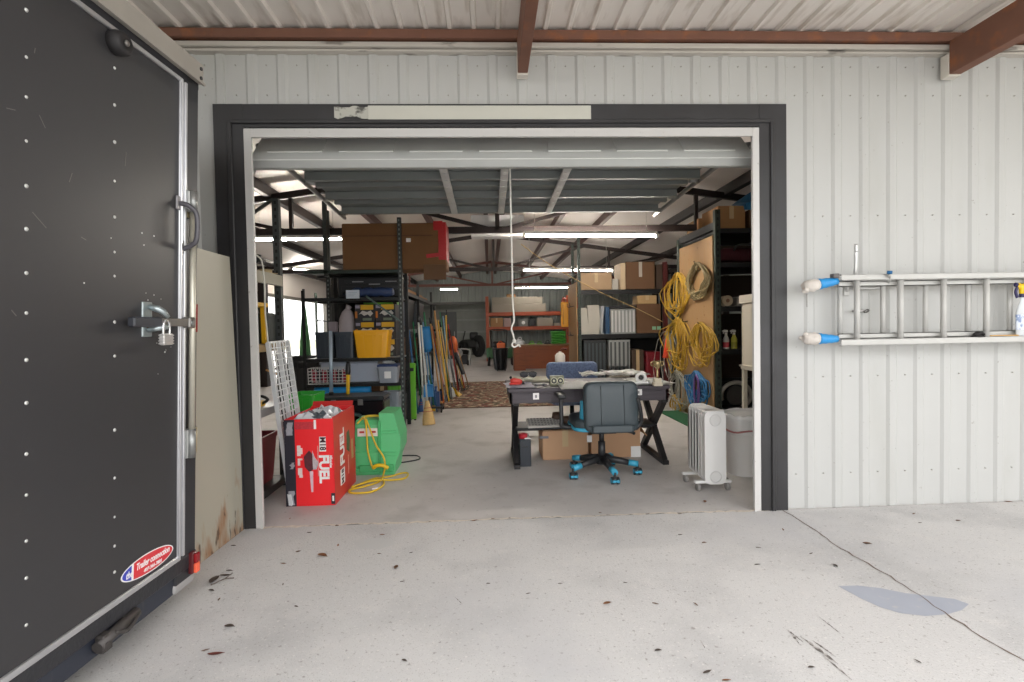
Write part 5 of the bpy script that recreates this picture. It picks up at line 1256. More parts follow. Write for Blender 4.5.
# ================================================================== WHITE BIN WITH LINER
bx_, by2 = 2.30, 4.56
T = thing('trash_bin', 'white plastic bin with clear liner beside the right doorframe', 'bin', (bx_, by2, 0))
bw = mat('bin_white', '#e6e4e1', .4, var=.03)
zt_b = .43; ztb = Wy(738, 416, 4.4).z
h_ = ztb-.02
def oval(w, d, z, n=28): return [(bx_+w*math.copysign(abs(math.cos(2*PI*i/n))**.7, math.cos(2*PI*i/n)), by2+d*math.copysign(abs(math.sin(2*PI*i/n))**.7, math.sin(2*PI*i/n)), z) for i in range(n+1)]
mb = MB(); mb.sheet([oval(.17, .15, 0), oval(.20, .18, h_-.05), oval(.215, .195, h_-.04), oval(.215, .195, h_), oval(.205, .185, h_), oval(.19, .17, h_*.4), oval(.16, .14, .01)]); vs = [mb.bm.verts.new(p) for p in oval(.17, .15, .002)[:-1]]; mb.bm.faces.new(vs); obj('tub', mb, bw, T)
random.seed(8)
mb = MB(); rows = []
for k, (w, z) in enumerate(((1.02, h_-.15), (1.05, h_-.09), (1.06, h_-.02), (1.05, h_+.02), (.97, h_+.025), (.93, h_-.06), (.7, h_-.16), (.2, h_-.18))):
    rows.append([(bx_+(p[0]-bx_)*w*random.uniform(.99, 1.025), by2+(p[1]-by2)*w*random.uniform(.99, 1.025), z+random.uniform(-.014, .014)*(k > 0)) for p in oval(.215, .195, 0)[:-1]])
    rows[-1].append(rows[-1][0])
mb.sheet(rows, True); lm_ = mat('bin_liner', '#dddcda', .25, var=.1, scale=12); obj('liner', mb, lm_, T)
mb = MB(); mb.tube([(bx_+(p[0]-bx_)*1.075, by2+(p[1]-by2)*1.075, h_-.115+.01*math.sin(i)) for i, p in enumerate(oval(.215, .195, 0)[:-1])], .008, 6, True); obj('drawstring', mb, mat('drawstring_red', '#a8706c', .6), T)
# ================================================================== LEFT STORAGE RACK (faces the door)
RYF, RYR = 6.87, 7.41
T = thing('storage_rack', 'tall dark punched steel rack loaded with totes left of the tool row', 'rack', (-1.75, 7.14, 0))
punched_post(T, -1.14, RYF, 0, 2.80, .05, rk_s, slot_l); punched_post(T, -1.155, RYR, 0, 2.80, .05, rk_b, slot_d)
punched_post(T, -2.23, RYR, 0, 3.02, .055, rk_s, slot_l); punched_post(T, -2.40, RYF, 0, 1.87, .035, rk_b, slot_d)
mb = MB(); mb.box(-2.12, -2.07, RYF-.02, RYF+.03, 2.05, 3.02); obj('post', mb, rk_s, T)
SHZ = (.12, .655, .985, 1.775, 2.13)
for z in SHZ:
    mb = MB(); mb.box(-2.38, -1.165, RYF-.02, RYF+.015, z-.045, z-.004); obj('beam', mb, rk_b if z < 2 else rk_g, T)
    mb = MB(); mb.box(-2.38, -1.165, RYR-.015, RYR+.02, z-.045, z-.004); obj('beam', mb, rk_b, T)
    mb = MB(); mb.box(-2.375, -1.17, RYF+.016, RYR-.016, z-.02, z-.003); obj('shelf_board', mb, rk_b if z != .985 else mat('wire_shelf', '#9fa3a6', .5, .3), T)
mb = MB(); mb.box(-2.375, -1.44, RYF-.01, RYR-.016, .455, .48); obj('shelf_board', mb, rk_b, T)
mb = MB(); a, b = Wy(366, 296, RYF-.03), Wy(400, 321, RYF-.03); mb.bar(a, b, .03, .02); obj('brace', mb, mat('brace_green', '#5d6f69', .5, .2), T)
for z in (2.0, .35):
    mb = MB(); mb.bar((-1.147, RYF+.03, z), (-1.152, RYR-.03, z+.35), .02, .012); obj('brace', mb, rk_b, T)
def shelf_rect(px0, py0, px1, py1, Y):
    return RECT(px0, py0, px1, py1, Y)
# long carton on top with red tape
a0, a1, b0, b1 = RECT(342, 223, 446, 267, 6.905)
T = thing('long_carton', 'long brown carton with torn red tape on top of the left storage rack', 'box', ((a0+a1)/2, 7.14, SHZ[4]))
cb_ = mat('long_carton_brown', '#74502f', .8, var=.10, scale=3); redt = mat('red_tape_torn', '#b3191f', .4, var=.15, scale=8)
z0_ = SHZ[4]; 
mb = MB(); mb.box(a0, a1, 6.905, 7.375, z0_, b1, .012); obj('carton', mb, cb_, T)
mb = MB(); mb.box(a1-.10, a1+.004, 6.900, 7.38, z0_+.12, b1+.006, .004); mb.box(a1-.16, a1-.04, 6.898, 6.905, b1-.10, b1+.02); obj('red_tape', mb, redt, T)
mb = MB(); mb.bar((a1-.26, 6.900, z0_+.17), (a1-.0, 6.900, z0_+.20), .004, .05, up=(0, 0, 1)); obj('red_tape_strip', mb, redt, T)
mb = MB(); mb.box(a1-.30, a1-.005, 6.885, 6.903, z0_-.14, z0_+.06, .004); obj('hanging_flap', mb, kraft_d, T)
mb = MB(); mb.box(a0+.01, a1-.17, 6.901, 6.905, b1-.17, b1-.16); obj('crease', mb, mat('crease_brown', '#5d402a', .8), T)
mb = MB(); mb.box(-1.06, -1.0, 6.900, 6.904, b1-.25, b1-.20); obj('label', mb, papr, T)
# black folded cases and blue rolled tarp
a0, a1, b0, b1 = RECT(337, 273, 400, 294, RYF)
T = thing('folded_table', 'black folded plastic cases lying on the upper shelf under the long carton', 'case', ((a0+a1)/2, 7.1, SHZ[3]))
mb = MB(); mb.box(a0-.05, a1-.03, 7.05, 7.38, SHZ[3]+.002, 2.06, .02); obj('case_body', mb, mat('black_case', '#1c1d20', .5), T)
for k, z in enumerate((1.88, 1.97)):
    mb = MB(); mb.box(a0+.05*k, a1-.06, 7.042, 7.05, z, z+.05, .003); obj('case_face', mb, mat('black_case_face', '#26272b', .35), T)
for k in range(3):
    mb = MB(); mb.box(a0+.15+.22*k, a0+.30+.22*k, 7.039, 7.043, 1.985-.035*(k % 2), 1.998-.035*(k % 2)); obj('case_print', mb, mat('case_print', '#8f8f90', .5, var=.4, scale=90), T)
bl = mat('navy_tarp', '#2b3d63', .5, var=.15, scale=6, bump=.5, bscale=14)
T = thing('rolled_tarp', 'navy blue rolled tarp on the upper shelf above the yellow boxes', 'tarp', (-1.5, 6.93, SHZ[3]))
a, b = Wy(352, 291, 6.93), Wy(393, 289, 6.93)
mb = MB(); n = 12; mb.tube([Vector((a.x+(b.x-a.x)*i/n, 6.955+.01*math.sin(i*2), SHZ[3]+.068+.006*math.sin(i*1.7))) for i in range(n+1)], [.045]+[.062+.006*math.sin(i*2.3) for i in range(n-1)]+[.045], 12); obj('roll', mb, bl, T)
mb = MB(); rows = [[Vector((a.x-.12+i*.05, 6.90+.02*j, SHZ[3]+.012+.05*(1-j/4)*math.sin(1+i*.5)*.5+.02)) for i in range(6)] for j in range(5)]; mb.sheet(rows); bmesh.ops.solidify(mb.bm, geom=mb.bm.faces[:], thickness=.004); obj('loose_end', mb, bl, T)
a0, a1, b0, b1 = RECT(346, 290, 359.5, 298.5, 6.84)
T = thing('card_sign', 'white card sign hung on the rack beam above the yellow tool boxes', 'sign', ((a0+a1)/2, 6.84, b0))
mb = MB(); mb.box(a0, a1, 6.836, 6.841, b0, b1, .001); cs = obj('card', mb, mat('card_bluewhite', '#c3ccd6', .5), T)
for k in range(3): mb = MB(); mb.box(a0+.03, a1-.03-.02*k, 6.8345, 6.836, b1-.035-.022*k, b1-.028-.022*k); obj('faint_line', mb, mat('faint_print', '#9fb0bf', .6), cs)
# yellow and black tool boxes
yb = mat('yb_black', '#26262a', .5, var=.2, scale=20); yy_ = mat('yb_yellow', '#d9a916', .45, var=.12, scale=12); yw = mat('yb_white', '#c7c3bb', .5, var=.4, scale=50); yo = mat('yb_orange', '#c9762a', .5, var=.2)
bw_, bh_ = .265, .236
X0 = Wy(355, 312, 7.08).x
cnt = 0
nm_ = {(0, 2): 'upper left', (1, 2): 'upper right', (0, 1): 'middle left', (1, 1): 'middle right', (0, 0): 'lower left', (1, 0): 'lower right'}
for j in (2, 1, 0):
    for i in (0, 1):
        x0_ = X0+i*(bw_+.008); z0_ = SHZ[2]+j*bh_
        lab = 'yellow and black power tool box, %s of the stack behind the yellow tote' % nm_[(i, j)]
        T = thing('tool_box_pack', lab, 'box', (x0_+bw_/2, 7.2, z0_), group='yellow and black boxed tools on the left rack')
        mb = MB(); mb.box(x0_, x0_+bw_, 7.08, 7.38, z0_+.001, z0_+bh_-.002, .003); obj('box_body', mb, yb, T)
        mb = MB(); mb.box(x0_+.075, x0_+bw_-.02, 7.076, 7.08, z0_+bh_-.075, z0_+bh_-.008); obj('yellow_band', mb, yy_, T)
        mb = MB(); mb.box(x0_+.005, x0_+.065, 7.076, 7.08, z0_+bh_-.055, z0_+bh_-.015); obj('grey_badge', mb, mat('yb_badge', '#9a94a6', .5), T)
        mb = MB(); mb.box(x0_+.0, x0_+.03, 7.075, 7.079, z0_+.05, z0_+.14); obj('orange_print', mb, yo, T)
        mb = MB(); mb.prism([(x0_+.05, z0_+.10), (x0_+.10, z0_+.15), (x0_+.16, z0_+.13), (x0_+.21, z0_+.15), (x0_+.24, z0_+.11), (x0_+.20, z0_+.07), (x0_+.17, z0_+.10), (x0_+.12, z0_+.08), (x0_+.08, z0_+.11)], 7.076, 7.08, lambda u, v, t: (u, t, v)); obj('tool_picture', mb, yw, T)
        mb = MB(); mb.box(x0_+.10, x0_+.22, 7.0765, 7.08, z0_+.015, z0_+.05); obj('print_panel', mb, mat('yb_panel', '#6e7a66', .5, var=.4, scale=60), T)
# pale sacks left of them, behind the dark totes
for k, (px0, py0, px1, py1, hx, lab) in enumerate(((335, 311, 354, 321, '#b9aeb0', 'crumpled pale sack on the rack left of the yellow tool boxes'), (333, 322, 344, 331, '#8d8388', 'small grey pack beside the lower yellow tool box'), (341, 326, 354, 332, '#c9a52a', 'flat yellow case behind the dark grey totes'))):
    a0, a1, b0, b1 = RECT(px0, py0, px1, py1, 7.1)
    if k == 0:
        T = thing('fabric_sack', lab, 'sack', ((a0+a1)/2, 7.2, SHZ[2]))
        random.seed(4); mb = MB(); rows = []
        for z, w in ((0, .9), (.08, 1.0), (.25, .98), (.40, .9), (.50, .8), (.58, .55), (.62, .2)): rows.append([((a0+a1)/2+math.cos(2*PI*i/14)*.125*w*random.uniform(.9, 1.1), 7.24+math.sin(2*PI*i/14)*.11*w*random.uniform(.9, 1.1), SHZ[2]+z*1.06) for i in range(14)]); rows[-1].append(rows[-1][0])
        mb.sheet(rows, True); obj('sack_body', mb, mat('sack_pale', hx, .8, var=.15, bump=.5, bscale=20), T)
        mb = MB(); mb.cyl(((a0+a1)/2, 7.24, SHZ[2]+.645), ((a0+a1)/2+.03, 7.24, SHZ[2]+.70), .028, .05, 8); obj('sack_neck', mb, mat('sack_pale', hx), T)
    elif k == 1:
        carton(lab, a0-.03, a1-.08, SHZ[2], b1, 6.99, 7.10, mat('grey_pack', hx, .7), tape=False)
    else:
        pass
# dark totes and the yellow tote
slate = mat('slate_tote', '#343c46', .4, var=.06); yel_t = mat('yellow_tote', '#f2ae16', .4, var=.05)
for k, (px0, px1, lab) in enumerate(((314.5, 333.5, 'dark slate tote at the left end of the rack shelf'), (334, 354, 'dark slate tote between the other slate tote and the yellow tote'))):
    a0, a1, b0, b1 = RECT(px0, 332, px1, 357, 6.84)
    tote(lab, max(a0, -2.37) if k == 0 else a0, a1, SHZ[2], b1, 6.84, 7.0, slate, taper=.9, group='dark slate totes on the left rack')
a0, a1, b0, b1 = RECT(353.5, 330, 389.5, 357.5, 6.80)
tote('bright yellow open tote on the middle shelf of the left rack', a0, a1, SHZ[2], b1, 6.78, 7.06, yel_t, taper=.84)
# under-bed bin, wire basket, grey totes
clearb = mat('pale_blue_plastic', '#b3bccb', .3, var=.04)
a0, a1, b0, b1 = RECT(321, 362, 379, 382, 7.0)
tote('long pale blue plastic bin on the shelf under the dark totes', -2.27, a1, SHZ[1], SHZ[2]-.06, 7.02, 7.375, clearb, taper=.95)
a0, a1, b0, b1 = RECT(313, 368, 347, 383, 6.80)
T = thing('wire_basket', 'white wire basket holding red things on the left rack', 'basket', ((a0+a1)/2, 6.87, SHZ[1]))
a0 = -2.33; za, zb_ = SHZ[1]+.002, SHZ[1]+.21
mb = MB()
for i in range(11):
    x = a0+(a1-a0)*i/10; mb.bar((x, 6.78, za), (x, 6.765, zb_), .007, .007); mb.bar((x, 6.98, za), (x, 6.99, zb_), .006, .006); mb.bar((x, 6.78, za+.004), (x, 6.98, za+.004), .005, .005)
for j in range(6):
    z = za+.004+(zb_-za-.006)*j/5
    mb.bar((a0, 6.78-.003*j, z), (a1, 6.78-.003*j, z), .007, .007); mb.bar((a0, 6.98, z), (a1, 6.98, z), .006, .006); mb.bar((a0, 6.78, z), (a0, 6.98, z), .006, .006); mb.bar((a1, 6.78, z), (a1, 6.98, z), .006, .006)
obj('wire_body', mb, mat('basket_white', '#d8d4d2', .4), T)
random.seed(9)
reds = mat('basket_red', '#a02840', .6, var=.3, scale=20)
for k in range(7):
    x = a0+.05+k*(a1-a0-.1)/6
    T = thing('work_glove', ['bundled red work glove in the white wire basket, first from its left end', 'bundled dark glove second from the left in the wire basket', 'bundled red glove third from the left in the wire basket', 'bundled dark glove in the middle of the wire basket', 'bundled red glove right of the middle of the wire basket', 'bundled dark glove second from the right in the wire basket', 'bundled red glove at the right end of the wire basket'][k], 'glove', (x, 6.88, SHZ[1]+.012), group='gloves in the wire basket')
    m = reds if k % 2 == 0 else mat('basket_dark', '#3c3840', .7)
    mb = MB(); mb.sph((x, 6.88, SHZ[1]+.072), .05, (.9, 1.3, 1.15), 10); mb.sph((x+.015, 6.85, SHZ[1]+.14), .03, (1, 1.2, 1.2), 8); obj('palm', mb, m, T)
    mb = MB(); mb.tube([(x-.02, 6.86, SHZ[1]+.12), (x-.015, 6.85, SHZ[1]+.185)], [.018, .012], 8); obj('thumb', mb, m, T)
greyt = mat('grey_tote', '#9aa1ab', .4, var=.05); navl = mat('navy_lid', '#2b3f6b', .4)
a0, a1, b0, b1 = RECT(377.5, 366, 398, 382.5, 6.80)
t_ = tote('grey tote with navy lid at the right end of the rack shelf', a0, a1, SHZ[1], b1, 6.78, 7.01, greyt, lid=navl, taper=.85)
mb = MB(); mb.box(-.04, .045, -.119, -.112, .06, .15, .002); obj('white_label', mb, papr, t_, local=True)
T = thing('plastic_bag', 'crumpled white plastic bag on the navy lid of the grey tote', 'bag', ((a0+a1)/2-.02, 6.9, b1+.026))
random.seed(21); mb = MB(); rows = []
for j in range(7): rows.append([((a0+a1)/2-.10+.18*i/7, 6.82+.14*j/6, b1+.03+.055*math.sin(PI*j/6)*math.sin(PI*i/7)*random.uniform(.5, 1.4)) for i in range(8)])
mb.sheet(rows, False); bmesh.ops.solidify(mb.bm, geom=mb.bm.faces[:], thickness=.003); obj('bag_film', mb, mat('bag_white2', '#dfe2e4', .35), T)
# blue rolled pad and bits under it
T = thing('rolled_pad', 'bright blue rolled pad lying under the wire basket', 'pad', (-1.95, 6.75, .40))
mb = MB(); a, b = Wy(315, 390, 6.95), Wy(371, 389, 6.95)
n = 10; mb.tube([Vector((a.x+(b.x-a.x)*i/n, 6.95, .553)) for i in range(n+1)], [.05]+[.068]*(n-1)+[.05], 14); obj('roll', mb, mat('bright_blue_pad', '#2a97dc', .35, var=.08), T)
mb = MB(); mb.tube([(a.x+.25, 6.95+.069*math.cos(2*PI*i/16), .553+.069*math.sin(2*PI*i/16)) for i in range(16)], .004, 5, True); obj('strap', mb, mat('strap_white', '#cfd6da', .5), T)
T.location = ((a.x+b.x)/2, 6.95, .484)
for ch in T.children: ch.location = -(Vector(T.location)-Vector((-1.95, 6.75, .40)))
# black tool chest under it, on the floor
a0, a1, b0, b1 = RECT(316, 397, 378, 425, 6.05)
T = thing('tool_chest', 'glossy black chest standing behind the red carton and the green fan', 'chest', ((a0+a1)/2, 6.35, 0))
zc1 = b1
bg_ = mat('gloss_black', '#17191c', .18, var=.15, scale=5)
mb = MB(); mb.box(a0, a1+.06, 6.06, 6.46, .0, zc1-.05, .01); obj('chest_body', mb, bg_, T)
mb = MB(); mb.box(a0-.012, a1+.07, 6.05, 6.47, zc1-.05, zc1, .012); obj('lid', mb, mat('chest_lid', '#2c2f33', .3), T)
mb = MB(); mb.box(a1+.06, a1+.066, 6.10, 6.42, .06, zc1-.08); obj('side_panel', mb, mat('olive_panel', '#3c4730', .4), T)
for x in (a0+.2, a1-.2): mb = MB(); mb.box(x-.03, x+.03, 6.045, 6.06, zc1-.10, zc1-.03, .004); obj('latch', mb, galv, T)
mb = MB(); mb.tube(bez([(a1-.40, 6.06, .28), (a1-.36, 6.0, .36), (a1-.22, 6.0, .38), (a1-.14, 6.06, .28)], 5), .02, 8); obj('front_handle', mb, mat('handle_teal', '#33504e', .3), T)
# pole and level standing on the chest, leaning on the rack
def straight(name, label, cat, a, b, r, m, parts=None):
    T = thing(name, label, cat, b)
    mb = MB(); mb.cyl(b, a, r, n=10); obj('shaft', mb, m, T)
    return T
a, b = Wy(330.5, 331, 6.36), Wy(331.5, 399, 6.3); b.z = zc1+.002
T = straight('pole', 'pale blue metal pole standing upright before the dark totes', 'pole', a, b, .021, mat('pale_blue_metal', '#a9b9c9', .35, .4))
mb = MB(); mb.cyl(b, b+Vector((0, 0, .03)), .026, n=10); obj('foot_cap', mb, blackp, T)
a, b = Wy(348, 362, 6.36), Wy(348, 397, 6.3); b.z = zc1+.002
T = thing('digging_bar', 'yellow handle tool with black grip standing beside the blue roll', 'tool', b)
mb = MB(); mb.cyl(b, b+(a-b)*.62, .022, n=10); obj('shaft', mb, mat('tool_yellow', '#e0b21e', .4), T)
mb = MB(); mb.tube([b+(a-b)*.60, b+(a-b)*.7, b+(a-b)*.92, a], [.026, .032, .028, .018], 10); obj('grip', mb, blackp, T)
# grey tall tote and green lid by the right post
a0, a1, b0, b1 = RECT(382, 392, 401, 420, 6.62)
tote('grey tall tote on the floor in front of the rack post', a0, a1-.02, 0, b1, 6.58, 6.83, mat('grey_tote_dark', '#7f868e', .4), taper=.9)
a0, a1, b0, b1 = RECT(386, 384, 399, 391, 6.9)
tote('small green tray on the rack above the grey tall tote', a0, a1, .45, b1, 6.95, 7.15, mat('lime_tray', '#5ea532', .4), taper=.9)
mb = MB(); mb.box(-1.42, -1.17, 6.90, 7.36, .12, .448, .004)
obj('foam_block', mb, blackp, label='black block under the small green tray on the rack', cat='block')
# green tote on a black crate at the left
a0, a1, b0, b1 = RECT(289, 395, 313, 407, 5.45)
mbx = mat('crate_black', '#26272a', .5)
T = thing('plastic_crate', 'black slatted crate standing under the bright green tote', 'crate', ((a0+a1)/2, 5.62, 0))
mb = MB(); mb.box(a0, a1, 5.45, 5.8, .0, .02); mb.box(a0, a1, 5.45, 5.8, .46, .52)
for i in range(7): x = a0+.01+(a1-a0-.02)*i/6; mb.box(x-.012, x+.012, 5.45, 5.47, .02, .46); mb.box(x-.012, x+.012, 5.78, 5.8, .02, .46)
for z in (.16, .31): mb.box(a0, a1, 5.448, 5.465, z, z+.03)
obj('crate_body', mb, mbx, T)
tote('bright green tote stacked on the black crate behind the red carton', a0-.02, a1+.02, .521, b1, 5.44, 5.82, mat('bright_green_plastic', '#2ea632', .4), taper=.92)
# ================================================================== TOOL ROW and the second rack behind it
T = thing('storage_rack', 'dark steel rack behind the leaning brooms and shovels', 'rack', (-1.9, 9.3, 0))
for (x, y) in ((-1.42, 8.0), (-2.3, 8.0), (-1.42, 10.6), (-2.3, 10.6), (-1.42, 13.0), (-2.3, 13.0)):
    punched_post(T, x, y, 0, 2.25, .05, rk_b, slot_d, face=1, ax='x')
for z in (.2, .8, 1.4, 2.0):
    mb = MB(); mb.box(-1.44, -1.40, 8.03, 12.97, z-.06, z); obj('beam', mb, rk_b, T)
    mb = MB(); mb.box(-2.3, -1.441, 8.03, 12.97, z-.03, z-.004); obj('shelf_board', mb, rk_b, T)
plank = mat('orange_plank', '#a97c4e', .7, var=.1, scale=5)
T = thing('timber_plank', 'tan timber plank lying on the rack above the leaning tools', 'plank', (-1.6, 10, 2.0))
mb = MB(); mb.box(-1.75, -1.46, 8.1, 12.6, 2.002, 2.06, .004); mb.box(-1.72, -1.50, 8.2, 12.0, 2.061, 2.10, .004); obj('board', mb, plank, T)
carton('brown carton on the second rack behind the broom handles', -1.95, -1.47, 1.4, 1.72, 8.2, 8.7, kraft_d)
tote('lime green tray on the second rack above the brown carton', -1.95, -1.46, 1.73, 1.80, 8.15, 8.75, mat('lime_tray', '#5ea532', .4), taper=.95)
carton('dark brown carton on the second rack above the blue dustpans', -1.95, -1.47, .8, 1.2, 8.9, 9.5, kraft_d, tape=False)
carton('flattened brown carton on the far end of the second rack', -1.95, -1.47, .8, 1.15, 10.8, 11.5, kraft_d)
carton('low brown carton on the lower shelf of the second rack', -1.95, -1.47, .2, .6, 8.3, 9.0, kraft_d)
dtm = mat('dark_tote', '#26282b', .45)
for z, ya, yb3, h, mm, lab in ((.2, 9.1, 9.9, .5, dtm, 'dark tote on the lowest shelf of the second rack, nearest the low brown carton'), (.2, 10.0, 10.55, .45, slate, 'slate tote on the lowest shelf of the second rack before its middle post'), (.8, 8.15, 8.8, .5, mat('tote_teal', '#274a55', .45), 'teal tote on the second rack beside the dark brown carton'), (.8, 9.6, 10.5, .5, dtm, 'dark tote on the second rack behind the wooden handles'), (1.4, 8.8, 9.6, .52, mat('tote_navy', '#24334f', .45), 'navy tote on the second rack right of the lime green tray'), (1.4, 9.7, 10.5, .5, dtm, 'dark tote on the upper shelf behind the yellow level'), (1.4, 10.8, 12.0, .5, slate, 'slate tote on the upper shelf at the far end of the second rack'), (.2, 10.8, 12.0, .5, dtm, 'dark tote on the lowest shelf at the far end of the second rack'), (.8, 11.7, 12.7, .45, dtm, 'dark tote beside the flattened carton on the second rack')):
    tote(lab, -2.1, -1.47, z, z+h, ya, yb3, mm)
mb = MB(); mb.box(-2.36, -2.33, 7.98, 13.02, 0, 2.2); obj('back_panel', mb, mat('rack_back', '#4a4c4a', .6), COL.objects['storage_rack.001'])
hw = mat('wood_handle', '#b98a52', .55, var=.15, scale=10)
HC = {'wood': hw, 'tan': mat('tan_handle', '#c7a578', .55), 'yellow': mat('yellow_handle', '#dfb022', .4), 'green': mat('green_handle', '#2f7f56', .4), 'white': mat('white_handle', '#c9ccc8', .4), 'blue': mat('blue_handle', '#2d5f8c', .4), 'black': blackp, 'orange': mat('orange_handle', '#d2632a', .45), 'red': mat('red_handle', '#b23b2f', .45), 'grey': mat('grey_handle', '#7f8388', .4, .3), 'lblue': mat('light_blue_handle', '#7fa7c4', .4)}
straw = mat('broom_straw', '#d9b77c', .85, var=.15, scale=30, bump=.5, bscale=60)
bluep = mat('blue_plastic', '#2c8ccb', .4, var=.08); stl = mat('shovel_steel', '#8a8d90', .35, .6, var=.15); navy = mat('navy_plastic2', '#2a4f86', .4)
def tool(name, label, cat, top, bot, hcol, head, hm, r=.013, scale=1.):
    b = Wz(*bot); t = Wy(top[0], top[1], b.y+.12)
    b.z = .004
    d = (t-b); L = d.length; d.normalize()
    side = Vector((0, 1, 0))-d*d.y; side.normalize()             # head width runs along the rack
    if head in ('broom', 'spade_up', 'mop'): side = Vector((1, .25, 0)); side -= d*side.dot(d); side.normalize()
    nrm = d.cross(side)
    T = thing(name, label, cat, b)
    s = scale
    h0 = {'broom': .26, 'push': .06, 'shovel': .30, 'rake': .05, 'mop': .22, 'none': 0., 'hoe': .03, 'spade_up': 0., 'squeegee': .04, 'level': 0.}[head]*s
    F = Matrix(((side.x, d.x, nrm.x, b.x), (side.y, d.y, nrm.y, b.y), (side.z, d.z, nrm.z, b.z), (0, 0, 0, 1)))
    if head != 'level':
        mb = MB(); mb.tube([b+d*h0*.9, b+d*L], r, 8); obj('handle', mb, HC[hcol], T)
    if head == 'broom':
        mb = MB(); rows = []
        for k, (z, w, t_) in enumerate(((0, .072, .035), (.05, .07, .04), (.14, .055, .035), (.20, .035, .028), (.27, .02, .02))):
            rows.append([F @ Vector((w*s*math.cos(2*PI*i/16), z*s, t_*s*math.sin(2*PI*i/16))) for i in range(17)])
        mb.sheet(rows); mb.bm.faces.new([mb.bm.verts.new(p) for p in rows[0][:-1]]); hd = obj('bristles', mb, hm, T)
        for z in (.15, .19): mb = MB(); mb.tube([F @ Vector(((.058 if z < .17 else .042)*s*math.cos(2*PI*i/14), z*s, .036*s*math.sin(2*PI*i/14))) for i in range(14)], .004, 5, True); obj('binding', mb, HC['red'], hd)
    elif head == 'push':
        mb = MB(); mb.box(-.17*s, .17*s, .05, .09, -.03, .03, .008, M4=F); obj('head_block', mb, HC['wood'], T)
        mb = MB(); mb.box(-.17*s, .17*s, 0, .05, -.028, .028, M4=F); obj('bristles', mb, hm, T)
    elif head == 'shovel':
        mb = MB(); rows = []
        for z, w in ((0, .02), (.04, .07), (.12, .10), (.22, .11), (.27, .105), (.29, .03)):
            rows.append([F @ Vector((w*s*u, z*s, .03*s*(u*u)-.01)) for u in (-1, -.5, 0, .5, 1)])
        mb.sheet(rows); bmesh.ops.solidify(mb.bm, geom=mb.bm.faces[:], thickness=.003); obj('blade', mb, hm, T)
        mb = MB(); mb.tube([F @ Vector((0, .18*s, 0)), F @ Vector((0, .36*s, 0))], .018, 8); obj('socket', mb, hm, T)
    elif head == 'rake':
        mb = MB(); mb.bar(F @ Vector((-.18*s, .05, 0)), F @ Vector((.18*s, .05, 0)), .02, .012)
        for i in range(9): x = (-.17+.34*i/8)*s; mb.tube([F @ Vector((x, .05, 0)), F @ Vector((x, .0, .01)), ], .004, 5)
        mb.tube([F @ Vector((-.12*s, .05, 0)), F @ Vector((0, .16, 0)), F @ Vector((.12*s, .05, 0))], .006, 5); obj('tines', mb, hm, T)
    elif head == 'mop':
        mb = MB()
        for i in range(14): x = -.07+.14*i/13; mb.tube(bez([F @ Vector((x*.3, .22, 0)), F @ Vector((x, .12, .02*math.sin(i))), F @ Vector((x*1.3, .0, .02*math.cos(i)))], 3), .010, 5)
        obj('mop_strands', mb, hm, T); mb = MB(); mb.box(-.05, .05, .20, .24, -.015, .015, .006, M4=F); obj('clamp', mb, blackp, T)
    elif head == 'hoe':
        mb = MB(); mb.box(-.08, .08, 0, .09, -.004, .004, M4=F); mb.tube([F @ Vector((0, .05, 0)), F @ Vector((0, .12, .02))], .012, 6); obj('blade', mb, hm, T)
    elif head == 'squeegee':
        mb = MB(); mb.box(-.22*s, .22*s, .02, .06, -.012, .012, .004, M4=F); mb.box(-.22*s, .22*s, 0, .02, -.004, .004, M4=F); obj('squeegee_head', mb, hm, T)
    elif head == 'level':
        mb = MB(); mb.box(-.03, .03, 0, L, -.010, .010, .003, M4=F); obj('beam', mb, HC[hcol], T)
        for q in (.1, .5, .9): mb = MB(); mb.box(-.018, .018, L*q-.03, L*q+.03, -.012, .012, M4=F); obj('vial_window', mb, hm, T)
    elif head == 'spade_up':
        T2 = F @ Matrix.Translation((0, L-.05, 0))
        mb = MB(); rows = []
        for z, w in ((0, .05), (.06, .085), (.20, .095), (.36, .10), (.42, .095)): rows.append([T2 @ Vector((w*s*u, z*s, .05*(u*u)-.01)) for u in (-1, -.6, -.2, .2, .6, 1)])
        mb.sheet(rows); bmesh.ops.solidify(mb.bm, geom=mb.bm.faces[:], thickness=.004); obj('scoop', mb, hm, T)
    if hcol in ('wood', 'tan', 'yellow', 'white') and head not in ('level', 'spade_up'):
        mb = MB(); mb.tube([b+d*(L-.10), b+d*(L+.004)], r+.004, 8); obj('grip', mb, blackp, T)
    return T
tool('broom', 'straw broom with white handle standing foremost in the tool row', 'broom', (420.5, 318), (429, 425), 'white', 'broom', straw, scale=1.25)
tool('push_broom', 'green handled push broom just behind the straw broom', 'broom', (424, 312), (434, 411), 'green', 'push', HC['yellow'], scale=.6)
tool('snow_shovel', 'blue plastic scoop turned up high on a dark handle among the brooms', 'shovel', (427.5, 349), (437, 412), 'blue', 'spade_up', bluep)
tool('rake', 'wooden rake with orange foot leaning in the tool row', 'rake', (434, 305), (444, 404), 'wood', 'rake', HC['orange'], r=.016)
tool('spirit_level', 'long yellow level leaning between the wooden handles', 'level', (438, 320), (449, 402), 'yellow', 'level', HC['black'])
tool('shovel', 'tan handled steel shovel leaning right of the yellow level', 'shovel', (440, 322), (452.5, 400), 'tan', 'shovel', stl, scale=.9)
tool('shovel', 'grey handled shovel with blade down before the yellow scoop', 'shovel', (446, 335), (456, 396), 'grey', 'shovel', stl)
tool('mop', 'white stranded mop with pale blue handle in the tool row', 'mop', (443, 316), (451, 398), 'lblue', 'mop', HC['white'])
tool('hoe', 'black handled hoe leaning behind the yellow scoop', 'hoe', (450, 330), (460, 394.5), 'black', 'hoe', stl)
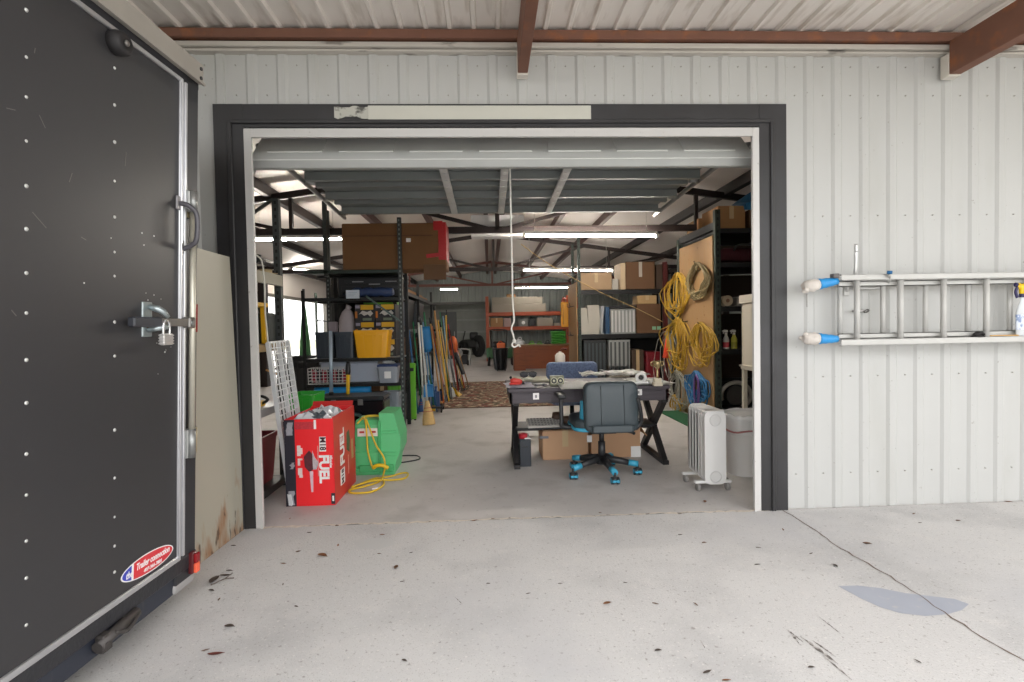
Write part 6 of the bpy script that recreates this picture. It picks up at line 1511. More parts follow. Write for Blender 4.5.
tool('rake', 'thin brown rake farthest along the tool row', 'rake', (457, 346), (469, 388), 'wood', 'rake', HC['black'], r=.012)
tool('squeegee', 'red handled floor squeegee near the far end of the tool row', 'squeegee', (454, 336), (465, 391), 'red', 'squeegee', blackp, scale=.6)
tool('push_broom', 'wood handled push broom with blue bristles behind the green handle', 'broom', (430, 318), (441, 407), 'wood', 'push', navy, scale=.6)
tool('garden_fork', 'yellow handled garden fork behind the wooden rake', 'fork', (446, 310), (447.5, 399), 'yellow', 'rake', stl, scale=.5)
tool('pole', 'white pole leaning left of the blue scoop', 'pole', (418, 316), (424.5, 416), 'white', 'none', None, r=.016)
tool('pole', 'blue pole leaning on the rack post beside the lime panel', 'pole', (409, 330), (418, 414), 'blue', 'none', None, r=.016)
tool('hoe', 'orange handled hoe between the two wooden handles', 'hoe', (432, 326), (446.5, 401), 'orange', 'hoe', stl, r=.012)
tool('mop', 'navy stranded mop on a yellow handle right of the wooden rake', 'mop', (436, 333), (443, 402), 'yellow', 'mop', navy)
tool('shovel', 'dark shovel on a tan handle at the far end beyond the yellow scoop', 'shovel', (451, 345), (462.5, 392), 'tan', 'shovel', mat('dark_blade', '#4d4a48', .5, .3), scale=.8)
tool('broom', 'small blue bristled broom with green handle behind the lime board', 'broom', (413, 322), (422, 412), 'green', 'broom', navy, scale=.8)
tool('rake', 'light blue handled rake between the white pole and the blue scoop', 'rake', (423, 322), (431, 409), 'lblue', 'rake', stl, scale=.6, r=.012)
tool('hoe', 'tan handled hoe standing behind the yellow level', 'hoe', (435, 314), (448, 400.5), 'tan', 'hoe', stl, r=.012)
tool('shovel', 'blue handled shovel between the wooden rake and the yellow level', 'shovel', (432, 336), (447, 403), 'blue', 'shovel', stl, scale=.8)
tool('pole', 'thin green pole leaning behind the orange handled hoe', 'pole', (440, 312), (450, 399), 'green', 'none', None, r=.011)
tool('push_broom', 'dark handled push broom behind the grey shovel', 'broom', (444, 326), (457, 395.5), 'black', 'push', navy, scale=.6)
tool('pole', 'thin red pole near the leaf blower in the tool row', 'pole', (448, 324), (459, 394.8), 'red', 'none', None, r=.011)
tool('rake', 'yellow rake standing between the leaf blower and the squeegee', 'rake', (452, 340), (464, 391.5), 'yellow', 'rake', blackp, scale=.5, r=.012)
# dustpans, scoop, lime panel, frame, blower
def pan(label, px0, py0, px1, py1, Y, m, lean_=.25):
    a0, a1, b0, b1 = RECT(px0, py0, px1, py1, Y)
    T = thing('dustpan', label, 'dustpan', ((a0+a1)/2, Y, max(0, b0)))
    w, h = (a1-a0)/2, b1-b0; cx = (a0+a1)/2; z0 = max(0, b0)
    def P(u, v, t): return Vector((cx+u*w, Y+v*h*lean_+t, z0+v*h))
    mb = MB(); mb.slab([P(-1, 0, 0), P(1, 0, 0), P(.85, .75, 0), P(-.85, .75, 0)], (0, .006, 0)); mb.slab([P(-1, 0, -.05), P(-1, 0, 0), P(-.85, .75, 0), P(-.85, .75, -.05)], (.006, 0, 0)); mb.slab([P(1, 0, -.05), P(1, 0, 0), P(.85, .75, 0), P(.85, .75, -.05)], (-.006, 0, 0)); mb.slab([P(-.85, .72, -.05), P(.85, .72, -.05), P(.85, .75, 0), P(-.85, .75, 0)], (0, 0, .006))
    obj('pan', mb, m, T)
    mb = MB(); mb.tube([P(0, .74, -.01), P(0, .85, -.015), P(0, 1.0, -.01)], [.02, .016, .02], 8); obj('handle', mb, m, T)
    return T
def ped(px, py, Y, z): pass
t1 = pan('bright blue dustpan hanging in front of the broom handles', 423.5, 381, 433.5, 397, 8.0, bluep)
t2 = pan('navy dustpan standing on the floor right of the bright blue one', 431, 387, 440, 407, 8.55, navy)
mb = MB(); a0, a1, b0, b1 = RECT(423.5, 381, 433.5, 397, 8.0); mb.cyl(((a0+a1)/2, 8.05, 0), ((a0+a1)/2, 8.05, b0+.02), .012, n=8); mb.cyl(((a0+a1)/2, 8.05, 0), ((a0+a1)/2, 8.05, .015), .06, n=12); obj('stand', mb, blackp, t1)
b_ = Wz(455, 397)
T = thing('grain_scoop', 'yellow plastic scoop on the floor at the end of the tool row', 'scoop', b_)
a0, a1, b0, b1 = RECT(449.5, 384, 459.5, 395, b_.y)
mb = MB(); mb.slab([(a0, b_.y, b1*.55), (a1, b_.y-.1, .01), (a1+.04, b_.y+.22, .01), (a0+.04, b_.y+.25, b1*.6)], (0, 0, .012)); mb.slab([(a0, b_.y, b1*.55), (a0+.04, b_.y+.25, b1*.6), (a0+.03, b_.y+.25, b1), (a0-.01, b_.y, b1)], (.012, 0, 0)); mb.slab([(a0, b_.y, b1), (a0, b_.y, b1*.55), (a1, b_.y-.1, .01), (a1*.6+a0*.4, b_.y-.1, b1*.7)], (0, .01, 0)); obj('scoop_body', mb, HC['yellow'], T)
mb = MB(); mb.tube([(a0+.03, b_.y+.12, b1*.9), (a0-.06, b_.y+.14, b1*1.3)], .018, 8); obj('handle', mb, blackp, T)
a0, a1, b0, b1 = RECT(408.5, 363, 416, 413, 7.72)
T = thing('folding_board', 'lime green folded board standing between the rack post and the brooms', 'board', ((a0+a1)/2, 7.72, 0))
lime = mat('lime_board', '#6cb82e', .4, var=.06)
mb = MB(); mb.box(a0, a1, 7.70, 7.74, .012, b1, .012, seg=2); obj('board', mb, lime, T)
for x in (a0+.02, a1-.02): mb = MB(); mb.box(x-.015, x+.015, 7.69, 7.75, 0, .02, .004); obj('foot', mb, blackp, T)
mb = MB(); mb.box((a0+a1)/2-.03, (a0+a1)/2+.03, 7.695, 7.70, b1-.12, b1-.07, .004); obj('hand_hole', mb, blackp, T)
c = Wz(436, 413)
T = thing('dolly', 'small black wheeled frame on the floor beside the straw broom', 'dolly', c)
mb = MB(); mb.box(c.x-.10, c.x+.10, c.y, c.y+.03, .07, .10); mb.box(c.x-.10, c.x+.10, c.y+.35, c.y+.38, .07, .10); mb.box(c.x-.10, c.x-.07, c.y+.03, c.y+.35, .07, .10); mb.box(c.x+.07, c.x+.10, c.y+.03, c.y+.35, .07, .10); obj('frame', mb, blackp, T)
for x in (-.085, .085):
    for y in (.02, .36): mb = MB(); mb.cyl((c.x+x-.012, c.y+y, .035), (c.x+x+.012, c.y+y, .035), .035, n=12); obj('wheel', mb, mat('wheel_black', '#1d1d1e', .6), T)
q = Wy(453, 345, 11.2)
T = thing('leaf_blower', 'orange and black leaf blower hung over the far end of the tool row', 'blower', q)
mb = MB(); mb.sph(q, .15, (.7, .8, 1.3), 12); mb.box(q.x-.1, q.x+.08, q.y-.1, q.y+.1, q.z-.22, q.z-.1, .03, seg=2); obj('motor_housing', mb, HC['orange'], T)
mb = MB(); mb.tube(bez([q+Vector((.03, -.05, -.15)), q+Vector((.12, -.1, -.35)), q+Vector((.22, -.15, -.62))], 5), [.05]*6+[.045]*5, 10); obj('blower_tube', mb, blackp, T)
mb = MB(); mb.tube(bez([q+Vector((-.08, 0, .15)), q+Vector((-.1, 0, .3)), q+Vector((-.25, 0, .34))], 4), .018, 8); obj('handle', mb, blackp, T)
mb = MB(); mb.box(q.x-.62, q.x-.05, q.y-.02, q.y+.02, q.z+.30, q.z+.345); obj('bracket', mb, rk_b, T)
# ================================================================== RUG
rg = mat('rug_mottled', '#8b7460', .95, var=.3, scale=9, bump=.6, bscale=30)
layer(rg, '#7a3f33', 5, .50, .53, .9, detail=2); layer(rg, '#4d4a34', 6.5, .55, .57, .9, detail=2); layer(rg, '#d0bfa4', 8, .58, .60, .85, detail=2); layer(rg, '#3f302b', 9, .60, .62, .9, detail=2)
mb = MB(); mb.box(-1.05, 1.35, 8.75, 12.85, .001, .016, .004); rgo = MB()
T = thing('floor_rug', 'large mottled brown patterned rug on the floor behind the desk', 'rug', (.15, 10.8, 0))
obj('pile', mb, rg, T); mb = MB()
for xa, xb, ya, yb2 in ((-1.06, 1.36, 8.73, 8.75), (-1.06, 1.36, 12.85, 12.87), (-1.07, -1.05, 8.73, 12.87), (1.35, 1.37, 8.73, 12.87)): mb.box(xa, xb, ya, yb2, .001, .014)
obj('bound_edge', mb, mat('rug_edge', '#5f4c3d', .9), T)
# ================================================================== LEFT BACKGROUND: parasol, pole, cart in the bay light
q = Wy(305, 345, 9.6)
T = thing('patio_umbrella', 'folded green patio umbrella standing against the bright bay', 'umbrella', (q.x, q.y, 0))
gu = mat('umbrella_green', '#35603a', .8, var=.15, bump=.4, bscale=10)
zt_u = Wy(305, 289, 9.6).z; zc_u = Wy(305, 307, 9.6).z
mb = MB(); mb.cyl((q.x, q.y, .05), (q.x, q.y, zt_u), .024, n=10); obj('pole', mb, blackp, T)
mb = MB(); rows = []
for z, r in ((zc_u, .025), (zc_u-.25, .045), (zc_u-.6, .07), (zc_u-1.0, .09), (zc_u-1.15, .095)): rows.append([(q.x+r*(1+.25*math.cos(8*2*PI*i/32))*math.cos(2*PI*i/32), q.y+r*(1+.25*math.cos(8*2*PI*i/32))*math.sin(2*PI*i/32), z) for i in range(33)])
mb.sheet(rows); obj('canopy', mb, gu, T)
mb = MB(); mb.lathe([(0, 0), (.24, 0), (.24, .03), (.05, .08), (.03, .2), (0, .2)], c=(q.x, q.y, 0), n=24); obj('base', mb, blackp, T)
q = Wy(317, 340, 9.2); zt_u = Wy(316, 293, 9.2).z
T = thing('sign_post', 'thin black post on a round foot right of the folded green umbrella', 'post', (q.x, q.y, 0))
mb = MB(); mb.cyl((q.x, q.y, .02), (q.x, q.y, zt_u), .022, n=10); obj('post', mb, rk_g, T); mb = MB(); mb.lathe([(0, 0), (.2, 0), (.19, .03), (0, .04)], c=(q.x, q.y, 0), n=20); obj('foot', mb, blackp, T)
mb = MB(); mb.bar((q.x+.0, q.y, Wy(326, 320, 9.2).z+.0), (q.x+.28, q.y, Wy(326, 320, 9.2).z-.04), .02, .02); obj('arm', mb, blackp, T)
q = Wz(300, 378)
T = thing('wheelbarrow', 'dark wheelbarrow standing in the light of the open bay', 'wheelbarrow', (-3.9, 11.0, 0))
bx0_, by0_ = -3.95, 11.0
mb = MB(); tr_ = [(-.32, -.5, .62), (.32, -.5, .62), (.28, .55, .72), (-.28, .55, .72)]; bt_ = [(-.2, -.3, .36), (.2, -.3, .36), (.16, .25, .36), (-.16, .25, .36)]
V = [Vector((bx0_+x, by0_+y, z)) for x, y, z in tr_]; B2 = [Vector((bx0_+x, by0_+y, z)) for x, y, z in bt_]
mb.sheet([B2+[B2[0]], V+[V[0]]], False); mb.bm.faces.new([mb.bm.verts.new(p) for p in B2]); bmesh.ops.solidify(mb.bm, geom=mb.bm.faces[:], thickness=.01); obj('tray', mb, mat('barrow_dark', '#38352f', .5), T)
for s in (-1, 1):
    mb = MB(); mb.tube([(bx0_+s*.08, by0_+.75, .2), (bx0_+s*.2, by0_, .34), (bx0_+s*.28, by0_-.95, .62)], .02, 8); obj('handle', mb, hw, T)
    mb = MB(); mb.tube([(bx0_+s*.2, by0_-.05, .34), (bx0_+s*.22, by0_-.3, .02), (bx0_+s*.2, by0_-.45, .40)], .016, 8); obj('leg', mb, blackp, T)
mb = MB(); mb.lathe([(.06, -.04), (.16, -.05), (.2, -.03), (.2, .03), (.16, .05), (.06, .04), (.06, -.04)], n=22, M4=Matrix.Translation((bx0_, by0_+.75, .2)) @ Euler((0, PI/2, 0)).to_matrix().to_4x4()); obj('wheel', mb, ty, T)
tote('black open bin on the floor near the folded green umbrella', -3.15, -2.65, 0, .95, 8.2, 8.6, blackp, taper=.85)
# ================================================================== RIGHT RACK with the plywood end panel
PX = 2.95
T = thing('storage_rack', 'dark green punched steel rack with a plywood end at the right', 'rack', (3.6, 7.4, 0))
RF, RB_ = 6.72, 8.04
for (x, y, zt_2) in ((PX+.055, RF, 2.83), (PX+.055, RB_, 2.66), (4.45, RF, 2.83), (4.45, RB_, 2.66)):
    punched_post(T, x, y, 0, zt_2, .07, rk_g, slot_d, pitch=.08)
rz = [Wy(735, y, RF).z for y in (228, 262, 306, 349, 411)]
for z in rz:
    mb = MB(); mb.box(PX+.092, 4.415, RF-.02, RF+.02, z-.07, z-.006); obj('beam', mb, rk_b, T)
    mb = MB(); mb.box(PX+.092, 4.415, RF+.021, RB_, z-.04, z-.008); obj('shelf_board', mb, rk_b, T)
mb = MB(); mb.box(PX+.03, PX+.08, RF+.04, RB_-.04, 2.58, 2.68); obj('end_beam', mb, rk_b, T)
ply = mat('plywood', '#a3825a', .65, var=.08, scale=2, bump=.05); layer(ply, '#a8783f', 5, .52, .7, .5, stretch=(1, 6, .5)); layer(ply, '#7d5530', 9, .66, .70, .6, detail=3)
T = thing('plywood_panel', 'tall plywood panel on the rack end carrying the hung yellow cords', 'panel', (PX, 7.4, 0))
ya_, yb2 = Wx(713, 330, PX).y, Wx(680, 330, PX).y
zta = Wx(713, 236, PX).z; ztb = Wx(681, 250, PX).z
print('ply', ya_, yb2, zta, ztb)
mb = MB(); mb.slab([(PX, ya_, .01), (PX, yb2, .01), (PX, yb2, 2.50), (PX, ya_, 2.50)], (.016, 0, 0)); obj('sheet', mb, ply, T)
HOOKS = [(682, 274), (700, 263), (688, 321), (704, 324), (700, 374), (680, 376)]
for x, y in HOOKS:
    p = Wx(x, y, PX); mb = MB(); mb.tube(bez([p+Vector((.005, 0, 0)), p+Vector((-.07, 0, -.01)), p+Vector((-.085, 0, .03))], 4), .006, 6); obj('hook', mb, blackp, T)
# cord bundles
def bundle(label, cxy, x0, x1, y1, n, m, r=.007, spread=1., seed=1, extra=None, name='cord_bundle', cat='cord', neat=False):
    """loops of cable hung from a hook at pixel cxy; they reach down to y1 and sideways x0..x1"""
    random.seed(seed)
    top = Wx(cxy[0], cxy[1], PX); yl, yr = Wx(x1, cxy[1], PX).y, Wx(x0, cxy[1], PX).y
    zb = Wx(cxy[0], y1, PX).z; T = thing(name, label, cat, (PX-.03, top.y, zb))
    mb = MB()
    for k in range(n):
        w = (yr-yl)/2*(random.uniform(.72, 1.) if neat else random.uniform(.2, 1.)); cy = (yl+yr)/2+random.uniform(-.22, .22)*(yr-yl)*(.3 if neat else 1)
        zlo = zb+(top.z-zb)*random.uniform(0, .45)*spread; zc, hh = (top.z+zlo)/2, (top.z-zlo)/2; xo = PX-.022-.010*(k % 5)-.004*random.random()
        pts = []
        ph = random.uniform(0, 6.28)
        for i in range(18):
            a = 2*PI*i/18; ww = w*(1-.45*max(0, math.sin(a))**2)
            pts.append((xo+.012*math.sin(2*a+ph)-.012, top.y*max(0, math.sin(a))**3+(cy*(1-max(0, math.sin(a))**3))+ww*math.cos(a)*(1+.22*math.sin(3*a+ph)), zc+hh*math.sin(a)+.03*math.sin(4*a+ph)))
        mb.tube(pts, r, 5, True)
    obj('loops', mb, m, T)
    mb = MB(); mb.tube([(PX-.05+.035*math.cos(2*PI*i/10), top.y+.0, top.z-.06+.03*math.sin(2*PI*i/10)) for i in range(10)], r*1.1, 5, True); obj('binding', mb, m, T)
    if extra: extra(T)
    return T
yel = mat('cord_yellow_old', '#b8932f', .5, var=.15, scale=20); tan = mat('cord_tan', '#8f805c', .55, var=.12, scale=20); blu = mat('cord_blue', '#2f6f9f', .45, var=.2, scale=15); pur = mat('cord_purple', '#6a4a86', .45); gry = mat('cord_grey2', '#9a9a90', .5, var=.1)
bundle('tangled yellow cord hung at the upper left of the plywood panel', (682, 274), 669, 693, 321, 13, yel, r=.0095, seed=2)
bundle('tan coiled cord hung at the top of the plywood panel', (702, 264), 690, 713, 300, 18, tan, r=.009, seed=3, spread=.5, neat=True)
bundle('tangled yellow cord hung in the middle left of the plywood panel', (682, 319), 667, 695, 374, 15, yel, r=.0095, seed=4)
bundle('long yellow hanks hung at the middle right of the plywood panel', (705, 324), 693, 716, 368, 13, yel, r=.0095, seed=5)
T = bundle('blue and purple coiled hose hung low on the plywood panel', (701, 373), 690, 712, 406, 16, blu, r=.011, seed=6)
random.seed(12); mb = MB(); tp_ = Wx(703, 375, PX)
for k in range(4):
    w = random.uniform(.05, .12); c0 = Wx(703, 390, PX); hh = tp_.z-c0.z
    mb.tube([(PX-.085-.004*k, c0.y+w*math.cos(2*PI*i/16), c0.z+hh*math.sin(2*PI*i/16)) for i in range(16)], .009, 5, True)
obj('purple_loops', mb, pur, T)
bundle('grey and white cords hanging low at the far side of the plywood panel', (681, 372), 670, 692, 420, 12, gry, seed=7)
bundle('short yellow cord hanging lowest beside the white cords', (678, 396), 671, 687, 418, 6, yel, seed=8)
bundle('loose grey cable loop hanging left of the yellow cords', (672, 330), 655, 686, 398, 3, mat('cable_grey', '#8c8a84', .5), r=.008, seed=9)
p = Wx(667, 347, PX-.06)
T = thing('safety_flag', 'bright orange plastic cone hanging at the left edge of the cords', 'cone', p)
zt_, zb2 = Wx(667, 338, PX).z, Wx(667, 357, PX).z
mb = MB(); mb.lathe([(.0, zt_-p.z), (.02, zt_-p.z-.01), (.075, zb2-p.z), (.068, zb2-p.z), (0.0, zt_-p.z-.06)], c=p, n=18); obj('cone', mb, mat('orange_plastic', '#e2492a', .4), T)
mb = MB(); mb.tube(bez([p+Vector((0, 0, zt_-p.z)), p+Vector((.02, -.05, zt_-p.z+.05)), p+Vector((.06, -.10, zt_-p.z+.06))], 4), .004, 5); obj('string', mb, blackp, T)
# things on the right rack
for (ya, yb3, zt2, lab) in ((6.78, 7.30, .30, 'brown cardboard box on the top corner of the right rack'), (7.42, 7.86, .27, 'smaller brown box on the rack top behind the corner box')):
    carton(lab, PX+.10, PX+.47, rz[0], rz[0]+zt2, ya, yb3, mat('carton_top', '#a67c52', .8, var=.08))
T = thing('tarp_bundle', 'blue folded tarp bundle on top of the right rack by the doorframe', 'tarp', (3.75, 7.0, rz[0]))
random.seed(31)
bt2 = mat('blue_tarp', '#2a6f9c', .45, var=.2, scale=5, bump=.5, bscale=12)
mb = MB(); mb.box(PX+.56, 4.2, 6.85, 7.5, rz[0]+.002, rz[0]+.27, .01); obj('base_box', mb, kraft_d, T)
mb = MB(); rows = []
zb_t = rz[0]+.272
for j in range(8): rows.append([(PX+.44+.75*i/9, 6.70+.70*j/7, zb_t+.02+.27*math.sin(PI*min(1, max(0, .12+.76*j/7)))*math.sin(PI*(.1+.8*i/9))*random.uniform(.85, 1.1)) for i in range(10)])
mb.sheet(rows); mb.sheet([[(p[0], p[1], p[2]) for p in rows[0]], [(p[0], p[1]+.02, zb_t-.03) for p in rows[0]]]); mb.sheet([[r[0] for r in rows], [(r[0][0]+.02, r[0][1], zb_t-.03) for r in rows]]); obj('tarp', mb, bt2, T)
def onshelf(k): return rz[k]
for k, z1, lab in ((1, .38, 'added carton darkening the back of the upper shelf of the right rack'), (2, .36, 'added carton darkening the back of the middle shelf of the right rack'), (3, .40, 'added carton darkening the space behind the spray bottles on the right rack'), (4, .42, 'added carton darkening the back of the lowest shelf of the right rack')):
    carton(lab, PX+.12, 4.38, rz[k], rz[k]+rz[k-1]-rz[k]-.085, 7.72, 8.02, mat('dark_fill', '#3a2c24', .85), tape=False)  # dark cartons added to darken the shelf backs and cover the pale wall
carton('dark carton on the floor under the lowest shelf of the right rack', PX+.12, 4.3, 0, max(.06, rz[4]-.10), 6.9, 7.9, mat('dark_fill', '#3a2c24', .85), tape=False)
# rolled dark red bag, reel, bottles, circular saw
T = thing('duffel_bag', 'dark red bag on the upper shelf of the right rack', 'bag', (3.4, 7.0, rz[2]+.0))
z_ = rz[2]; 
T.location = (3.5, 6.95, rz[1]); ORG[T.name] = Vector(T.location)
mb = MB(); mb.tube([(3.1, 6.95, rz[1]+.10), (3.2, 6.95, rz[1]+.11), (3.7, 6.95, rz[1]+.11), (3.8, 6.95, rz[1]+.10)], [.07, .105, .105, .07], 14); obj('bag_body', mb, mat('maroon_cloth', '#4a1620', .8), T)
mb = MB(); mb.tube(bez([(3.3, 6.87, rz[1]+.16), (3.35, 6.84, rz[1]+.24), (3.55, 6.84, rz[1]+.24), (3.6, 6.87, rz[1]+.16)], 4), .01, 6); obj('strap', mb, blackp, T)
a0, a1, b0, b1 = RECT(722.5, 293, 733, 304.5, 6.74)
T = thing('cord_reel', 'round pale reel on the middle shelf of the right rack', 'reel', ((a0+a1)/2, 6.8, rz[2]))
cz = rz[2]+(a1-a0)/2+.002
for dy in (0, .10): mb = MB(); mb.cyl(((a0+a1)/2, 6.74+dy, cz), ((a0+a1)/2, 6.752+dy, cz), (a1-a0)/2, n=24); obj('reel_flange', mb, mat('reel_cream', '#b6a58a', .6), T)
mb = MB(); mb.cyl(((a0+a1)/2, 6.752, cz), ((a0+a1)/2, 6.84, cz), .04, n=16); obj('reel_core', mb, tan, T)
mb = MB(); mb.cyl(((a0+a1)/2, 6.735, cz), ((a0+a1)/2, 6.741, cz), .025, n=12); obj('label', mb, mat('reel_label', '#7c5a48', .6), T)
carton('low pale carton on the middle shelf right of the round reel', 3.30, 3.75, rz[2], rz[2]+.12, 6.78, 7.1, mat('pale_carton', '#8f8a82', .7))
def spray(label, px, hx, bodyhx):
    x = Wy(px, 340, 6.80).x; z = rz[3]
    T = thing('spray_bottle', label, 'bottle', (x, 6.8, z))
    mb = MB(); mb.lathe([(0, 0), (.038, 0), (.04, .01), (.04, .13), (.02, .17), (.014, .19), (0, .19)], c=(x, 6.8, z+.001), n=16); obj('bottle_body', mb, mat('bottle_'+bodyhx, bodyhx, .35), T)
    mb = MB(); mb.lathe([(.0408, .02), (.0408, .09)], c=(x, 6.8, z+.001), n=16); obj('bottle_label', mb, mat('label_'+hx, hx, .4), T)
    mb = MB(); mb.cyl((x, 6.8, z+.19), (x, 6.8, z+.215), .017, n=10); mb.tube([(x+.02, 6.8, z+.235), (x-.02, 6.8, z+.24), (x-.05, 6.8, z+.235)], [.016, .018, .01], 8); mb.tube([(x-.03, 6.8, z+.235), (x-.04, 6.8, z+.20)], .006, 6); obj('trigger_head', mb, mat('head_white', '#cfcac4', .4), T)
spray('white spray bottle with red label on the right rack', 726, '#b0303a', '#c4bdb4'); spray('yellow spray bottle beside the red labelled one on the right rack', 734, '#8f8a2a', '#b0a63a')
mb = MB(); 
T = thing('file_rack', 'dark wire file holder on the right rack above the circular saw', 'holder', (3.25, 6.95, rz[4]))
zc = rz[4]
a0, a1, b0, b1 = RECT(726, 380, 748, 408, 6.82)
T.name = 'saw_guard'; T['label'] = 'pale ring shaped saw guard standing on the lowest shelf of the right rack'; T['category'] = 'guard'
c = Vector(((a0+a1)/2, 6.85, rz[4]+(b1-b0)/2+.0)); R_ = (b1-b0)/2-.012
T.location = (c.x, 6.85, rz[4]); ORG[T.name] = Vector(T.location)
mb = MB(); mb.tube([(c.x+R_*1.15*math.cos(math.radians(a)), 6.85, c.z+R_*math.sin(math.radians(a))) for a in range(-70, 215, 15)], [.028]*19, 8); obj('guard', mb, mat('guard_grey', '#a9a49c', .4, .4), T)
mb = MB(); mb.cyl((c.x, 6.86, c.z), (c.x, 6.87, c.z), R_*.72, n=28); obj('blade', mb, mat('blade_dark', '#4c4a48', .35, .6), T)
mb = MB(); mb.box(c.x-.14, c.x+.16, 6.80, 6.95, rz[4]+.001, rz[4]+.03, .005); mb.tube([(c.x+.0, 6.9, c.z), (c.x+.02, 6.97, c.z)], .05, 12); obj('saw_base', mb, blackp, T)
tote('dark tote on the lower shelf of the right rack under the bottles', 3.15, 3.9, rz[4], rz[4]+.34, 7.2, 7.7, blackp)
carton('dark brown box on the second shelf of the right rack', 3.85, 4.3, rz[3], rz[3]+.3, 6.85, 7.3, kraft_d)
# white hutch in front
CYf = 6.05
cxl = Wy(741.5, 340, CYf+.36).x; cxm = Wy(739, 300, CYf+.36).x
z_top, z_mid = Wy(742, 294, CYf).z, Wy(742, 368, CYf).z
wc = mat('cream_paint', '#cbc4b4', .5, var=.05)
T = thing('white_hutch', 'cream painted wooden hutch partly hidden behind the right doorframe', 'cabinet', (cxl+.45, CYf+.2, 0))
xr_ = cxl+.95
mb = MB(); mb.box(cxl, cxl+.02, CYf, CYf+.36, z_mid, z_top-.08); mb.box(xr_-.02, xr_, CYf, CYf+.36, z_mid, z_top-.08); mb.box(cxl, xr_, CYf+.345, CYf+.36, z_mid, z_top-.08); mb.box(cxl, xr_, CYf, CYf+.36, z_top-.10, z_top-.08); obj('upper_case', mb, wc, T)
mb = MB(); mb.prism([(0, z_top-.10), (.0, z_top-.085), (-.02, z_top-.06), (-.028, z_top-.02), (-.028, z_top), (.36, z_top), (.36, z_top-.10)], cxm-.0, xr_+.03, lambda u, v, t: (t, CYf+u, v)); obj('crown_moulding', mb, wc, T)
mb = MB(); mb.box(cxl+.021, cxl+.46, CYf-.018, CYf-.001, z_mid+.05, z_top-.11, .003); mb.box(cxl+.07, cxl+.41, CYf-.024, CYf-.018, z_mid+.12, z_top-.18, .004); obj('door', mb, wc, T)
mb = MB(); mb.box(cxl+.47, cxl+.93, CYf-.018, CYf-.001, z_mid+.05, z_top-.11, .003); mb.box(cxl+.52, cxl+.88, CYf-.024, CYf-.018, z_mid+.12, z_top-.18, .004); obj('door', mb, wc, T)
mb = MB(); mb.box(cxl-.03, xr_+.03, CYf-.03, CYf+.37, z_mid-.01, z_mid+.012, .003); mb.box(cxl-.015, xr_+.015, CYf-.015, CYf+.36, z_mid-.045, z_mid-.01, .006); obj('ledge', mb, wc, T)
for x in (cxl+.0, xr_-.05):
    for y in (CYf, CYf+.31): mb = MB(); mb.box(x, x+.05, y, y+.05, 0, z_mid-.045, .003); obj('leg', mb, wc, T)
mb = MB(); mb.box(cxl+.05, xr_-.05, CYf+.02, CYf+.34, .10, .13); obj('low_shelf', mb, wc, T)
# green mat
g4 = [Wz(661, 411), Wz(676, 408.5), Wz(697, 427), Wz(688, 430)]
T = thing('green_mat', 'dark green mat on the floor below the hung cords', 'mat', (2.75, 7.2, 0))
mb = MB(); mb.box(2.58, 2.93, 6.5, 7.9, .001, .012, .003); obj('mat_sheet', mb, mat('mat_green', '#1f5a38', .9, var=.15, scale=20, bump=.3, bscale=80), T)
# ================================================================== MIDDLE RIGHT RACK
MYF, MYB = 9.45, 10.15; MX0, MX1 = 1.66, 3.40
T = thing('storage_rack', 'black rack with three levels behind the blue chair', 'rack', (2.5, 9.8, 0))
for x in (MX0, MX1):
    for y in (MYF, MYB): punched_post(T, x, y, 0, 2.95 if x == MX0 else 2.3, .05, rk_g if x == MX0 else rk_b, slot_d)
MZ = (.12, 1.19, 2.0)
for z in MZ:
    mb = MB(); mb.box(MX0+.026, MX1-.026, MYF-.02, MYF+.02, z-.085, z-.006); obj('beam', mb, rk_b, T)
    mb = MB(); mb.box(MX0+.026, MX1-.026, MYF+.021, MYB, z-.03, z-.008); obj('shelf_board', mb, rk_b, T)
T = thing('plywood_panel', 'narrow plywood board standing at the left end of the black rack', 'board', (1.61, 9.9, 0))
mb = MB(); mb.box(1.60, 1.618, MYF-.02, 10.38, .005, 2.14, .002); obj('sheet', mb, ply, T)
for z in (1.72, 1.18):
    for yh in (9.7, 10.0): mb = MB(); mb.tube(bez([(1.6, yh, z), (1.53, yh, z-.01), (1.52, yh, z+.06)], 4), .007, 6); obj('hook', mb, blackp, T)
a0, a1, b0, b1 = RECT(561, 302, 568.5, 327, 10.25)
T = thing('yellow_case', 'tall yellow plastic case hung on the hooks of the plywood board', 'case', ((a0+a1)/2, 10.25, b0))
mb = MB(); mb.box(a0, 1.575, 10.2, 10.3, b0, b1, .02, seg=2); obj('case_body', mb, mat('case_yellow', '#d99a1c', .4), T); mb = MB(); mb.box(a0+.02, a0+.05, 10.19, 10.20, b0+.05, b1-.05, .004); obj('groove', mb, mat('case_amber', '#b57a14', .5), T)
mb = MB(); mb.tube(bez([(1.45, 10.25, b1), (1.47, 10.25, b1+.06), (1.55, 10.25, b1+.06), (1.56, 10.25, b1)], 4), .01, 6); obj('handle', mb, HC['red'], T)
mb = MB(); mb.box(MX0, MX1, MYB+.03, MYB+.05, 0, 1.16); obj('back_panel', mb, mat('rack_back_black', '#1c1c1d', .7), [o for o in COL.objects if o.get('label') == 'black rack with three levels behind the blue chair'][0])
def R9(px0, py0, px1, py1, Y=MYF-.02): return RECT(px0, py0, px1, py1, Y)
a0, a1, b0, b1 = R9(581, 273, 612, 288); carton('low brown box at the left on top of the black rack', a0, a1, MZ[2], b1, 9.45, 9.9, mat('carton_pale', '#a98e70', .8))
a0, a1, b0, b1 = R9(626, 262, 655, 288); carton('tall dark brown box with white tape on top of the black rack', a0-.0, a1, MZ[2], b1, 9.43, 9.95, kraft_d, tm=mat('white_tape', '#b9b2a8', .4))
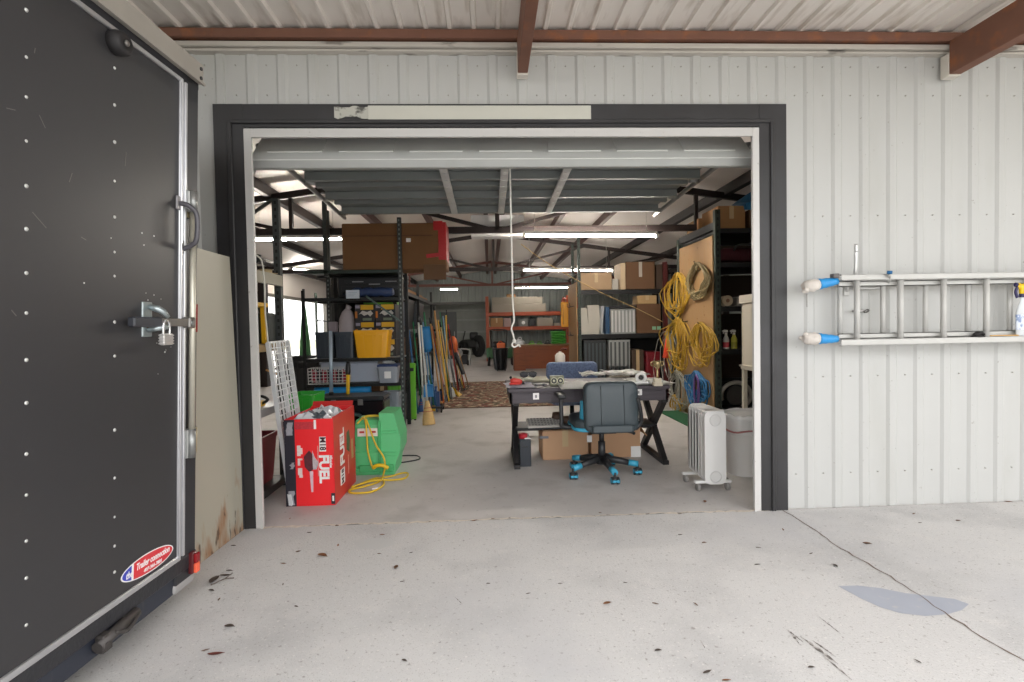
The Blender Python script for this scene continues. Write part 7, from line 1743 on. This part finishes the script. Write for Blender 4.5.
mb = MB(); a2, a3, b2, b3 = R9(620.5, 263, 625.5, 288); mb.box(a2, a3, 9.43, 9.9, MZ[2], b3, .003); obj('lit_box_side', mb, mat('lit_side_tan', '#c8b292', .7, var=.08), label='pale slab standing in for the lit left side of the tall dark box', cat='board')  # lit left face of the box, painted as a paler slab
a0, a1, b0, b1 = R9(657, 264, 670, 288); carton('dark brown box at the right end on top of the black rack', a0, a1+.0, MZ[2], b1, 9.5, 9.95, mat('very_dark_carton', '#4a3a2e', .8), tape=False)
a0, a1, b0, b1 = R9(613, 279, 620, 288); carton('small white box on top of the black rack between two brown boxes', a0, a1-.01, MZ[2], b1, 9.5, 9.8, mat('white_carton', '#b5b0a8', .7), tape=False)
def panelthing(name, label, cat, px0, py0, px1, py1, z0, m, lean=0., louvre=None, dep=.25, Y=MYF+.0):
    a0, a1, b0, b1 = RECT(px0, py0, px1, py1, Y); h = b1-z0
    T = thing(name, label, cat, ((a0+a1)/2, Y+dep/2, z0))
    mb = MB(); mb.prism([(a0+lean, z0+.001), (a1+lean, z0+.001), (a1, b1), (a0, b1)], Y, Y+dep, lambda u, v, t: (u, t, v)); bd = obj('body', mb, m, T)
    if louvre:
        n, lm2, vert = louvre
        mb = MB()
        for i in range(n):
            if vert: x = a0+(a1-a0)*(i+.5)/n; mb.box(x-(a1-a0)/n*.22, x+(a1-a0)/n*.22, Y-.004, Y, z0+h*.06, b1-h*.06)
            else: z = z0+h*(i+.5)/n; mb.box(a0+.02, a1-.02, Y-.004, Y, z-h/n*.2, z+h/n*.2)
        obj('louvres', mb, lm2, T)
    return T
wp = mat('binder_white', '#b0aca2', .6, var=.05); gp2 = mat('panel_grey', '#8f9290', .5, var=.05)
panelthing('binder', 'tall white binder leaning at the left on the middle shelf', 'binder', 578.5, 308, 586.5, 331, MZ[1], wp, lean=.06)
panelthing('binder', 'wide white binder second from the left on the middle shelf', 'binder', 587.5, 305, 599, 331, MZ[1], wp, lean=.03)
panelthing('binder', 'thin grey binder leaning on the blue one on the middle shelf', 'binder', 601.5, 306, 604.5, 330, MZ[1], mat('binder_grey', '#9fa3a6', .5), lean=-.05)
panelthing('binder', 'dark blue binder between the thin grey one and the slotted white box', 'binder', 605.5, 307, 609.5, 331, MZ[1], mat('binder_blue', '#24486a', .5))
panelthing('sorter_box', 'white slotted sorter box in the middle of the rack shelf', 'sorter', 610.5, 309, 635.5, 331, MZ[1], gp2, louvre=(7, mat('slot_white', '#c3c4c4', .5), True))
mb = MB(); a0, a1, b0, b1 = R9(610, 305.5, 636, 308.5); mb.box(a0, a1, MYF-.01, MYF+.3, b0, b1, .003); T = None
obj('flat_case', mb, blackp, label='flat black case lying on the white slotted sorter box', cat='case')
a0, a1, b0, b1 = R9(637, 304, 661, 332)
T = carton('large brown box with green label on the middle shelf of the black rack', a0, a1, MZ[1], b1, MYF-.01, 9.95, kraft_d, tape=False)
for k in range(2): mb = MB(); x = .06+.09*k; mb.box(x, x+.07, -.259, -.2545, .06, .12); obj('green_label', mb, mat('green_label', '#7fae8c', .5), T, local=True)
a0, a1, b0, b1 = R9(638, 296, 657, 303); carton('flat tan box lying on the large brown box', a0, a1, COL.objects['cardboard_box'].location.z*0+R9(637, 304, 661, 332)[3]+.006, b1+.01, MYF, 9.8, mat('tan_flat', '#b39468', .8))
mb = MB(); a0, a1, b0, b1 = R9(580, 296, 583.5, 306)
T = thing('red_canister', 'red canister standing behind the white binders', 'canister', ((a0+a1)/2, 9.9, MZ[1]))
mb.lathe([(0, 0), (.035, 0), (.038, .02), (.038, b1-MZ[1]-.06), (.02, b1-MZ[1]-.02), (.012, b1-MZ[1]), (0, b1-MZ[1])], c=((a0+a1)/2, 9.9, MZ[1]), n=16); obj('canister_body', mb, HC['red'], T); mb = MB(); mb.cyl(((a0+a1)/2, 9.9, b1), ((a0+a1)/2, 9.9, b1+.03), .012, n=8); obj('valve', mb, blackp, T)
bkc = mat('black_cabinet', '#25282b', .45, var=.1)
panelthing('slatted_case', 'black slatted case on the low shelf behind the blue chair', 'case', 584, 340, 606, 372, MZ[0], bkc, louvre=(6, mat('slat_slate', '#3f474a', .45), True), dep=.4)
panelthing('slotted_locker', 'grey slotted locker panel on the low shelf right of the black case', 'locker', 609, 340, 630, 364, MZ[0]+.36, gp2, louvre=(5, mat('slot_shadow', '#45494a', .6), True), dep=.3)
panelthing('drawer_unit', 'grey drawer unit under the slotted locker on the low shelf', 'drawers', 609, 366, 630, 374, MZ[0], mat('drawer_greige', '#8a857a', .5), louvre=(2, mat('drawer_dark', '#5d5a52', .5), False), dep=.3)
a0, a1, b0, b1 = R9(633, 350, 645, 380); carton('dark brown carton on the low shelf beside the grey locker', a0, a1, MZ[0], b1, 9.5, 9.9, mat('very_dark_carton', '#4a3a2e', .8))
a0, a1, b0, b1 = R9(647, 352, 664, 380); tote('dark red bin on the low shelf at the right of the black rack', a0, a1-.03, MZ[0], b1, 9.5, 9.95, mat('dark_red_plastic', '#7a1f28', .4))
q = Wy(563, 356, 8.9)
T = thing('plastic_crate', 'black crate standing left of the blue chair under the white jug', 'crate', (q.x+.05, 9.1, 0))
zj = Wy(563, 363, 9.0).z
mb = MB(); mb.box(q.x-.16, q.x+.22, 8.9, 9.3, 0, .02); mb.box(q.x-.16, q.x+.22, 8.9, 9.3, zj-.04, zj)
for i in range(6): x = q.x-.145+.35*i/5; mb.box(x-.012, x+.012, 8.9, 8.92, .02, zj-.04); mb.box(x-.012, x+.012, 9.28, 9.3, .02, zj-.04)
for z in (.2, .4): mb.box(q.x-.16, q.x+.22, 8.897, 8.915, z, z+.03)
obj('crate_body', mb, mbx, T)
T = thing('plastic_jug', 'white jug with red nozzle on the black crate by the plywood board', 'jug', (q.x-.02, 9.05, zj))
mb = MB(); mb.lathe([(0, 0), (.085, 0), (.09, .02), (.09, .13), (.06, .17), (.025, .185), (.025, .2), (0, .2)], c=(q.x-.03, 9.05, zj+.001), n=20, squash=(1, .7)); obj('jug_body', mb, mat('jug_white', '#cfcac2', .4), T)
mb = MB(); mb.tube(bez([(q.x-.03, 9.05, zj+.2), (q.x+.02, 9.05, zj+.25), (q.x+.09, 9.05, zj+.23)], 4), .015, 8); obj('nozzle', mb, mat('nozzle_brown', '#5f2a20', .5), T)
# ================================================================== BACK OF THE SHOP
org = mat('orange_rack_paint', '#a04a2c', .45, var=.1, scale=3)
OY = 20.8
a_l, a_r = Wy(487.5, 330, OY).x, Wy(563, 328, OY).x
T = thing('pallet_rack', 'orange pallet rack against the ribbed back wall', 'rack', ((a_l+a_r)/2, OY+.5, 0))
for x in (a_l, a_r+.2):
    for y in (OY, OY+1.0): mb = MB(); mb.box(x-.06, x+.06, y-.05, y+.05, 0, 2.58 if y == OY else 2.58); obj('upright', mb, org, T)
OZs = (Wy(520, 312, OY).z, Wy(520, 326.5, OY).z)
for z in OZs:
    for y in (OY, OY+1.0): mb = MB(); mb.box(a_l+.061, a_r+.139, y-.04, y+.04, z-.14, z); obj('beam', mb, org, T)
    mb = MB(); mb.box(a_l+.061, a_r+.139, OY+.041, OY+.959, z-.05, z-.01); obj('deck', mb, mat('deck_board', '#8f8270', .8), T)
def RO(px0, py0, px1, py1): return RECT(px0, py0, px1, py1, OY-.04)
wc2 = mat('long_white_carton', '#948c80', .7, var=.05)
a0, a1, b0, b1 = RO(492, 304, 546, 312); carton('long pale carton lying on the top beam of the orange rack', a0, a1, OZs[0], b1, OY-.02, OY+.5, wc2, tape=False)
zz1 = b1+.006
a0, a1, b0, b1 = RO(492, 297, 545, 303.5); carton('second long pale carton stacked above the other on the orange rack', a0, a1-.1, zz1, b1, OY-.0, OY+.5, mat('long_white_carton2', '#8b8478', .7), tape=False)
a0, a1, b0, b1 = RO(507, 299, 516, 303); carton('flat brown carton on top of the stacked pale cartons', a0, a1, b1+.26, b1+.38, OY+.1, OY+.5, kraft)
COL.objects[[o.name for o in COL.objects if o.name.startswith('cardboard_box')][-1]].location.z = [o for o in COL.objects if o.get('label', '').startswith('second long pale')][0].location.z+.0
_s = [o for o in COL.objects if o.get('label', '').startswith('second long pale')][0]; _b = [o for o in COL.objects if o.get('label', '').startswith('flat brown carton on top')][0]
_b.location.z = _s.location.z+max(v.co.z for c in _s.children for v in c.data.vertices)+.002
for (x0, y0, x1, y1, m, lab) in ((490.5, 318, 503, 327, kraft, 'brown box at the left on the lower beam of the orange rack'), (504, 318, 511, 327, mat('pink_white_carton', '#a38a86', .7), 'pinkish white box on the orange rack right of the brown box'), (519, 319, 528, 327, mat('grey_carton', '#7b7b78', .7), 'grey box with white spot in the middle of the orange rack'), (537, 318, 553, 327, wc2, 'wide white box on the orange rack right of the black case')):
    a0, a1, b0, b1 = RO(x0, y0, x1, y1); t_ = carton(lab, a0, a1, OZs[1], b1, OY-.0, OY+.5, m, tape=m is kraft)
    if 'spot' in lab: mb = MB(); mb.cyl((0, -.255, .15), (0, -.249, .15), .07, n=16); obj('white_spot', mb, papr, t_, local=True)
a0, a1, b0, b1 = RO(529, 319, 535, 327); T = thing('tool_case', 'small black case between grey and white boxes on the orange rack', 'case', ((a0+a1)/2, OY+.2, OZs[1]))
mb = MB(); mb.box(a0, a1, OY, OY+.4, OZs[1]+.001, b1, .03, seg=2); obj('shell', mb, blackp, T); mb = MB(); mb.tube(bez([(a0+.08, OY+.2, b1), (a0+.1, OY+.2, b1+.05), (a1-.1, OY+.2, b1+.05), (a1-.08, OY+.2, b1)], 3), .012, 6); obj('handle', mb, blackp, T)
a0, a1, b0, b1 = RO(554, 323, 561, 327); carton('flat white box at the right end of the orange rack', a0, a1, OZs[1], b1, OY, OY+.4, wc2, tape=False)
# black wheeled trash can
a0, a1, b0, b1 = RECT(492.5, 348, 508.5, 372, 15.95)
cx, r_ = (a0+a1)/2, (a1-a0)/2
T = thing('trash_can', 'black round trash can with orange lid pieces before the orange rack', 'can', (cx, 16.15, 0))
mb = MB(); mb.lathe([(0, .03), (r_*.72, .03), (r_*.95, b1*.93), (r_*1.05, b1*.93), (r_*1.05, b1), (r_*.92, b1), (r_*.9, b1*.92), (r_*.68, .06), (0, .06)], c=(cx, 16.15, 0), n=24)
for i in range(8): a = 2*PI*i/8; mb.bar((cx+r_*.74*math.cos(a), 16.15+r_*.74*math.sin(a), .06), (cx+r_*.95*math.cos(a), 16.15+r_*.95*math.sin(a), b1*.9), .05, .02, up=(math.cos(a), math.sin(a), 0))
obj('can_body', mb, mat('can_black', '#1e2022', .35), T)
for s in (-1, 1): mb = MB(); mb.cyl((cx+s*r_*.5, 16.0, .035), (cx+s*r_*.5+.03, 16.0, .035), .035, n=12); obj('wheel', mb, ty, T)
T = thing('orange_canister', 'orange plastic piece lying in the black trash can', 'container', (cx, 16.1, b1*.92))
mb = MB(); mb.box(cx-.10, cx+.16, 15.98, 16.24, b1*.93, b1+.15, .03, seg=2); mb.tube(bez([(cx-.05, 16.1, b1+.15), (cx, 16.1, b1+.2), (cx+.08, 16.1, b1+.15)], 4), .015, 6); obj('container_body', mb, HC['orange'], T)
T = thing('garden_machine', 'dark green machine standing behind the black trash can', 'machine', (.3, 18.2, 0))
mgr = mat('machine_green', '#2d5a34', .5, var=.2)
mb = MB(); mb.box(-.1, .9, 18.2, 18.9, .25, .62, .06, seg=2); obj('deck', mb, mgr, T); mb = MB(); mb.box(.1, .6, 18.3, 18.8, .62, .85, .08, seg=2); obj('engine', mb, blackp, T)
for x in (-.02, .82):
    for y in (18.25, 18.85): mb = MB(); mb.cyl((x-.05, y, .16), (x+.05, y, .16), .16, n=18); obj('wheel', mb, ty, T)
mb = MB(); mb.tube(bez([(.1, 18.8, .6), (.05, 19.0, 1.1), (.1, 19.1, 1.25), (.6, 19.1, 1.25), (.65, 19.0, 1.1), (.6, 18.8, .6)], 4), .02, 6); obj('handlebar', mb, blackp, T)
# brown counter
a0, a1 = Wy(514, 360, 15.95).x, Wy(592, 360, 15.95).x
ct = mat('red_brown_wood', '#86441e', .45, var=.1, scale=4); layer(ct, '#5f2d17', 6, .52, .7, .5, stretch=(.3, 1, 4))
T = thing('wooden_counter', 'red brown wooden desk standing before the orange rack', 'counter', ((a0+a1)/2, 16.3, 0))
mb = MB(); mb.box(a0-.03, a1+.03, 15.92, 16.75, .755, .80, .006); obj('top', mb, mat('counter_top', '#8b6a48', .5, var=.1), T)
mb = MB(); mb.box(a0, a1, 15.98, 16.0, .05, .754); obj('modesty_panel', mb, ct, T)
for xa_, xb_ in ((a0, a0+.36), (a1-.36, a1)):
    mb = MB(); mb.box(xa_, xb_, 15.95, 16.7, 0, .754, .006); obj('pedestal', mb, ct, T)
mb = MB(); mb.box(a0+.37, a1-.37, 15.955, 15.979, .66, .75); obj('rail', mb, ct, T)
random.seed(17)
def lump(name, label, cat, px0, py0, px1, py1, Y, z0, m, seed=0):
    random.seed(seed); a0, a1, b0, b1 = RECT(px0, py0, px1, py1, Y); T = thing(name, label, cat, ((a0+a1)/2, Y, z0)); mb = MB(); rows = []
    H_ = b1-z0; W2 = (a1-a0)/2
    for z, w in ((0, .9), (.2, 1.0), (.5, .95), (.75, .75), (.92, .45), (1.0, .12)): rows.append([((a0+a1)/2+W2*w*math.cos(2*PI*i/14)*random.uniform(.88, 1.1), Y+W2*.7*w*math.sin(2*PI*i/14), z0+.001+H_*z*random.uniform(.96, 1.03)) for i in range(14)]); rows[-1].append(rows[-1][0])
    mb.sheet(rows); obj('body', mb, m, T)
    mb = MB(); c = Vector(((a0+a1)/2, Y, z0+H_)); mb.tube(bez([c+Vector((-.06, 0, -.03)), c+Vector((-.03, 0, .04)), c+Vector((.04, 0, .05)), c+Vector((.06, 0, -.03))], 4), .012, 6); obj('handle', mb, m, T)
lump('shopping_bag', 'white crumpled bag at the left end of the red brown desk', 'bag', 514.5, 339, 525, 348, 16.1, .80, mat('bag_white2', '#dfe2e4', .35), 3)
lump('tool_bag', 'lime green tool bag left of centre on the red brown desk', 'bag', 528, 343, 535, 348, 16.1, .80, lime, 4)
lump('tool_bag', 'lime green tool bag right of the other on the red brown desk', 'bag', 536, 343, 543, 348, 16.1, .80, mat('lime_dark', '#4f8f2a', .5), 5)
lump('duffel_bag', 'dark grey bag on the red brown desk left of the green stack', 'bag', 544, 342, 551, 348, 16.15, .80, mat('bag_dark', '#3c3f42', .6), 6)
a0, a1, b0, b1 = RECT(552, 331, 566, 347.5, 16.1)
k = 5
for i in range(k):
    hh = (b1-.80)/k
    T = thing('seat_cushion', ['lowest', 'second lowest', 'middle', 'second highest', 'topmost'][i]+' bright green pad in the stack on the red brown desk', 'cushion', ((a0+a1)/2, 16.3, .80+hh*i), group='green pads stacked on the desk')
    mb = MB(); mb.box(a0+.01*(i % 2), a1+.01*(i % 2), 16.1, 16.5, .801+hh*i, .80+hh*(i+.96), hh*.4, seg=3); obj('pad', mb, mat('pad_green', '#3f9a2c', .5, var=.15), T); mb = MB(); mb.box(a0+.02, a1-.01, 16.092, 16.10, .80+hh*(i+.42), .80+hh*(i+.54)); obj('piping', mb, mat('pad_dark', '#1f4f1a', .6), T)
# light on a frame and dark machine at the far left
b = Wz(462, 366); 
T = thing('work_light', 'round silver work light on a tube frame near the storage opening', 'lamp', b)
s_ = b.y/520
c = Wy(458, 353, b.y)
mb = MB()
w_ = 8*s_; h_ = 16*s_
for y in (0, .35): mb.tube(bez([b+Vector((-w_, y, .02)), b+Vector((-w_, y, h_*.5)), b+Vector((-w_*.9, y, h_)), b+Vector((w_*.9, y, h_)), b+Vector((w_, y, h_*.5)), b+Vector((w_, y, .02))], 4), .022, 8)
for x in (-w_, w_): mb.tube([b+Vector((x, 0, .03)), b+Vector((x, .35, .03))], .022, 8)
obj('tube_frame', mb, mat('frame_silver', '#a7a7a4', .4, .5), T)
mb = MB(); mb.lathe([(0, .10), (.10, .08), (.16, 0), (.17, -.02), (0, -.02)], c=(0, 0, 0), n=20, M4=Matrix.Translation((c.x, c.y-.06, c.z)) @ Euler((PI/2, 0, 0)).to_matrix().to_4x4() @ Matrix.Rotation(PI, 4, 'X')); obj('lamp_head', mb, mat('lamp_silver', '#d7d8d8', .25, .4), T)
mb = MB(); mb.box(b.x-w_*.2, b.x+w_*.7, b.y+.05, b.y+.32, .05, h_*.7, .03, seg=2); obj('engine', mb, blackp, T)
for x in (-w_*.7, w_*.7): mb = MB(); mb.cyl(b+Vector((x-.03, .3, .09)), b+Vector((x+.03, .3, .09)), .09, n=14); obj('wheel', mb, ty, T)
T = thing('tractor', 'dark machine with a big black wheel inside the storage opening', 'tractor', (-.75, 24.2, 0))
for (x, y, r) in ((-.5, 23.9, .5), (-1.2, 24.1, .38)):
    mb = MB(); mb.lathe([(r*.45, -.1), (r*.9, -.12), (r, -.08), (r, .08), (r*.9, .12), (r*.45, .1), (r*.45, -.1)], n=26, M4=Matrix.Translation((x, y, r)) @ Euler((0, PI/2, .5)).to_matrix().to_4x4()); obj('wheel', mb, ty, T)
mb = MB(); mb.box(-1.3, -.55, 24.0, 24.5, .4, .8, .08, seg=2); obj('chassis', mb, mat('tractor_dark', '#2b2c2c', .5), T); mb = MB(); mb.box(-.9, -.5, 24.0, 24.45, .8, 1.15, .08, seg=2); obj('seat', mb, blackp, T); mb = MB(); mb.tube([(-1.2, 24.2, .8), (-1.1, 24.15, 1.2)], .025, 8); obj('steering_column', mb, blackp, T)
T = thing('dark_cabinet', 'plain dark panel door standing at the left of the storage opening', 'panel', (-1.75, BY+.4, 0))
mb = MB(); a0, a1, b0, b1 = RECT(441, 312, 457, 362, BY+.4); mb.box(a0, a1, BY+.4, BY+.46, 0, b1, .006); obj('panel', mb, mat('panel_dark', '#4a4d4e', .5), T); mb = MB(); mb.box(a1-.12, a1-.09, BY+.36, BY+.40, 1.0, 1.2, .006); obj('handle', mb, galv, T)
